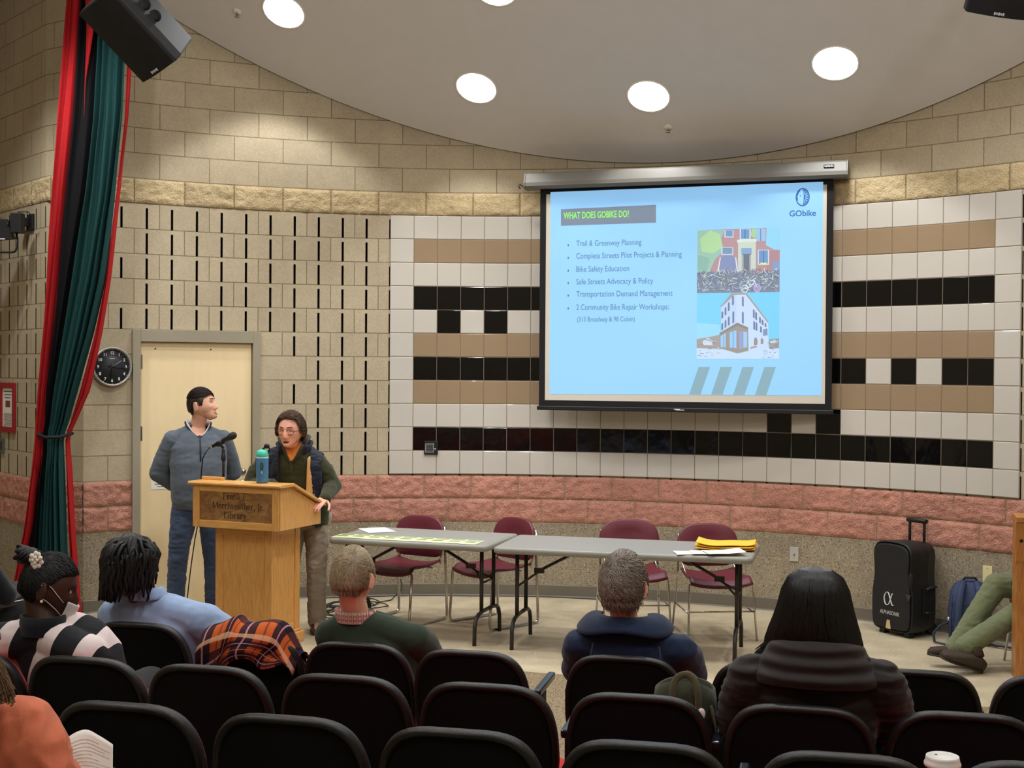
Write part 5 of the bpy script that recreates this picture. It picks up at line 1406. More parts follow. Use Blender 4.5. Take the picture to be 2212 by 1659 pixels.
# ---- head
def gss(x, s): return math.exp(-(x / s) ** 2)
def head_pt(d, mouth=0.0):
    dx, dy, dz = d
    x, y, z = .077 * dx, .098 * dy, .118 * dz
    t = max(0.0, -z / .118)
    if z < 0:
        x *= 1 - .24 * smoothstep(.2, 1, t)
        if y > 0: y *= 1 - .55 * smoothstep(.25, .95, t)
        y -= .050 * smoothstep(.35, 1, t)
    else:
        y += .004 * (z / .118)
    if dy < 0.1:
        f = smoothstep(-.1, .5, -dy)
        b = 0.0
        zz = z
        prof = smoothstep(.022, -.034, zz) * smoothstep(-.056, -.042, zz)
        b += f * .027 * prof * gss(x, .0085 + .006 * smoothstep(0, -.04, zz))
        b += f * .006 * gss(abs(x) - .012, .007) * gss(zz + .043, .008)           # nostrils
        b -= f * .010 * gss(abs(x) - .031, .014) * gss(zz - .006, .013)          # sockets
        b += f * .005 * gss(zz - .029, .010) * gss(abs(x) - .025, .026)          # brow
        b += f * .006 * gss(abs(x) - .046, .018) * gss(zz + .026, .02)           # cheekbones
        b += f * .006 * gss(zz + .065, .006) * gss(x, .022) + f * .0065 * gss(zz + .081, .007) * gss(x, .019)
        b -= f * (.007 + .02 * mouth) * gss(zz + .073, .0035 + .006 * mouth) * gss(x, .022)
        b += f * .010 * gss(zz + .106, .014) * gss(x, .022)                      # chin
        y -= b
    return Vector((x, y, z))
def sph(nu, nv):
    ds = []
    for j in range(nv + 1):
        t = PI * j / nv
        for i in range(nu):
            a = 2 * PI * i / nu; ds.append((math.sin(t) * math.cos(a), math.sin(t) * math.sin(a), math.cos(t)))
    fs = [(j * nu + i, (j + 1) * nu + i, (j + 1) * nu + (i + 1) % nu, j * nu + (i + 1) % nu) for j in range(nv) for i in range(nu)]
    return ds, fs
HDS, HFS = sph(88, 66)
def add_head(mb, HM, mouth=0.0):
    mb.add([head_pt(d, mouth) for d in HDS], HFS, 0, True, HM)
    for s in (-1, 1):
        E = HM @ Matrix.Translation((s * .085, .018, -.012)) @ Euler((R_(-12), 0, R_(s * 32))).to_matrix().to_4x4()
        pts = [(0, .017 * math.cos(a) - .004 * math.sin(a), .031 * math.sin(a)) for a in [2 * PI * k / 14 for k in range(14)]]
        mb.tube(pts, .0055, 8, 0, E, closed=True); mb.ell((0, 0, -.004), (.005, .014, .026), 12, E)
        mb.ell((s * -.002, .002, -.024), (.006, .009, .010), 10, E)
def head_m(c, yaw, pitch=0.0, roll=0.0, s=1.0):
    """head centre, yaw (deg, 0 = looks along -y), pitch down positive"""
    return Matrix.Translation(c) @ Matrix.Rotation(R_(yaw), 4, 'Z') @ Matrix.Rotation(R_(-pitch) * -1, 4, 'X') @ Matrix.Rotation(R_(roll), 4, 'Y') @ Matrix.Scale(s, 4)
def hand(mb, w, d, n, side=1, curl=.35, s=1.0, spread=.0):
    """w wrist, d towards the fingers, n out of the back of the hand, side: where the thumb is along x = d x n"""
    w, d, n = Vector(w), Vector(d).normalized(), Vector(n); n = (n - d * n.dot(d)).normalized(); x = d.cross(n) * side
    P = lambda a, b_, c: w + (d * a + x * b_ + n * c) * s
    for b_ in (-.028, -.010, .010, .027): capsule(mb, P(.006, b_ * .7, 0), .013 * s, P(.085, b_, 0), .0105 * s, 10)
    for k, (b_, L_) in enumerate(((.030, .92), (.010, 1.0), (-.010, .95), (-.029, .76))):
        p = P(.088, b_, .001); a = .15 + curl * .5
        rad = [.0092, .0085, .0078, .0068]
        for q, l in enumerate((.043, .028, .022)):
            dd = d * math.cos(a) - n * math.sin(a) + x * spread * (b_ / .03)
            e = p + dd * l * L_ * s; capsule(mb, p, rad[q] * s, e, rad[q + 1] * s, 8); p = e; a += curl
    p = P(.018, .030, -.004); 
    for q, (l, out) in enumerate(((.040, .75), (.032, .42), (.024, .2))):
        e = p + (d * (1 - out * .5) + x * out - n * .25).normalized() * l * s; capsule(mb, p, (.0125 - .0015 * q) * s, e, (.011 - .0015 * q) * s, 8); p = e
def limbs(mb, pts, rr, n=14):
    for i in range(len(pts) - 1): capsule(mb, pts[i], rr[i], pts[i + 1], rr[i + 1], n)
def foot(mb, ankle, toe, r=.04):
    a, t = Vector(ankle), Vector(toe); d = (t - a); d.z = 0; d.normalize()
    heel = Vector((a.x, a.y, .045)) - d * .045
    heel = Vector((a.x, a.y, .048)) - d * .03
    capsule(mb, heel, .028, Vector((a.x, a.y, .042)) + d * .07, .028); capsule(mb, Vector((a.x, a.y, .042)) + d * .06, .028, Vector((a.x, a.y, .034)) + d * .14, .022)
    capsule(mb, a, .034, heel + d * .03, .030)
def shoe(mb, ankle, toe):
    a, t = Vector(ankle), Vector(toe); d = (t - a); d.z = 0; d.normalize(); X = Vector((-d.y, d.x, 0)); o = Vector((a.x, a.y, 0))
    secs = [(-.085, .034, .06, 0), (-.06, .042, .075, 0), (.0, .042, .082, 0), (.07, .047, .06, 0), (.13, .05, .047, 0), (.18, .042, .036, 0), (.205, .022, .02, .006)]
    rings = []
    for s, w, h, z in secs:
        c = o + d * s; rings.append([c + X * w * math.copysign(abs(math.cos(a_)) ** .7, math.cos(a_)) + Vector((0, 0, z + h / 2 + h / 2 * math.copysign(abs(math.sin(a_)) ** .6, math.sin(a_)))) for a_ in [2 * PI * i / 18 for i in range(18)]])
    mb.loft(rings); capsule(mb, o + Vector((0, 0, .06)) - d * .015, .05, o + Vector((0, 0, .11)) - d * .01, .05)

def human(name_label, J, HM, skin, mouth=0.0, voxel=.006, loc=(0, 0, 0), rz=0.0, handspec=None, heavy=1.0, feet=True):
    """the person's one continuous body; J joints in local metres"""
    root = thing('person', name_label, 'person', loc, rz)
    mb = MB(); add_head(mb, HM, mouth)
    hb = HM @ Vector((0, .022, -.055)); V = {k: Vector(v) for k, v in J.items()}
    capsule(mb, hb, .052, V['neck'], .06); capsule(mb, HM @ Vector((0, .01, -.085)), .045, V['neck'], .058)
    X = (V['shl'] - V['shr']); X.normalize()
    k = heavy
    mid = V['pelvis'].lerp(V['chest'], .5)
    torso(mb, [(V['pelvis'] - (V['chest'] - V['pelvis']).normalized() * .08, .13 * k, .085 * k), (V['pelvis'], .155 * k, .105 * k), (mid, .14 * k, .10 * k), (V['chest'], .155 * k, .105 * k), (V['chest'].lerp(V['neck'], .5), .135, .08), (V['chest'].lerp(V['neck'], .8), .07, .06), (V['neck'], .055, .055)], X)
    for s in 'lr':
        sh, el, wr = V['sh' + s] + Vector((0, 0, -.035)), V['el' + s], V['wr' + s]
        capsule(mb, V['neck'].lerp(sh, .4) + Vector((0, 0, -.05)), .045, sh, .048); limbs(mb, [sh, sh.lerp(el, .5), el, el.lerp(wr, .35), wr], [.054, .048, .040, .041, .028])
        hs = (handspec or {}).get(s, {})
        d = hs.get('d', (wr - el)); n = hs.get('n', (0, 0, 1))
        hand(mb, wr + Vector(d).normalized() * .01, d, n, hs.get('side', 1), hs.get('curl', .35))
        hp, kn, an, to = V['hp' + s], V['kn' + s], V['an' + s], V['to' + s]
        limbs(mb, [hp, hp.lerp(kn, .5), kn, kn.lerp(an, .3), an], [.085 * k, .072 * k, .052, .053, .036])
        if feet: foot(mb, an, to)
    me = remesh(mb, voxel, 2); b = part('body', me, skin, root)
    return root, V, b
def hair_cap(root, HM, mask, t, mat, name='hair', nzs=.25, seed=0.0, sc=30.0, ringn=None):
    ds, fs = HDS, HFS
    vs = []
    for d in ds:
        p = head_pt(d); m = mask(p); n = Vector((d[0] / .077, d[1] / .098, d[2] / .118)).normalized()
        w = smoothstep(-.006, .012, m)
        o = -.010 + (t + .010) * w
        if w > 0: o += w * t * nzs * noise.fractal(Vector((p.x * sc + seed, p.y * sc, p.z * sc * .7)), .8, 2, 4)
        vs.append(p + n * o)
    mb = MB(); mb.add(vs, fs, 0, True, HM)
    return ob(name, mb, mat, root)
def strands(mb, HM, mask, count, flow, length, r=.0013, lift=.006, seed=1, base=0.0, curl=0.0, npts=5, droop=0.0):
    rn = random.Random(seed); k = 0; tries = 0
    while k < count and tries < count * 12:
        tries += 1
        d = Vector((rn.gauss(0, 1), rn.gauss(0, 1), rn.gauss(0, 1))).normalized()
        p = head_pt(d)
        if mask(p) < .002: continue
        n = Vector((d.x / .077, d.y / .098, d.z / .118)).normalized()
        f = Vector(flow(p, n)).normalized() + Vector((rn.gauss(0, .13), rn.gauss(0, .13), rn.gauss(0, .13))); f = f - n * f.dot(n)
        if f.length < 1e-4: continue
        f.normalize(); Ln = length(p) * rn.uniform(.7, 1.2); side = n.cross(f); ph = rn.uniform(0, 6.28)
        pts = []; q = p + n * base
        for i in range(npts):
            s = i / (npts - 1)
            up = lift * math.sin(PI * min(1, s * .9 + .12))
            pp = q + f * Ln * s
            # stay outside the skull
            e = Vector((pp.x / .077, pp.y / .098, pp.z / .118)); l = e.length
            if pp.z > -.06 and l > 1e-6:
                hp_ = head_pt(tuple(e / l)); rad = hp_.length + base
                pp = pp.normalized() * max(rad * 1.0, pp.length * .0 + rad)
            pp = pp + pp.normalized() * up * rn.uniform(.6, 1.3) + side * curl * math.sin(ph + s * 5) + Vector((0, 0, -droop * s * s))
            pts.append(pp)
        mb.tube(pts, [r, r, r * .9, r * .7, r * .3][:npts] if npts == 5 else [r * (1 - .7 * i / (npts - 1)) for i in range(npts)], 3, 0, HM, caps=False)
        k += 1
def short_mask(front=.064, nape=-.075, temple=.03, burn=-.018):
    def m(p):
        y = p.y
        tab = [(-.2, front), (-.075, front - .002 - 6 * p.x * p.x), (-.045, temple + .012), (-.028, burn), (-.006, burn), (.002, .022), (.028, .022), (.036, -.03), (.055, nape), (.2, nape)]
        for (ya, za), (yb, zb_) in zip(tab, tab[1:]):
            if y <= yb: lim = za + (zb_ - za) * (y - ya) / (yb - ya); break
        return p.z - lim
    return m
def eyes(root, HM, closed=False, dark=False):
    EW = MATS.get('eye_white') or pm('eye_white', rgb(205, 200, 192), .25, .02); IR = MATS.get('iris') or pm('iris', rgb(40, 34, 30), .2, .1); LD = MATS.get('lash') or pm('lash', rgb(40, 26, 20), .6, .1)
    for s in (-1, 1):
        c = Vector((s * .031, head_pt(Vector((s * .36, -.93, .03)).normalized()).y + .0085, .005))
        mb = MB()
        if not closed:
            mb.ell(c, (.0125, .0115, .0105), 14, HM); e = ob('eye', mb, EW, root)
            mb = MB(); mb.ell(c + Vector((0, -.0085, 0)), (.0055, .004, .0058), 10, HM); ob('iris', mb, IR, e)
        mb = MB(); zz = .007 if not closed else -.002
        mb.tube([c + Vector((x, -.0125 + abs(x) * .35, zz + .0035 - 28 * x * x)) for x in (-.014, -.007, 0, .007, .014)], .0016, 6, 0, HM); ob('eyelid_line', mb, LD, root)
def brows(root, HM, mat, z=.030):
    for s in (-1, 1):
        mb = MB()
        pts = []
        for x in (.012, .022, .034, .046):
            d = Vector((s * x / .077, -math.sqrt(max(0, 1 - (x / .077) ** 2 - (z / .118) ** 2)), z / .118)); p = head_pt(d); pts.append(p + Vector((0, -.001, .004 * math.sin((x - .01) * 60))))
        mb.tube(pts, [.0028, .0034, .003, .0014], 6, 0, HM); ob('eyebrow', mb, mat, root)
def lips(root, HM, mouth, mat):
    mb = MB()
    for z, dz in ((-.0655, .0022), (-.0805, .0027)):
        pts = []
        for x in (-.022, -.012, 0, .012, .022):
            zz = z + (-.073 - z) * (abs(x) / .024) ** 2
            d = Vector((x / .072, -1, zz / .118)).normalized()
            # intersect at the wanted height
            best = min((head_pt(Vector((x / .066, -math.sqrt(max(.01, 1 - (q) ** 2)), q)).normalized(), mouth) for q in [-.3 - .01 * i for i in range(50)]), key=lambda v: abs(v.z - zz))
            pts.append(Vector((x, best.y - .0012, zz)))
        mb.tube(pts, [dz * .5, dz, dz * 1.1, dz, dz * .5], 6, 0, HM)
    ob('lips', mb, mat, root)
LIPM = pm('lip', rgb(186, 116, 104), .45, .05)

# ================= standing man in the grey sweater
p1 = D(428, 1100, 9.88); p1.z = 0
J = dict(pelvis=(0, .0, .95), chest=(0, .01, 1.27), neck=(.0, .03, 1.50), shl=(.185, .02, 1.42), shr=(-.185, .02, 1.42), ell=(.275, .115, 1.145), elr=(-.285, .10, 1.15), wrl=(.07, .205, 1.00), wrr=(-.07, .19, .98),
         hpl=(.095, 0, .92), hpr=(-.095, 0, .92), knl=(.115, -.005, .50), knr=(-.15, -.01, .50), anl=(.125, .03, .09), anr=(-.17, .03, .09), tol=(.16, -.17, .03), tor=(-.22, -.17, .03))
H1 = head_m((.02, -.01, 1.672), 66, -8, 0, 1.06)
man, V, _ = human('person in grey quarter-zip sweater and jeans standing before the door, looking at the screen', J, H1, SK_F, loc=p1, rz=R_(20), voxel=.005,
                  handspec={'l': dict(d=(-.9, .05, -.3), n=(0, 1, 0)), 'r': dict(d=(.9, .1, -.25), n=(0, 1, 0))}, heavy=1.12)
GREYK = fabric('grey_knit', rgb(88, 96, 106), .16, 90, .4, 500); NAVYJ = fabric('jeans_navy', rgb(62, 75, 100), .22, 8, .35, 500); BROWNL = pm('brown_leather', rgb(58, 38, 26), .5, .2, 30, .2, 120)
def sweater(mb):
    torso(mb, [((0, -.005, .885), .18, .128), ((0, -.008, .95), .195, .145), ((0, -.012, 1.08), .20, .155), ((0, -.005, 1.22), .208, .148), ((0, .005, 1.34), .205, .13), ((0, .012, 1.41), .165, .105), ((0, .02, 1.455), .10, .085), ((0, .025, 1.475), .08, .07)], (1, 0, 0))
    for s in 'lr':
        sh, el, wr = V['sh' + s], V['el' + s], V['wr' + s]
        capsule(mb, V['neck'] + Vector((0, 0, -.03)), .07, sh + Vector((0, 0, -.03)), .066)
        limbs(mb, [sh + Vector((0, 0, -.022)), sh.lerp(el, .5), el, el.lerp(wr, .5), wr], [.072, .070, .066, .058, .046])
cloth('sweater', man, sweater, GREYK, .007, 5, .0055, 2.0, (7, 7, 13), lambda c: c.y < .0 and c.z > 1.41 + 1.1 * abs(c.x) and c.z < 1.6, planes=[((0, 0, 1.41), (1.1, 0, -1)), ((0, 0, 1.41), (-1.1, 0, -1)), ((0, 0, 0), (0, 1, 0))])
KNITD = fabric('knit_dark', rgb(38, 42, 48), .15, 80, .4, 500); SHIRTW = fabric('shirt_white', rgb(222, 216, 212), .05)
mb = MB()
def collar(mb, c, rx, ry, h, tilt=.25, open_=.0, n=32, flare=.012, th=.006, back_up=.02):
    rings = []
    for rr_, z in ((0, 0), (flare * .4, h * .5), (flare, h), (flare - th, h), (-th, 0)):
        rings.append([Vector(c) + Vector(((rx + rr_) * math.cos(a), (ry + rr_) * math.sin(a), z + back_up * math.sin(a) - (open_ * max(0, -math.sin(a)) ** 3))) for a in [2 * PI * i / n for i in range(n)]])
    mb.loft(rings + [rings[0]], cap=False)
collar(mb, (0, .02, 1.478), .092, .090, .055, open_=.075, flare=.012, back_up=.024); ob('collar', mb, KNITD, man)
mb = MB(); collar(mb, (0, .018, 1.482), .080, .079, .060, open_=.085, flare=.012, back_up=.024); ob('shirt_collar', mb, SHIRTW, man)
mb = MB(); mb.tube([(0, -.080, 1.44), (.0, -.112, 1.40), (.0, -.140, 1.34), (.0, -.160, 1.25)], .0055, 8); ob('zipper', mb, KNITD, man)
def jeans(VV, rt=(.105, .096, .078, .072, .068), hem=.06, waist=None, pel=None):
    def f(mb):
        P = VV['pelvis']; up = (VV['chest'] - P).normalized(); X = VV['shl'] - VV['shr']
        torso(mb, [(P - up * .12, .14, .10), (P - up * .04, .172, .128), (P + up * .03, .17, .13), (P + up * .06, .165, .125)], X)
        for s in 'lr':
            hp, kn, an = VV['hp' + s], VV['kn' + s], VV['an' + s]
            end = an + (an - kn).normalized() * hem * .3
            limbs(mb, [hp, hp.lerp(kn, .5), kn, kn.lerp(an, .5), end], rt)
    return f
cloth('jeans', man, jeans(V), NAVYJ, .009, 4, .006, 5.0, (9, 9, 15), fine=.8)
for s in 'lr':
    mb = MB(); shoe(mb, V['an' + s], V['to' + s]); part('shoe', remesh(mb, .006, 2), BROWNL, man)
HBR = hair_mat('hair_brown', rgb(46, 34, 28)); STUB = hair_mat('stubble_brown', rgb(152, 110, 86))
mk = short_mask(.072, -.07, .036, -.012)
hair_cap(man, H1, mk, .007, HBR, 'hair', .3, 1.0)
mb = MB()
fl = lambda p, n: (0.12 * (1 if p.x > 0 else -1), -1.0 if p.z > .05 else .3, .35 if p.z > .05 and p.y < 0 else -1.0)
strands(mb, H1, lambda p: min(mk(p), p.z - .045), 2200, lambda p, n: (.45, -1, .1), lambda p: .034, .0010, .007, 3, .006)
strands(mb, H1, mk, 2200, lambda p, n: (0, .5, -1), lambda p: .016, .0008, .0022, 4, .0055); ob('hair_strands', mb, HBR, man)['kind'] = 'stuff'
eyes(man, H1); brows(man, H1, HBR); lips(man, H1, 0, LIPM)
bk = lambda p: min(-.060 - p.z + max(0, abs(p.x) - .035) * .6, -.02 - p.y) if not (abs(p.x) < .018 and -.082 < p.z < -.062) else -.02
mb = MB(); strands(mb, H1, bk, 2600, lambda p, n: (0, -.3, -1), lambda p: .005, .0005, .001, 21, -.001, npts=3); ob('beard', mb, hair_mat('beard_dark', rgb(124, 88, 68)), man)['kind'] = 'stuff'

# ================= man speaking behind the lectern
p2 = Vector((-1.545, 9.57, 0))
def loc_at(px, py, d, o): return D(px, py, d) - o
w2 = lambda px, py, d: D(px, py, d) - p2
hc = w2(628, 929, 9.34)
J = dict(pelvis=(.03, .0, .90), chest=(-.03, -.06, 1.17), neck=(-.05, -.115, 1.385), shl=w2(688, 990, 9.48), shr=w2(568, 990, 9.48), ell=w2(718, 1048, 9.50), elr=w2(541, 1052, 9.46), wrl=w2(703, 1080, 9.30), wrr=w2(588, 1052, 9.22),
         hpl=(.10, 0, .87), hpr=(-.07, 0, .87), knl=(.105, -.01, .48), knr=(-.10, -.01, .48), anl=(.10, .03, .09), anr=(-.12, .03, .09), tol=(.13, -.17, .03), tor=(-.15, -.17, .03))
J['wrl'].z = 1.018; J['wrr'].z = 1.12
H2 = head_m(hc, -14, 6, 0, 1.02) @ Matrix.Diagonal((1.09, 1, 1, 1))
sp, V2, _ = human('person with glasses in a navy vest speaking behind the lectern, one hand on its edge', J, H2, SK_F2, .55, loc=p2, voxel=.0045,
                  handspec={'l': dict(d=(-.25, -.85, -.18), n=(.35, 0, .9), side=-1, curl=.30), 'r': dict(d=(.4, -.8, -.3), n=(0, -.2, 1), side=1, curl=.3)})
OLIVE = fabric('olive_fleece', rgb(52, 54, 34), .2, 50, .5, 300); NVEST = fabric('navy_vest', rgb(26, 30, 46), .12, 30, .3, 200, .6); TANL = fabric('tan_lining', rgb(196, 152, 96), .08, 30, .2, 200, .6); ORNG = fabric('orange_tee', rgb(196, 118, 52), .1); KHAKI = fabric('khaki_trousers', rgb(150, 138, 122), .1, 12, .3, 400)
def tors2(mb, k=0.0, top=True):
    P, C, Nk = V2['pelvis'], V2['chest'], V2['neck']
    torso(mb, [(P + Vector((0, 0, -.10)), .165 + k, .125 + k), (P + Vector((0, 0, .0)), .172 + k, .13 + k), (P.lerp(C, .5), .176 + k, .135 + k), (C, .190 + k, .135 + k), (C.lerp(Nk, .45), .188 + k, .118 + k), (C.lerp(Nk, .78), .135 + k, .09 + k), (Nk + Vector((0, .01, .005)), .075 + k, .07 + k)], (1, 0, 0))
def fleece(mb):
    tors2(mb)
    for s in 'lr':
        sh, el, wr = V2['sh' + s], V2['el' + s], V2['wr' + s]
        capsule(mb, V2['neck'] + Vector((0, .01, -.04)), .068, sh + Vector((0, 0, -.03)), .064)
        limbs(mb, [sh + Vector((-.02 if s == 'l' else .02, 0, -.03)), sh.lerp(el, .5), el, el.lerp(wr, .5), wr], [.075, .070, .066, .056, .046])
cloth('fleece', sp, fleece, OLIVE, .008, 4, .006, 9.0, (8, 8, 14), fine=.7)
Nk = V2['neck']
mb = MB(); collar(mb, Nk + Vector((0, -.0, .0)), .092, .088, .062, open_=.085, flare=.03, back_up=.03); ob('fleece_collar', mb, OLIVE, sp)
mb = MB()                                   # orange shirt in the open neck
mb.grid(lambda u, v: Nk + Vector(((u - .5) * (.15 - .125 * v), -.078 - .052 * v - .012 * math.cos((u - .5) * PI), .035 - .135 * v - .03 * math.cos((u - .5) * PI) * (1 - v))), 10, 8); ob('tee', mb, ORNG, sp, solid=.006)
mb = MB(); mb.tube([Nk + Vector((-.07, -.088, .02)), Nk + Vector((-.04, -.118, -.05)), Nk + Vector((0, -.140, -.115)), Nk + Vector((.004, -.152, -.17))], .0045, 8); mb.tube([Nk + Vector((.075, -.088, .02)), Nk + Vector((.045, -.118, -.05)), Nk + Vector((0.004, -.142, -.115))], .0045, 8); ob('zipper', mb, OLIVE, sp)
vc = V2['chest']
cut = lambda c: (c.y < V2['chest'].y + .02 and -.12 < c.x - vc.x < .115 + .06 * (1.2 - c.z) and c.z < Nk.z + .2) or c.z > Nk.z - .0 or c.x > V2['shl'].x + .03 or c.x < V2['shr'].x - .03
def vest_shape(mb):
    tors2(mb, .026)
    for s in 'lr':
        sh = V2['sh' + s]; capsule(mb, V2['neck'] + Vector((0, .01, -.045)), .085, sh + Vector((-.015 if s == 'l' else .015, 0, -.04)), .088)
vest = cloth('vest', sp, vest_shape, NVEST, .008, 4, .006, 4.0, (10, 10, 22), cut, .9, [((vc.x + .115, 0, 1.2), (1, 0, .06)), ((vc.x - .12, 0, 1.2), (1, 0, 0)), ((0, 0, Nk.z), (0, 0, 1)), ((V2['shl'].x + .03, 0, 0), (1, 0, 0)), ((V2['shr'].x - .03, 0, 0), (1, 0, 0)), ((0, vc.y + .02, 0), (0, 1, 0))])
mb = MB(); mb.grid(lambda u, v: (lambda a: Nk + Vector(((.112 + .022 * v) * math.cos(a), .01 + (.105 + .02 * v) * math.sin(a), -.03 + .055 * v + .03 * math.sin(a))))(R_(-48 + 276 * u)), 30, 4); ob('vest_collar', mb, NVEST, sp, solid=.012)
def lin_pt(u, v):
    z = Nk.z - .085 - .36 * v; x = vc.x + .092 - .012 * v + (.020 + .03 * min(1, v * 2)) * u
    return Vector((x, vc.y - .135 - .022 - .014 * math.sin(u * PI) + .035 * u + .03 * (v - .3) ** 2, z + .02 * u))
mb = MB(); mb.grid(lin_pt, 6, 16); ob('vest_lining', mb, TANL, sp, solid=.008)
mb = MB(); mb.tube([lin_pt(1.0, v / 12) + Vector((.004, -.003, 0)) for v in range(13)], .006, 8); ob('vest_zipper', mb, GREYP, sp)
mb = MB()
for v0 in (.1, .38, .66): mb.tube([lin_pt(0, v0 + .22), lin_pt(.5, v0 + .11) + Vector((0, -.004, 0)), lin_pt(1, v0)], .002, 5); mb.tube([lin_pt(0, v0), lin_pt(.5, v0 + .11) + Vector((0, -.004, 0)), lin_pt(1, v0 + .22)], .002, 5)
ob('quilting_seam', mb, fabric('tan_dark', rgb(150, 108, 66)), bpy.data.objects['vest_lining'])
cloth('trousers', sp, jeans(V2, (.098, .090, .078, .074, .070)), KHAKI, .009, 4, .007, 3.0, (8, 8, 14), fine=.9)
for s in 'lr':
    mb = MB(); shoe(mb, V2['an' + s], V2['to' + s]); part('shoe', remesh(mb, .006, 2), BROWNL, sp)
HB2 = hair_mat('hair_wavy_brown', rgb(84, 64, 50))
mk2 = short_mask(.093, -.085, .060, -.02)
hair_cap(sp, H2, mk2, .016, HB2, 'hair', .85, 5.0, 24)
mb = MB(); strands(mb, H2, mk2, 3000, lambda p, n: (.9 * (1 if p.x > -.02 else -1), .9 if p.z > .03 else .35, -.25 if p.z > .03 else -.7), lambda p: .046, .0013, .012, 6, .014, curl=.006)
strands(mb, H2, lambda p: mk2(p) if mk2(p) < .022 else -1, 900, lambda p, n: (.7 * (1 if p.x > -.02 else -1), .9, .5 if p.z > .05 else -.6), lambda p: .034, .0013, .012, 16, .006, curl=.005)
ob('hair_strands', mb, HB2, sp)['kind'] = 'stuff'
eyes(sp, H2, True); brows(sp, H2, HB2); lips(sp, H2, .55, LIPM)
mb = MB(); mb.ell((0, -.088, -.0735), (.019, .016, .0075), 14, H2); ob('open_mouth', mb, pm('mouth_dark', rgb(44, 16, 14), .5, .1), sp)
b2 = lambda p: min(-.078 - p.z + max(0, abs(p.x) - .03) * .7, -.02 - p.y) if not (abs(p.x) < .022 and p.z > -.092) else -.02
mb = MB(); strands(mb, H2, b2, 2000, lambda p, n: (0, -.3, -1), lambda p: .005, .0005, .001, 22, -.001, npts=3); ob('beard', mb, hair_mat('beard_brown', rgb(110, 74, 54)), sp)['kind'] = 'stuff'
GLS = thing('eyeglasses', 'dark-framed eyeglasses worn by the man speaking at the lectern', 'glasses')
GLS.parent = sp
for k in ('category', 'label'): del GLS[k]
mb = MB(); yg = head_pt(Vector((.36, -.93, .03)).normalized()).y - .014
for s in (-1, 1):
    mb.tube([(s * .033 + .0235 * math.copysign(abs(math.cos(a)) ** .8, math.cos(a)), yg + .006 * (abs(s * .033 + .0235 * math.cos(a)) / .05) ** 2, -.002 + .0185 * math.copysign(abs(math.sin(a)) ** .8, math.sin(a))) for a in [2 * PI * i / 24 for i in range(24)]], .0017, 6, 0, H2, closed=True)
    mb.tube([(s * .055, yg + .006, .006), (s * .072, yg + .016, .006), (s * .080, -.02, .002), (s * .082, .012, -.002)], .002, 6, 0, H2)
mb.tube([(-.010, yg, .002), (0, yg - .003, .005), (.010, yg, .002)], .0017, 6, 0, H2)
gf = ob('frame', mb, pm('glasses_frame', rgb(40, 18, 20), .3, .1), GLS)

# ================= people seated in the front row (seen from behind)
def seated_joints(w=.19, lean=.02, sz=1.0, hz=.56):
    s = sz
    d = dict(pelvis=(0, .08, hz + .05), chest=(0, .075 + lean, hz + .26 * s), neck=(0, .06 + lean, hz + .56 * s), shl=(w, .07 + lean, hz + .495 * s), shr=(-w, .07 + lean, hz + .495 * s),
             ell=(w + .035, .0, hz + .16), elr=(-w - .035, .0, hz + .16), wrl=(.08, -.22, hz + .15), wrr=(-.08, -.22, hz + .15),
             hpl=(.09, .06, hz + .02), hpr=(-.09, .06, hz + .02), knl=(.11, -.36, hz + .03), knr=(-.11, -.36, hz + .03), anl=(.11, -.38, .09), anr=(-.11, -.38, .09), tol=(.13, -.56, .03), tor=(-.13, -.56, .03))
    return {k: (a, b - .085, c) for k, (a, b, c) in d.items()}
def seated_top(VV, k=1.0, dep=1.0, arm=.068, sl=True, hemz=None, wrist=.045, shw=None):
    def f(mb):
        P, C, Nk = VV['pelvis'], VV['chest'], VV['neck']; w = VV['shl'].x if shw is None else shw
        torso(mb, [(P + Vector((0, 0, -.03)), .17 * k, .125 * dep), (P.lerp(C, .4), .172 * k, .125 * dep), (C, .185 * k, .125 * dep), (C.lerp(Nk, .45), .178 * k, .108 * dep), (C.lerp(Nk, .8), .125 * k, .085 * dep), (Nk + Vector((0, 0, .0)), .075, .07)], VV['shl'] - VV['shr'])
        for s in 'lr':
            sh, el, wr = VV['sh' + s], VV['el' + s], VV['wr' + s]
            capsule(mb, Nk + Vector((0, .0, -.035)), .07, sh + Vector((0, 0, -.035)), arm * .95)
            limbs(mb, [sh + Vector((0, 0, -.035)), sh.lerp(el, .5), el, el.lerp(wr, .5), wr], [arm * .98, arm, arm * .92, arm * .8, wrist])
    return f
BLKT = fabric('dark_trousers', rgb(24, 24, 28), .15, 30)
def seat_legs(root, VV, mat=None, shoe_mat=None):
    cloth('trousers', root, jeans(VV, (.09, .085, .07, .062, .056)), mat or BLKT, .012, 4, .004, 1.0)
    for s in 'lr':
        mb = MB(); shoe(mb, VV['an' + s], VV['to' + s]); part('shoe', remesh(mb, .009, 2), shoe_mat or BLACKP, root)
SEAT_RZ = R_(167.5)
SEATS = {}                                   # chair roots by name, filled by the chair builder below
def seat_frame(px, d):                       # chair base from the photo position of its back's top edge
    p = D(px, 1400, d); bx = Vector((0, .275, 0)); bx.rotate(Euler((0, 0, SEAT_RZ))); q = Vector((p.x - bx.x, p.y - bx.y, 0))
    q.z = ramp(q.x, q.y); return q
def to_local(P, root_loc, rz): return Matrix.Rotation(-rz, 3, 'Z') @ (Vector(P) - Vector(root_loc))

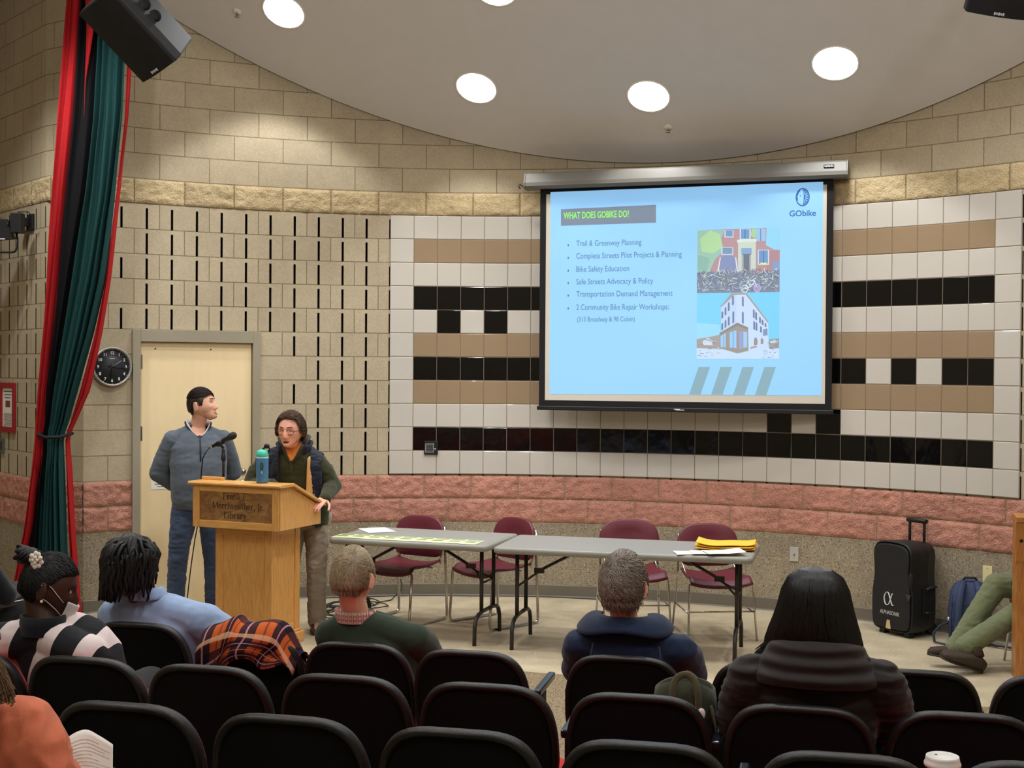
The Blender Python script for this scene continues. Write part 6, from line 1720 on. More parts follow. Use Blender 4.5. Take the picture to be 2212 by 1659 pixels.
# --- man in the green sweater
q = seat_frame(765, 5.12)
J = seated_joints(.185); HL = to_local(D(762, 1246, 5.32), q, SEAT_RZ)
J['neck'] = (HL.x, .05, HL.z - .165); J['shl'] = (.185, .05, HL.z - .215); J['shr'] = (-.185, .05, HL.z - .215)
H5 = head_m(HL, -4, 4, 0, 1.02)
g5, V5, _ = human('person with short greying fair hair in a dark green sweater and checked collar, seated', J, H5, SK_F, loc=q, rz=SEAT_RZ, voxel=.006)
GRNS = fabric('green_knit', rgb(44, 58, 44), .12, 70, .4, 420)
cloth('sweater', g5, seated_top(V5, 1.04), GRNS, .008, 5, .004, 7.0, (7, 7, 10))
def plaid(name, base, bands, scale=1.0, coords='UV'):
    m, nt, b = nmat(name)
    tc = N(nt, 'ShaderNodeTexCoord'); sp_ = N(nt, 'ShaderNodeSeparateXYZ'); L(nt, tc.outputs[coords], sp_.inputs[0])
    out = None
    mixc = N(nt, 'ShaderNodeRGB'); mixc.outputs[0].default_value = base; out = mixc.outputs[0]
    for ax, freq, lo, hi, col_, fac in bands:
        mu = N(nt, 'ShaderNodeMath'); mu.operation = 'MULTIPLY'; mu.inputs[1].default_value = freq * scale; L(nt, sp_.outputs[ax], mu.inputs[0])
        fr = N(nt, 'ShaderNodeMath'); fr.operation = 'FRACT'; L(nt, mu.outputs[0], fr.inputs[0])
        a = N(nt, 'ShaderNodeMath'); a.operation = 'GREATER_THAN'; a.inputs[1].default_value = lo; L(nt, fr.outputs[0], a.inputs[0])
        c = N(nt, 'ShaderNodeMath'); c.operation = 'LESS_THAN'; c.inputs[1].default_value = hi; L(nt, fr.outputs[0], c.inputs[0])
        d = N(nt, 'ShaderNodeMath'); d.operation = 'MULTIPLY'; L(nt, a.outputs[0], d.inputs[0]); L(nt, c.outputs[0], d.inputs[1])
        e = N(nt, 'ShaderNodeMath'); e.operation = 'MULTIPLY'; e.inputs[1].default_value = fac; L(nt, d.outputs[0], e.inputs[0])
        mx = N(nt, 'ShaderNodeMix'); mx.data_type = 'RGBA'; mx.inputs[7].default_value = col_; L(nt, e.outputs[0], mx.inputs[0]); L(nt, out, mx.inputs[6]); out = mx.outputs[2]
    L(nt, out, b.inputs['Base Color']); b.inputs['Roughness'].default_value = .9; b.inputs['Specular IOR Level'].default_value = .15
    return m
CHK = plaid('red_check', rgb(196, 176, 160), [(0, 55, 0, .5, rgb(150, 60, 50), .75), (2, 55, 0, .5, rgb(150, 60, 50), .6), (0, 55, .2, .32, rgb(236, 226, 214), .8)], 1.0, 'Object')
mb = MB(); Nk = V5['neck']; collar(mb, (Nk.x, Nk.y + .0, Nk.z - .025), .082, .078, .052, open_=.05, flare=.006, back_up=.0); ob('shirt_collar', mb, CHK, g5)
seat_legs(g5, V5, fabric('blue_denim', rgb(44, 56, 88), .15, 20))
HG = hair_mat('hair_grey_blond', rgb(168, 152, 122)); HGD = hair_mat('hair_grey_brown', rgb(128, 112, 90))
mk = short_mask(.07, -.105, .03, -.02)
hair_cap(g5, H5, mk, .010, HGD, 'hair', .35, 4.0)
wh = Vector((-.028, .075, .062))
def swirl(p, n):
    d = p - wh; f = d - n * d.dot(n); return (f.x + .4 * n.cross(f).x, f.y + .4 * n.cross(f).y, f.z + .4 * n.cross(f).z)
mb = MB(); strands(mb, H5, lambda p: min(mk(p), p.z + .03), 3200, swirl, lambda p: .045, .0012, .004, 8, .008, curl=.0015); ob('hair_strands', mb, HG, g5)['kind'] = 'stuff'
mb = MB(); strands(mb, H5, lambda p: min(mk(p), .02 - p.z), 1500, lambda p, n: (0, .2, -1), lambda p: .016, .0010, .0015, 9, .008); ob('nape_hair_strands', mb, HGD, g5)['kind'] = 'stuff'

# --- man in the blue jacket
q = seat_frame(1345, 4.92)
J = seated_joints(.20); HL = to_local(D(1347, 1262, 5.10), q, SEAT_RZ)
J['neck'] = (HL.x, .05, HL.z - .165); J['shl'] = (.205, .05, HL.z - .225); J['shr'] = (-.205, .05, HL.z - .225)
H6 = head_m(HL, -10, 0, 0, 1.05)
g6, V6, _ = human('person with wavy grey hair in a navy blue collared jacket, seated', J, H6, SK_F, loc=q, rz=SEAT_RZ, voxel=.006)
BJK = fabric('blue_jacket_cloth', rgb(26, 40, 66), .1, 30, .3, 300, .8)
cloth('jacket', g6, seated_top(V6, 1.06, 1.05, .07), BJK, .008, 5, .007, 17.0, (7, 7, 10), fine=.7)
mb = MB(); Nk = V6['neck']
def flap(u, v):
    a = PI * (-.12 + 1.24 * u); r = .085 + .075 * v ** .9 + .02 * abs(2 * u - 1) ** 3 * v
    return Vector((Nk.x + r * 1.12 * math.cos(a), Nk.y + r * .9 * math.sin(a) * (1 - .0 * v) - .0, Nk.z + .035 + .02 * math.sin(v * PI) - .058 * v - .012 * math.sin(3 * a) * v))
mb.grid(flap, 30, 8); ob('collar', mb, BJK, g6, solid=.009)
mb = MB()
for s in (-1, 1): mb.tube([(s * .13, .175, Nk.z - .06), (s * .15, .215, Nk.z - .18), (s * .155, .22, Nk.z - .3)], .003, 6)
ob('back_seam', mb, fabric('blue_seam', rgb(18, 28, 48)), g6)
seat_legs(g6, V6)
HGY = hair_mat('hair_grey', rgb(142, 132, 120)); HGY2 = hair_mat('hair_dark_grey', rgb(104, 95, 86))
mk = short_mask(.07, -.095, .03, -.03)
hair_cap(g6, H6, mk, .013, HGY2, 'hair', .2, 6.0, 30)
wh = Vector((.012, .06, .085))
mb = MB(); strands(mb, H6, mk, 3200, swirl, lambda p: .05, .0013, .006, 10, .010, curl=.006); ob('hair_strands', mb, HGY, g6)['kind'] = 'stuff'
mb = MB(); mb.ell((.008, .062, .083), (.024, .02, .012), 12, H6); ob('crown_patch', mb, SK_F, g6)

# --- person with locs in the denim shirt
q = seat_frame(290, 5.51)
J = seated_joints(.215); HL = to_local(D(281, 1216, 5.66), q, SEAT_RZ)
J['neck'] = (HL.x, .05, HL.z - .165); J['shl'] = (.215, .05, HL.z - .225); J['shr'] = (-.215, .05, HL.z - .225)
J['elr'] = (-.31, .0, .70); J['wrr'] = (-.20, -.2, .66)
H4 = head_m(HL, -22, 4, 0, 1.03)
g4, V4, _ = human('person with short black locs in a light blue denim shirt, seated left of the lectern', J, H4, SK_D2, loc=q, rz=SEAT_RZ, voxel=.006)
DNM = fabric('light_denim', rgb(146, 168, 202), .14, 26, .35, 500, .85)
cloth('shirt', g4, seated_top(V4, 1.22, 1.12, .088, wrist=.06), DNM, .009, 5, .006, 27.0, (7, 7, 10), fine=.6)
mb = MB(); Nk = V4['neck']
def flap4(u, v):
    a = PI * (-.1 + 1.2 * u); r = .078 + .035 * v
    return Vector((Nk.x + r * 1.1 * math.cos(a), Nk.y + r * .95 * math.sin(a), Nk.z + .045 + .015 * math.sin(v * PI) - .045 * v))
mb.grid(flap4, 26, 6); ob('collar', mb, DNM, g4, solid=.007)
seat_legs(g4, V4)
HBK = hair_mat('hair_black', rgb(13, 11, 11)); HBK.node_tree.nodes['Principled BSDF'].inputs['Roughness'].default_value = .5
mk = lambda p: (p.z - (-.05 if p.y > -.03 else .05 + .3 * (-.03 - p.y)))
hair_cap(g4, H4, mk, .010, HBK, 'hair', .4, 3.0)
rl = random.Random(4)
mb = MB(); k = 0
while k < 130:
    d = Vector((rl.gauss(0, 1), rl.gauss(.25, 1), abs(rl.gauss(.5, .6)))).normalized(); p = head_pt(d)
    if mk(p) < .01 or p.z < -.01: continue
    az = math.atan2(p.y, p.x) + rl.gauss(0, .12); end = rl.uniform(-.165, -.105) if p.y > -.02 else rl.uniform(-.10, -.04)
    ro_ = 1.0 + rl.uniform(.10, .30); pts = [p]
    th0 = math.acos(max(-1, min(1, p.z / .118)))
    for i in range(1, 8):
        s = i / 7
        z = p.z + (end - p.z) * s ** 1.25
        zz = max(-.03, min(.117, z)); rr_ = math.sqrt(max(.05, 1 - (zz / .118) ** 2))
        R0 = max(rr_, math.hypot(p.x / .077, p.y / .098)) * ro_
        pts.append(Vector((.080 * R0 * math.cos(az) + .004 * math.sin(i * 2 + k), .100 * R0 * math.sin(az) + .004 * math.cos(i * 1.7 + k), z + .012 * math.sin(PI * s) + .006)))
    mb.tube(pts, [.0075, .008, .0082, .0082, .008, .0076, .0068, .004], 7, 0, H4); k += 1
o = ob('locs', mb, HBK, g4); o['kind'] = 'stuff'

# --- woman in the striped sweater
q = seat_frame(170, 4.51)
J = seated_joints(.20); HL = to_local(D(106, 1266, 4.76), q, SEAT_RZ)
J['neck'] = (HL.x + .005, HL.y + .03, HL.z - .14); J['shl'] = (HL.x + .19, HL.y + .05, HL.z - .175); J['shr'] = (HL.x - .18, HL.y + .05, HL.z - .195)
J['chest'] = (HL.x * .8, .03, .84); J['pelvis'] = (HL.x * .4, .04, .57); J['ell'] = (HL.x + .25, -.05, .72); J['elr'] = (HL.x - .17, .04, .74); J['wrr'] = (HL.x + .02, -.2, .66); J['wrl'] = (HL.x + .12, -.22, .66)
H3 = head_m(HL, -62, 18, 0, 1.0)
g3, V3, _ = human('person with pinned-up black hair, face mask and black sweater with white diagonal stripes', J, H3, SK_D, loc=q, rz=SEAT_RZ, voxel=.006)
m, nt, b = nmat('striped_knit')
tc = N(nt, 'ShaderNodeTexCoord'); dt = N(nt, 'ShaderNodeVectorMath'); dt.operation = 'DOT_PRODUCT'; dt.inputs[1].default_value = (.93, 0, .36)
L(nt, tc.outputs['Object'], dt.inputs[0])
ma = N(nt, 'ShaderNodeMath'); ma.operation = 'MULTIPLY_ADD'; ma.inputs[1].default_value = 6.4; ma.inputs[2].default_value = .02; L(nt, dt.outputs['Value'], ma.inputs[0])
fr = N(nt, 'ShaderNodeMath'); fr.operation = 'FRACT'; L(nt, ma.outputs[0], fr.inputs[0]); g_ = N(nt, 'ShaderNodeMath'); g_.operation = 'LESS_THAN'; g_.inputs[1].default_value = .40; L(nt, fr.outputs[0], g_.inputs[0])
mx = N(nt, 'ShaderNodeMix'); mx.data_type = 'RGBA'; mx.inputs[6].default_value = rgb(14, 16, 22); mx.inputs[7].default_value = rgb(222, 208, 206); L(nt, g_.outputs[0], mx.inputs[0]); L(nt, mx.outputs[2], b.inputs['Base Color']); b.inputs['Roughness'].default_value = .9
STRP = m
cloth('sweater', g3, seated_top(V3, 1.12, 1.1, .078), STRP, .008, 5, .004, 33.0, (7, 7, 9))
BLKK = fabric('black_knit', rgb(15, 16, 21), .1)
mb = MB(); Nk = V3['neck']; collar(mb, (Nk.x, Nk.y, Nk.z - .03), .086, .082,   .07, open_=.03, flare=-.004, back_up=.0); ob('collar', mb, BLKK, g3)
seat_legs(g3, V3)
mk = lambda p: p.z - (-.075 if p.y > .03 else (.058 if p.y < -.06 else .02 + .038 * (.03 - p.y) / .09 - .06 * smoothstep(-.04, .03, p.y)))
hair_cap(g3, H3, mk, .008, HBK, 'hair', .15, 3.0)
top_ = Vector((.0, .075, .085))
mb = MB(); strands(mb, H3, mk, 900, lambda p, n: tuple(top_ - p), lambda p: .06, .0016, .003, 12, .008); ob('hair_strands', mb, HBK, g3)['kind'] = 'stuff'
mb = MB()
for i in range(26):
    a = i * .9; mb.tube([top_ + Vector((.034 * math.cos(a + t), .012 + .022 * math.sin(i) + .02 * t, .028 * math.sin(a + t))) for t in (0, .5, 1.0, 1.5, 2.0)], .008, 6, 0, H3)
mb.ell(top_ + Vector((0, .02, 0)), (.042, .034, .036), 14, H3); ob('bun', mb, HBK, g3)
PEARL = pm('pearl_white', rgb(235, 228, 214), .3, .1)
mb = MB()
cl = D(78, 1210, 4.66)
cl = to_local(cl, q, SEAT_RZ)
for i in range(9):
    a = 2 * PI * i / 9; mb.ell(cl + Vector((.02 * math.cos(a), .004 * math.sin(3 * a), .024 * math.sin(a))), (.010, .006, .009), 8)
for i in range(4): mb.ell(cl + Vector((.008 * math.cos(i * 1.57), .006, .01 * math.sin(i * 1.57))), (.007, .006, .007), 8)
ob('hair_clip', mb, PEARL, g3)
mb = MB(); mb.grid(lambda u, v: (lambda x, z: Vector((x * (1 - .25 * v), -.100 * math.sqrt(1 - (x / .082) ** 2) - .010 - .016 * gss(x, .022) * gss(z + .05, .03) + .012 * v * v, z)))((u - .5) * .112, -.034 - .076 * v - .006 * math.cos((u - .5) * 6)), 14, 10, M=H3); mk_ = ob('face_mask', mb, fabric('mask_white', rgb(214, 214, 212), .04, 40, .2), g3, solid=.003)
mb = MB(); mb.tube([(-.060, -.068, -.034), (-.070, -.045, -.016), (-.0785, -.015, .008), (-.081, .006, .020), (-.086, .024, .010)], .0016, 6, 0, H3); mb.tube([(-.046, -.075, -.085), (-.064, -.045, -.062), (-.076, -.01, -.042), (-.083, .012, -.034)], .0016, 6, 0, H3); ob('mask_loop', mb, MATS['mask_white'], mk_)
mb = MB(); mb.ell((-.088, .006, -.045), (.006, .006, .006), 10, H3); ob('earring', mb, PEARL, g3)
eyes(g3, H3)

# --- woman with long black hair in the dark puffer coat
q = seat_frame(1730, 3.90)
J = seated_joints(.23); HL = to_local(D(1763, 1308, 4.14), q, SEAT_RZ)
J['neck'] = (HL.x, HL.y + .03, HL.z - .15); J['shl'] = (HL.x + .20, HL.y + .05, HL.z - .20); J['shr'] = (HL.x - .20, HL.y + .05, HL.z - .20); J['chest'] = (HL.x * .8, .03, .84); J['pelvis'] = (HL.x * .4, .04, .57)
J['ell'] = (HL.x + .25, -.05, .72); J['elr'] = (HL.x - .25, -.05, .72)
H7 = head_m(HL, -14, 2, 0, .94)
g7, V7, _ = human('person with straight black hair in a dark brown quilted coat, seated right of centre', J, H7, SK_F, loc=q, rz=SEAT_RZ, voxel=.007)
m = fabric('brown_puffer', rgb(27, 17, 16), .15, 20, .2, 200, .65)
nt = m.node_tree; b = nt.nodes['Principled BSDF']
tc = N(nt, 'ShaderNodeTexCoord'); wv = N(nt, 'ShaderNodeTexWave'); wv.bands_direction = 'Z'; wv.inputs['Scale'].default_value = 7.0; wv.inputs['Distortion'].default_value = 1.2; wv.inputs['Detail'].default_value = 2; L(nt, tc.outputs['Object'], wv.inputs['Vector'])
bp = N(nt, 'ShaderNodeBump'); bp.inputs['Strength'].default_value = .5; bp.inputs['Distance'].default_value = .015; L(nt, wv.outputs[1], bp.inputs['Height']); L(nt, bp.outputs[0], b.inputs['Normal'])
PUF = m
def coat(mb):
    seated_top(V7, 1.2, 1.15, .082, wrist=.06)(mb)
me_o = cloth('coat', g7, coat, PUF, .009, 5, .009, 41.0, (5, 5, 22), fine=.6)
mb = MB(); Nk = V7['neck']
for k, (r, z) in enumerate(((.115, .015), (.14, -.025), (.165, -.07))):
    mb.tube([(Nk.x + r * 1.1 * math.cos(a), Nk.y + .02 + r * .95 * math.sin(a), Nk.z + z + .02 * math.sin(a)) for a in [PI * (-.15 + 1.3 * i / 24) for i in range(25)]], .032 - .003 * k, 12)
part('hood', remesh(mb, .009, 16), PUF, g7)
seat_legs(g7, V7)
m = hair_mat('hair_straight_black', rgb(12, 10, 11)); m.node_tree.nodes['Principled BSDF'].inputs['Roughness'].default_value = .36; HST = m
HS = 3
def hull(mb, k=1.0):
    n = 40; rings = []
    prof_ = [Vector(q_) for q_ in ((.134, .004, .005, .02), (.124, .054, .060, .018), (.098, .090, .100, .014), (.055, .111, .118, .014), (.0, .124, .122, .016), (-.04, .136, .122, .02), (-.08, .150, .116, .026), (-.115, .160, .106, .032), (-.135, .145, .09, .038))]
    def cat(P, u):
        s_ = u * (len(P) - 1); i = min(int(s_), len(P) - 2); t = s_ - i; p0, p1, p2_, p3 = P[max(i - 1, 0)], P[i], P[i + 1], P[min(i + 2, len(P) - 1)]
        return .5 * ((2 * p1) + (p2_ - p0) * t + (2 * p0 - 5 * p1 + 4 * p2_ - p3) * t * t + (3 * p1 - p0 - 3 * p2_ + p3) * t ** 3)
    for i_ in range(8 * HS + 1):
        z, rx, ry, yo = cat(prof_, i_ / (8.0 * HS))
        rings.append([Vector((rx * k * math.cos(a), yo + ry * k * math.sin(a), z)) for a in [2 * PI * i / n for i in range(n)]])
    return rings
mb = MB()
rings = hull(mb)
rings = [[(p if p.y > -.045 else Vector((p.x * (.45 if p.z < .07 else 1), max(p.y, -.05) if p.z < .07 else p.y, p.z))) for p in r] for r in rings]
mb.loft(rings, H7); ob('hair', mb, HST, g7)
rs_ = random.Random(9); mb = MB()
RT = hull(None)
for k in range(620):
    a = rs_.uniform(-.25, PI + .25); e = rs_.uniform(0, .05); st = rs_.choice((0, 0, 1))
    pts = []
    for i in range(st, 9):
        r = RT[i * HS]; j = (a + .05 * math.sin(i * .7 + k)) / (2 * PI) * 40 % 40; j0 = int(j); p = r[j0].lerp(r[(j0 + 1) % 40], j - j0)
        c_ = Vector((0, .02, p.z)); p = c_ + (p - c_) * (1.0 + .012 + .02 * rs_.random() * (i / 8))
        if i == 8: p = Vector((p.x * 1.12, p.y * 1.05, -.135 - e))
        pts.append(p)
    fl_ = smoothstep(.6, 1.0, abs(math.cos(a)))
    pts.append(pts[-1] + Vector((.03 * math.cos(a) * fl_, .01, -.02 - .02 * rs_.random())))
    mb.tube(pts, [.0022] * (len(pts) - 2) + [.0018, .0006], 4, 0, H7, caps=False)
ob('hair_strands', mb, HST, g7)['kind'] = 'stuff'

# --- person in the orange shirt at the lower left, holding a sheet
q = Vector((-1.34, 3.05, 0)); q.z = ramp(q.x, q.y); rz8 = R_(160)
J = seated_joints(.20, lean=-.02); HL = to_local(D(-105, 1425, 2.86), q, rz8)
sh_ = to_local(D(48, 1540, 2.90), q, rz8); J['neck'] = (HL.x - .02, .02, HL.z - .17); J['shr'] = (sh_.x + .03, .03, sh_.z - .015); J['shl'] = (sh_.x + .42, .04, sh_.z - .02)
J['chest'] = (sh_.x + .22, .04, sh_.z - .17); J['pelvis'] = (sh_.x + .22, .06, .53)
J['elr'] = to_local(D(95, 1700, 2.92), q, rz8); J['wrr'] = to_local(D(150, 1690, 3.15), q, rz8); J['ell'] = (sh_.x + .47, -.05, .70)
H8 = head_m(HL, -20, 14, 0, 1.0)
g8, V8, _ = human('person in an orange shirt at the lower left corner, holding a printed sheet', J, H8, SK_F, loc=q, rz=rz8, voxel=.007)
CORAL = fabric('coral_cotton', rgb(206, 112, 80), .06, 20, .25, 300, .75)
cloth('shirt', g8, seated_top(V8, 1.1, 1.05, .082, shw=.2), CORAL, .008, 4, .011, 51.0, (8, 8, 9), fine=1.0)
seat_legs(g8, V8)
HBD = hair_mat('hair_brown_blond', rgb(112, 82, 52))
mk = short_mask(.06, -.10, .03, -.03); hair_cap(g8, H8, mk, .014, HBD, 'hair', .5, 6.0)
mb = MB(); strands(mb, H8, lambda p: min(mk(p), p.y), 500, lambda p, n: (0, .2, -1), lambda p: .12, .0022, .016, 14, .013, curl=.012, npts=7, droop=.06); rw = random.Random(3)
for k in range(170):
    a_ = to_local(D(-40 + rw.uniform(-20, 20), 1425 + rw.uniform(-20, 20), 2.84 + rw.uniform(-.03, .03)), q, rz8); e_ = to_local(D(8 + rw.uniform(-20, 24), 1500 + rw.uniform(-16, 14), 2.82 + rw.uniform(-.03, .03)), q, rz8)
    m_ = a_.lerp(e_, .5) + Vector((0, 0, .03)); mb.tube(smooth_path([a_, m_, e_, e_ + Vector((.0, .005, -.012 * rw.random()))], 3), .0009, 4, caps=False)
ob('hair_strands', mb, HBD, g8)['kind'] = 'stuff'
mb = MB()
A8, B8, C8 = D(122, 1668, 2.98), D(244, 1690, 2.98), D(244, 1607, 3.06)
ctl = [D(118, 1622, 3.06), D(150, 1590, 3.08), D(185, 1576, 3.09), D(216, 1590, 3.07), D(244, 1608, 3.05)]
bot = [D(122, 1720, 2.99), D(152, 1722, 2.99), D(184, 1722, 2.99), D(214, 1722, 2.99), D(243, 1722, 2.99)]
mb.grid(lambda u, v: bez(ctl, u).lerp(bez(bot, u), v), 20, 12)
pp8 = tag(ob('printed_sheet', mb, PAPER, solid=.0006), 'curled white printed sheet held by the person in orange', 'paper')
mb = MB()
for k in range(11):
    v0 = .14 + .055 * k; w = (.62, .8, .72, .8, .5)[k % 5]
    f_ = lambda u, v: bez(ctl, u).lerp(bez(bot, u), v) + Vector((0, -.0012, .0003))
    for i in range(8):
        u0, u1 = .12 + w * i / 8, .12 + w * (i + 1) / 8
        mb.add([f_(u0, v0), f_(u1, v0), f_(u1, v0 + .010), f_(u0, v0 + .010)], [(0, 1, 2, 3)], 0)
ob('printed_lines', mb, pm('ink_pale', rgb(176, 174, 172), .8, .05), pp8)

# --- person in green trousers at the right, legs crossed
q = Vector((3.56, 8.50, 0)); rz9 = R_(-88)
tl = lambda px, py, d: to_local(D(px, py, d), q, rz9)
J = dict(pelvis=(0, .10, .55), chest=(0, .16, .86), neck=(0, .15, 1.08), shl=(.19, .16, 1.02), shr=(-.19, .16, 1.02), ell=(.24, .02, .78), elr=(-.22, .02, .80), wrl=(.12, -.16, .68), wrr=tl(2226, 1240, 8.58),
         hpl=(.10, .08, .52), hpr=(-.10, .08, .52), knr=tl(2152, 1264, 8.60), anr=tl(2068, 1395, 8.54), knl=tl(2236, 1300, 8.46), anl=tl(2092, 1392, 8.40), tor=(0, 0, 0), tol=(0, 0, 0))
J['tor'] = J['anr'] + Vector((0, -.2, 0)); J['tol'] = J['anl'] + Vector((0, -.2, 0))
J['anr'].z = max(J['anr'].z, .10); J['anl'].z = max(J['anl'].z, .13)
H9 = head_m((0, .12, 1.25), 0, 0)
g9, V9, _ = human('person in green trousers and brown shoes sitting cross-legged at the right edge', J, H9, SK_D2, loc=q, rz=rz9, voxel=.007,
                  handspec={'r': dict(d=(.3, -.8, -.3), n=(0, -.3, 1))}, feet=False)
OLT = fabric('sage_trousers', rgb(104, 110, 80), .1, 14, .3, 400)
cloth('trousers', g9, jeans(V9, (.10, .095, .082, .074, .070)), OLT, .009, 4, .0045, 8.0, (11, 11, 14), fine=.9)
cloth('jacket', g9, seated_top(V9, 1.1, 1.1, .075), BLKK, .011, 4, .004)
hair_cap(g9, H9, short_mask(), .01, HBK)
SHB = pm('brown_suede', rgb(58, 46, 34), .8, .15, 40, .3, 200); SOLE = pm('shoe_sole', rgb(48, 42, 34), .7, .1)
def free_shoe(an, heel, toe, up, side, nm):
    a, h, t = Vector(an), Vector(heel), Vector(toe); d = (t - h).normalized(); Z = Vector(up); Z = (Z - d * Z.dot(d)).normalized(); X = d.cross(Z); Ln = (t - h).length
    rings = []; sol = []
    for s, w, hh in ((-.03, .018, .03), (.0, .036, .065), (.2, .042, .092), (.38, .042, .085), (.6, .048, .062), (.8, .05, .05), (.95, .04, .038), (1.02, .018, .02)):
        c = h + d * Ln * s
        rings.append([c + X * w * math.copysign(abs(math.cos(q_)) ** .7, math.cos(q_)) + Z * (hh / 2 + hh / 2 * math.copysign(abs(math.sin(q_)) ** .6, math.sin(q_))) for q_ in [2 * PI * i / 18 for i in range(18)]])
        sol.append([c + X * w * 1.06 * math.cos(q_) + Z * (-.004 + .012 * math.sin(q_)) for q_ in [2 * PI * i / 18 for i in range(18)]])
    mb = MB(); mb.loft(rings); mb.tube([h + d * Ln * .22 + Z * .07, a, a + (a - (h + d * Ln * .22 + Z * .07)).normalized() * .02], [.046, .048, .047], 14); s_ = ob('shoe', mb, SHB, g9)
    mb = MB(); mb.loft(sol); ob('sole', mb, SOLE, s_)
free_shoe(tl(2078, 1392, 8.54), tl(2092, 1424, 8.54), tl(2006, 1410, 8.56), (0.0, .1, 1), 1, 'r')
free_shoe(tl(2104, 1400, 8.38), tl(2119, 1446, 8.38), tl(2034, 1416, 8.32), (.35, .25, 1), 1, 'l')
side_chair('maroon wire-leg chair under the person in green trousers, past the right edge', (3.62, 8.50, 0), rz9, False)

# --- dark-haired person cut by the left edge
q = Vector((-2.98, 7.0, 0)); rz10 = R_(150)
J = seated_joints(.20); H10 = head_m((0, .06, 1.20), 0, 0)
J['neck'] = (0, .08, 1.04); J['shl'] = (.2, .1, .98); J['shr'] = (-.2, .1, .98)
g10, V10, _ = human('person with long black hair and a black jacket, cut off by the left edge', J, H10, SK_D, loc=q, rz=rz10, voxel=.008)
cloth('jacket', g10, seated_top(V10, 1.05), BLKK, .010, 4, .004)
seat_legs(g10, V10)
mb = MB(); mb.loft(rings, H10 @ Matrix.Scale(1.05, 4)); ob('hair', mb, HBK, g10)
mb = MB(); mb.tube([(-.13, .0, 1.02), (-.15, .09, 1.07), (-.15, .17, 1.0), (-.14, .2, .85), (-.13, .2, .7)], .022, 8, flat=((0, 1, 0), .5)); ob('shoulder_strap', mb, pm('grey_webbing', rgb(92, 90, 86), .8, .1), g10)
# ------------------------------------------------------------------ auditorium seats (fronts towards the platform)
SHELL = pm('seat_shell', rgb(17, 17, 18), .42, .1, 60, .25, 260, spec=.5); REDF = fabric('seat_red', rgb(190, 44, 40), .1, 60, .3, 400); ARMP = pm('armrest_pad', rgb(26, 30, 40), .25, .05, spec=.6); RPAN = fabric('seat_rear_panel', rgb(13, 13, 13), .15, 60, .2, 300, .95, 0); SEATM = pm('seat_steel', rgb(20, 20, 21), .5, .1)
BW, BH = .472, .52                           # back shell
def outline(n=56):
    pts = []
    for i in range(n):
        a = 2 * PI * i / n; c, s_ = math.cos(a), math.sin(a)
        e = .50 if s_ > 0 else .62
        x = BW / 2 * math.copysign(abs(c) ** e, c); z = .60 + (.26 if s_ > 0 else .27) * math.copysign(abs(s_) ** (.72 if s_ > 0 else .6), s_)
        pts.append((x * (1 - .10 * max(0, (.6 - z) / .27)), z))
    return pts
def byz(x, z): return .19 + .20 * (z - .40) - .55 * x * x          # reclined and wrapped
def make_seat(label, loc, rz, group):
    t = thing('auditorium_seat', label, 'seat', loc, rz, group)
    out = outline(); cz = .60
    def ring(k, dy, inset=0.0):
        return [Vector((x * k, byz(x * k, cz + (z - cz) * k) + dy, cz + (z - cz) * k)) for x, z in out]
    mb = MB(); mb.loft([ring(.905, .016), ring(.915, .022), ring(.935, .030), ring(.97, .030), ring(.995, .020), ring(1.0, .006), ring(.99, -.010), ring(.95, -.02), ring(.5, -.02), ring(.02, -.02)])
    ob('back_shell', mb, SHELL, t)
    mb = MB(); mb.loft([ring(.02, .022), ring(.5, .022), ring(.86, .0185), ring(.912, .0185), ring(.912, .0)]); ob('rear_panel', mb, RPAN, t)
    mb = MB(); mb.loft([ring(.92, -.021), ring(.93, -.04), ring(.88, -.062), ring(.6, -.066), ring(.02, -.066)]); ob('back_cushion', mb, REDF, t)
    mb = MB()
    rings = []
    for z, k in ((.405, .93), (.412, .98), (.44, 1.0), (.468, .98), (.48, .9), (.484, .5)):
        rings.append([Vector((.215 * k * math.copysign(abs(math.cos(a)) ** .5, math.cos(a)), -.06 + .215 * k * math.copysign(abs(math.sin(a)) ** .5, math.sin(a)), z)) for a in [2 * PI * i / 32 for i in range(32)]])
    mb.loft(rings); ob('seat_cushion', mb, REDF, t)
    mb = MB(); mb.box((0, -.06, .392), (.40, .40, .022)); mb.box((0, .12, .40), (.42, .06, .05)); ob('seat_pan', mb, SEATM, t, bevel=.005)
    return t
def add_arm(t, side):
    x = side * .2385
    mb = MB(); mb.box((x, -.04, .665), (.032, .33, .03)); ob('armrest', mb, ARMP, t, bevel=.008, seg=3)
    mb = MB(); mb.box((x, .02, .33), (.024, .09, .64)); mb.box((x, .02, .02), (.03, .28, .04)); ob('side_frame', mb, SEATM, t, bevel=.004)
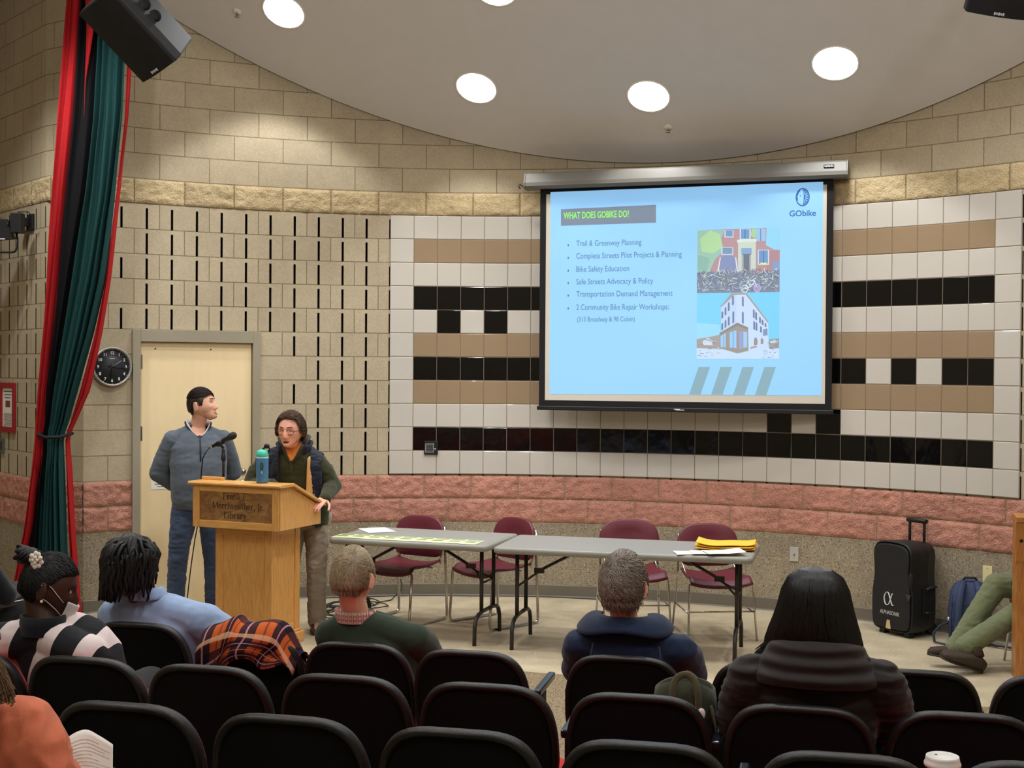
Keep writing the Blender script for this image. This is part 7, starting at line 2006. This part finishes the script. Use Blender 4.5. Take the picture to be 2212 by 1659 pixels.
ROWS = [
 ('front row of black seats', 0.86, [(290, 5.51, 'behind the person in the light denim shirt', 1), (530, 5.27, 'with the plaid shirt thrown over it', 1), (765, 5.12, 'behind the person in the dark green sweater', 1), (1010, 4.97, 'empty, beside the green sweater at the aisle', 0),
   (1345, 4.92, 'behind the person in the blue jacket', 1), (1666, 4.83, 'partly hidden left of the brown quilted coat', 1), (1985, 4.72, 'empty, right of the brown quilted coat', 1), (2290, 4.63, 'cut by the right edge of the picture', 0)]),
 ('second row of black seats', 0.96, [(-92, 4.60, 'cut by the left edge beside the orange shirt', 1), (170, 4.51, 'holding the person in stripes', 1), (437, 4.39, 'in front of the plaid shirt from the camera', 1), (735, 4.26, 'behind the back of the green sweater seat', 1), (1045, 4.16, 'with a free armrest at the aisle', 1),
   (1375, 4.03, 'holding the olive bag', 1), (1730, 3.90, 'holding the person in the quilted coat', 1), (2090, 3.85, 'rightmost, below the brown shoes', 0)]),
 ('third row of black seats', 1.027, [(255, 3.63, 'behind the printed white sheet', 1), (610, 3.50, 'second from the left', 1), (985, 3.375, 'in the middle, third from the left', 1), (1390, 3.27, 'right of the middle, fourth from the left', 1), (1830, 3.195, 'left of the white cup lid', 1), (2270, 3.14, 'right of the white cup lid', 0)]),
]
seat_proto = None
RN = {0: 'front row', 1: 'second row', 2: 'third row'}
for ri, (grp, top, lst) in enumerate(ROWS):
    for i, (px, d, what, nxt) in enumerate(lst):
        p = D(px, 1400, d); q = Vector((0, .295, 0)); q.rotate(Euler((0, 0, SEAT_RZ)))
        base = Vector((p.x - q.x, p.y - q.y, 0)); base.z = ramp(base.x, base.y)
        lab = 'black-shelled auditorium seat in the %s, %s' % (RN[ri], what)
        if seat_proto is None:
            seat_proto = make_seat(lab, base, SEAT_RZ, grp); t = seat_proto
        else:
            t = seat_proto.copy(); COL.objects.link(t); t.location = base; t.rotation_euler = (0, 0, SEAT_RZ); t['label'] = lab; t['group'] = grp
            for ch in PROTO_PARTS:
                c = ch.copy(); COL.objects.link(c); c.parent = t
        if t is seat_proto: PROTO_PARTS = list(children(t))
        add_arm(t, -1)                       # local -x is picture right
        if i == 0 or (ri == 0 and i == 4): add_arm(t, 1)
        SEATS[(ri, px)] = t

# seat of the person at the left edge
t = seat_proto.copy(); COL.objects.link(t); t.location = g10.location; t.rotation_euler = g10.rotation_euler; t['group'] = 'side seats'
t['label'] = 'black auditorium seat of the person cut off by the left edge'
for ch in PROTO_PARTS:
    c = ch.copy(); COL.objects.link(c); c.parent = t
add_arm(t, -1); add_arm(t, 1)

# plaid shirt thrown over the seat in front of the lectern
st = SEATS[(0, 530)]
m = plaid('plaid_flannel', rgb(196, 96, 46), [(0, 4.2, .0, .5, rgb(26, 24, 40), .92), (1, 4.6, .0, .5, rgb(26, 24, 40), .86), (0, 4.2, .22, .28, rgb(206, 150, 160), .8), (1, 4.6, .22, .28, rgb(206, 150, 160), .8), (0, 4.2, .72, .78, rgb(90, 40, 40), .7), (1, 4.6, .72, .77, rgb(236, 190, 150), .6)])
mb = MB()
def drape(u, v):
    x = .215 - .42 * u                          # picture left to right (local x flips)
    s = (v - .45) * 1.0                         # distance over the top edge
    x += .035 * math.sin(6 * v + 2) * (1 if v > .45 else .4)
    xx = max(-.225, min(.225, x)); 
    topz = .60 + .26 * (max(0.0, 1 - (abs(xx) / (BW / 2)) ** 2.6)) ** .42
    rear = .27 - .24 * u + .05 * math.sin(u * 9)       # how far it hangs at the back
    f = .014 + .014 * (1 + math.sin(u * 17 + v * 5)) * .5 + .010 * (1 + math.sin(u * 8 - v * 11)) * .5
    if v < .45: k = (v - .45) / .45 * .24; z = topz + k + f * .6; y = byz(xx, z) - .078 - f
    elif v < .6: t_ = (v - .45) / .15; a = PI * (1 - t_); y = byz(xx, topz) - .018 + .066 * math.cos(a) * 1.0; z = topz + (.020 + f) * math.sin(a) + f * .6
    else: k = (v - .6) / .4 * rear; z = topz - k; y = byz(xx, z) + .046 + f
    return Vector((x + .02 * math.sin(13 * u + 3 * v), y, z))
mb.grid(drape, 48, 60)
po_ = ob('plaid_shirt', mb, m, None, loc=st.location, solid=.004); po_.rotation_euler = (0, 0, SEAT_RZ)
tag(po_, 'orange and navy plaid flannel shirt draped over a front row seat before the lectern', 'shirt')

# olive bag standing on the second-row seat
OLB = fabric('olive_canvas', rgb(54, 58, 40), .12, 50, .4, 300)
bs = D(1480, 1500, 4.33); bz = ramp(bs.x, bs.y) + .49
tb = thing('tote_bag', 'olive green bag with webbing handles standing on a second row seat', 'bag', (bs.x, bs.y, bz), SEAT_RZ)
zt_ = D(1480, 1447, 4.33).z - bz
mb = MB()
def brg(z, rx, ry, o=0.0): return [Vector((rx * math.copysign(abs(math.cos(a)) ** .7, math.cos(a)), ry * math.copysign(abs(math.sin(a)) ** .7, math.sin(a)), z + o * (math.cos(a) ** 2 * -1 + .3 * math.sin(a)))) for a in [2 * PI * i / 36 for i in range(36)]]
mb.loft([brg(0, .085, .075), brg(.02, .10, .09), brg(.15, .105, .095), brg(zt_ - .08, .105, .085, .015), brg(zt_ - .03, .100, .075, .03), brg(zt_ - .032, .092, .068, .03), brg(zt_ - .12, .088, .066, .01), brg(.06, .08, .06)], cap=True); ob('bag_body', mb, OLB, tb)
WEB = fabric('olive_webbing', rgb(84, 86, 62), .1, 80, .4, 400)
mb = MB(); mb.tube(smooth_path([(.035, .082, zt_ - .16), (.034, .094, zt_ - .06), (.022, .09, zt_ - .012), (-.008, .085, zt_ + .004), (-.036, .088, zt_ - .014), (-.05, .094, zt_ - .06), (-.052, .085, zt_ - .16)]), .0115, 8, flat=((0, 1, 0), .3)); ob('handle', mb, WEB, tb)
mb = MB(); mb.tube(smooth_path([(.035, -.07, zt_ - .16), (.03, -.078, zt_ - .07), (.0, -.074, zt_ - .03), (-.04, -.078, zt_ - .07), (-.05, -.07, zt_ - .16)]), .0115, 8, flat=((0, 1, 0), .3)); ob('handle', mb, WEB, tb)
mb = MB(); mb.tube([(-.09, .06, zt_ - .1), (-.108, .05, zt_ - .18), (-.112, .05, zt_ - .3), (-.12, .06, zt_ - .4)], .013, 8, flat=((1, 0, 0), .4)); ob('strap', mb, WEB, tb)
mb = MB(); mb.ell((-.062, .098, zt_ - .12), (.013, .006, .02), 12); ob('white_tag', mb, WHITEP, tb)

# paper cup on the armrest between two third-row seats
cp_ = D(2036, 1640, 3.34); arm_z = ramp(*[SEATS[(2, 1830)].location[k] for k in (0, 1)]) + .681
cup = thing('paper_cup', 'red paper cup with a white lid on an armrest in the third row', 'cup', (cp_.x, cp_.y, arm_z))
mb = MB(); mb.lathe([(.028, 0), (.030, .001), (.041, .112), (.042, .114)], 32); ob('cup_body', mb, pm('cup_red', rgb(120, 40, 44), .6, .05), cup)
mb = MB(); mb.lathe([(.0445, .106), (.0465, .109), (.0465, .116), (.044, .119), (.0425, .128), (.0415, .1335), (.039, .1345), (.036, .128), (.0, .1275)], 40); lid_ = ob('lid', mb, WHITEP, cup)
mb = MB(); mb.ell((-.008, .028, .1285), (.004, .003, .0014), 8); ob('sip_hole', mb, INK, lid_)
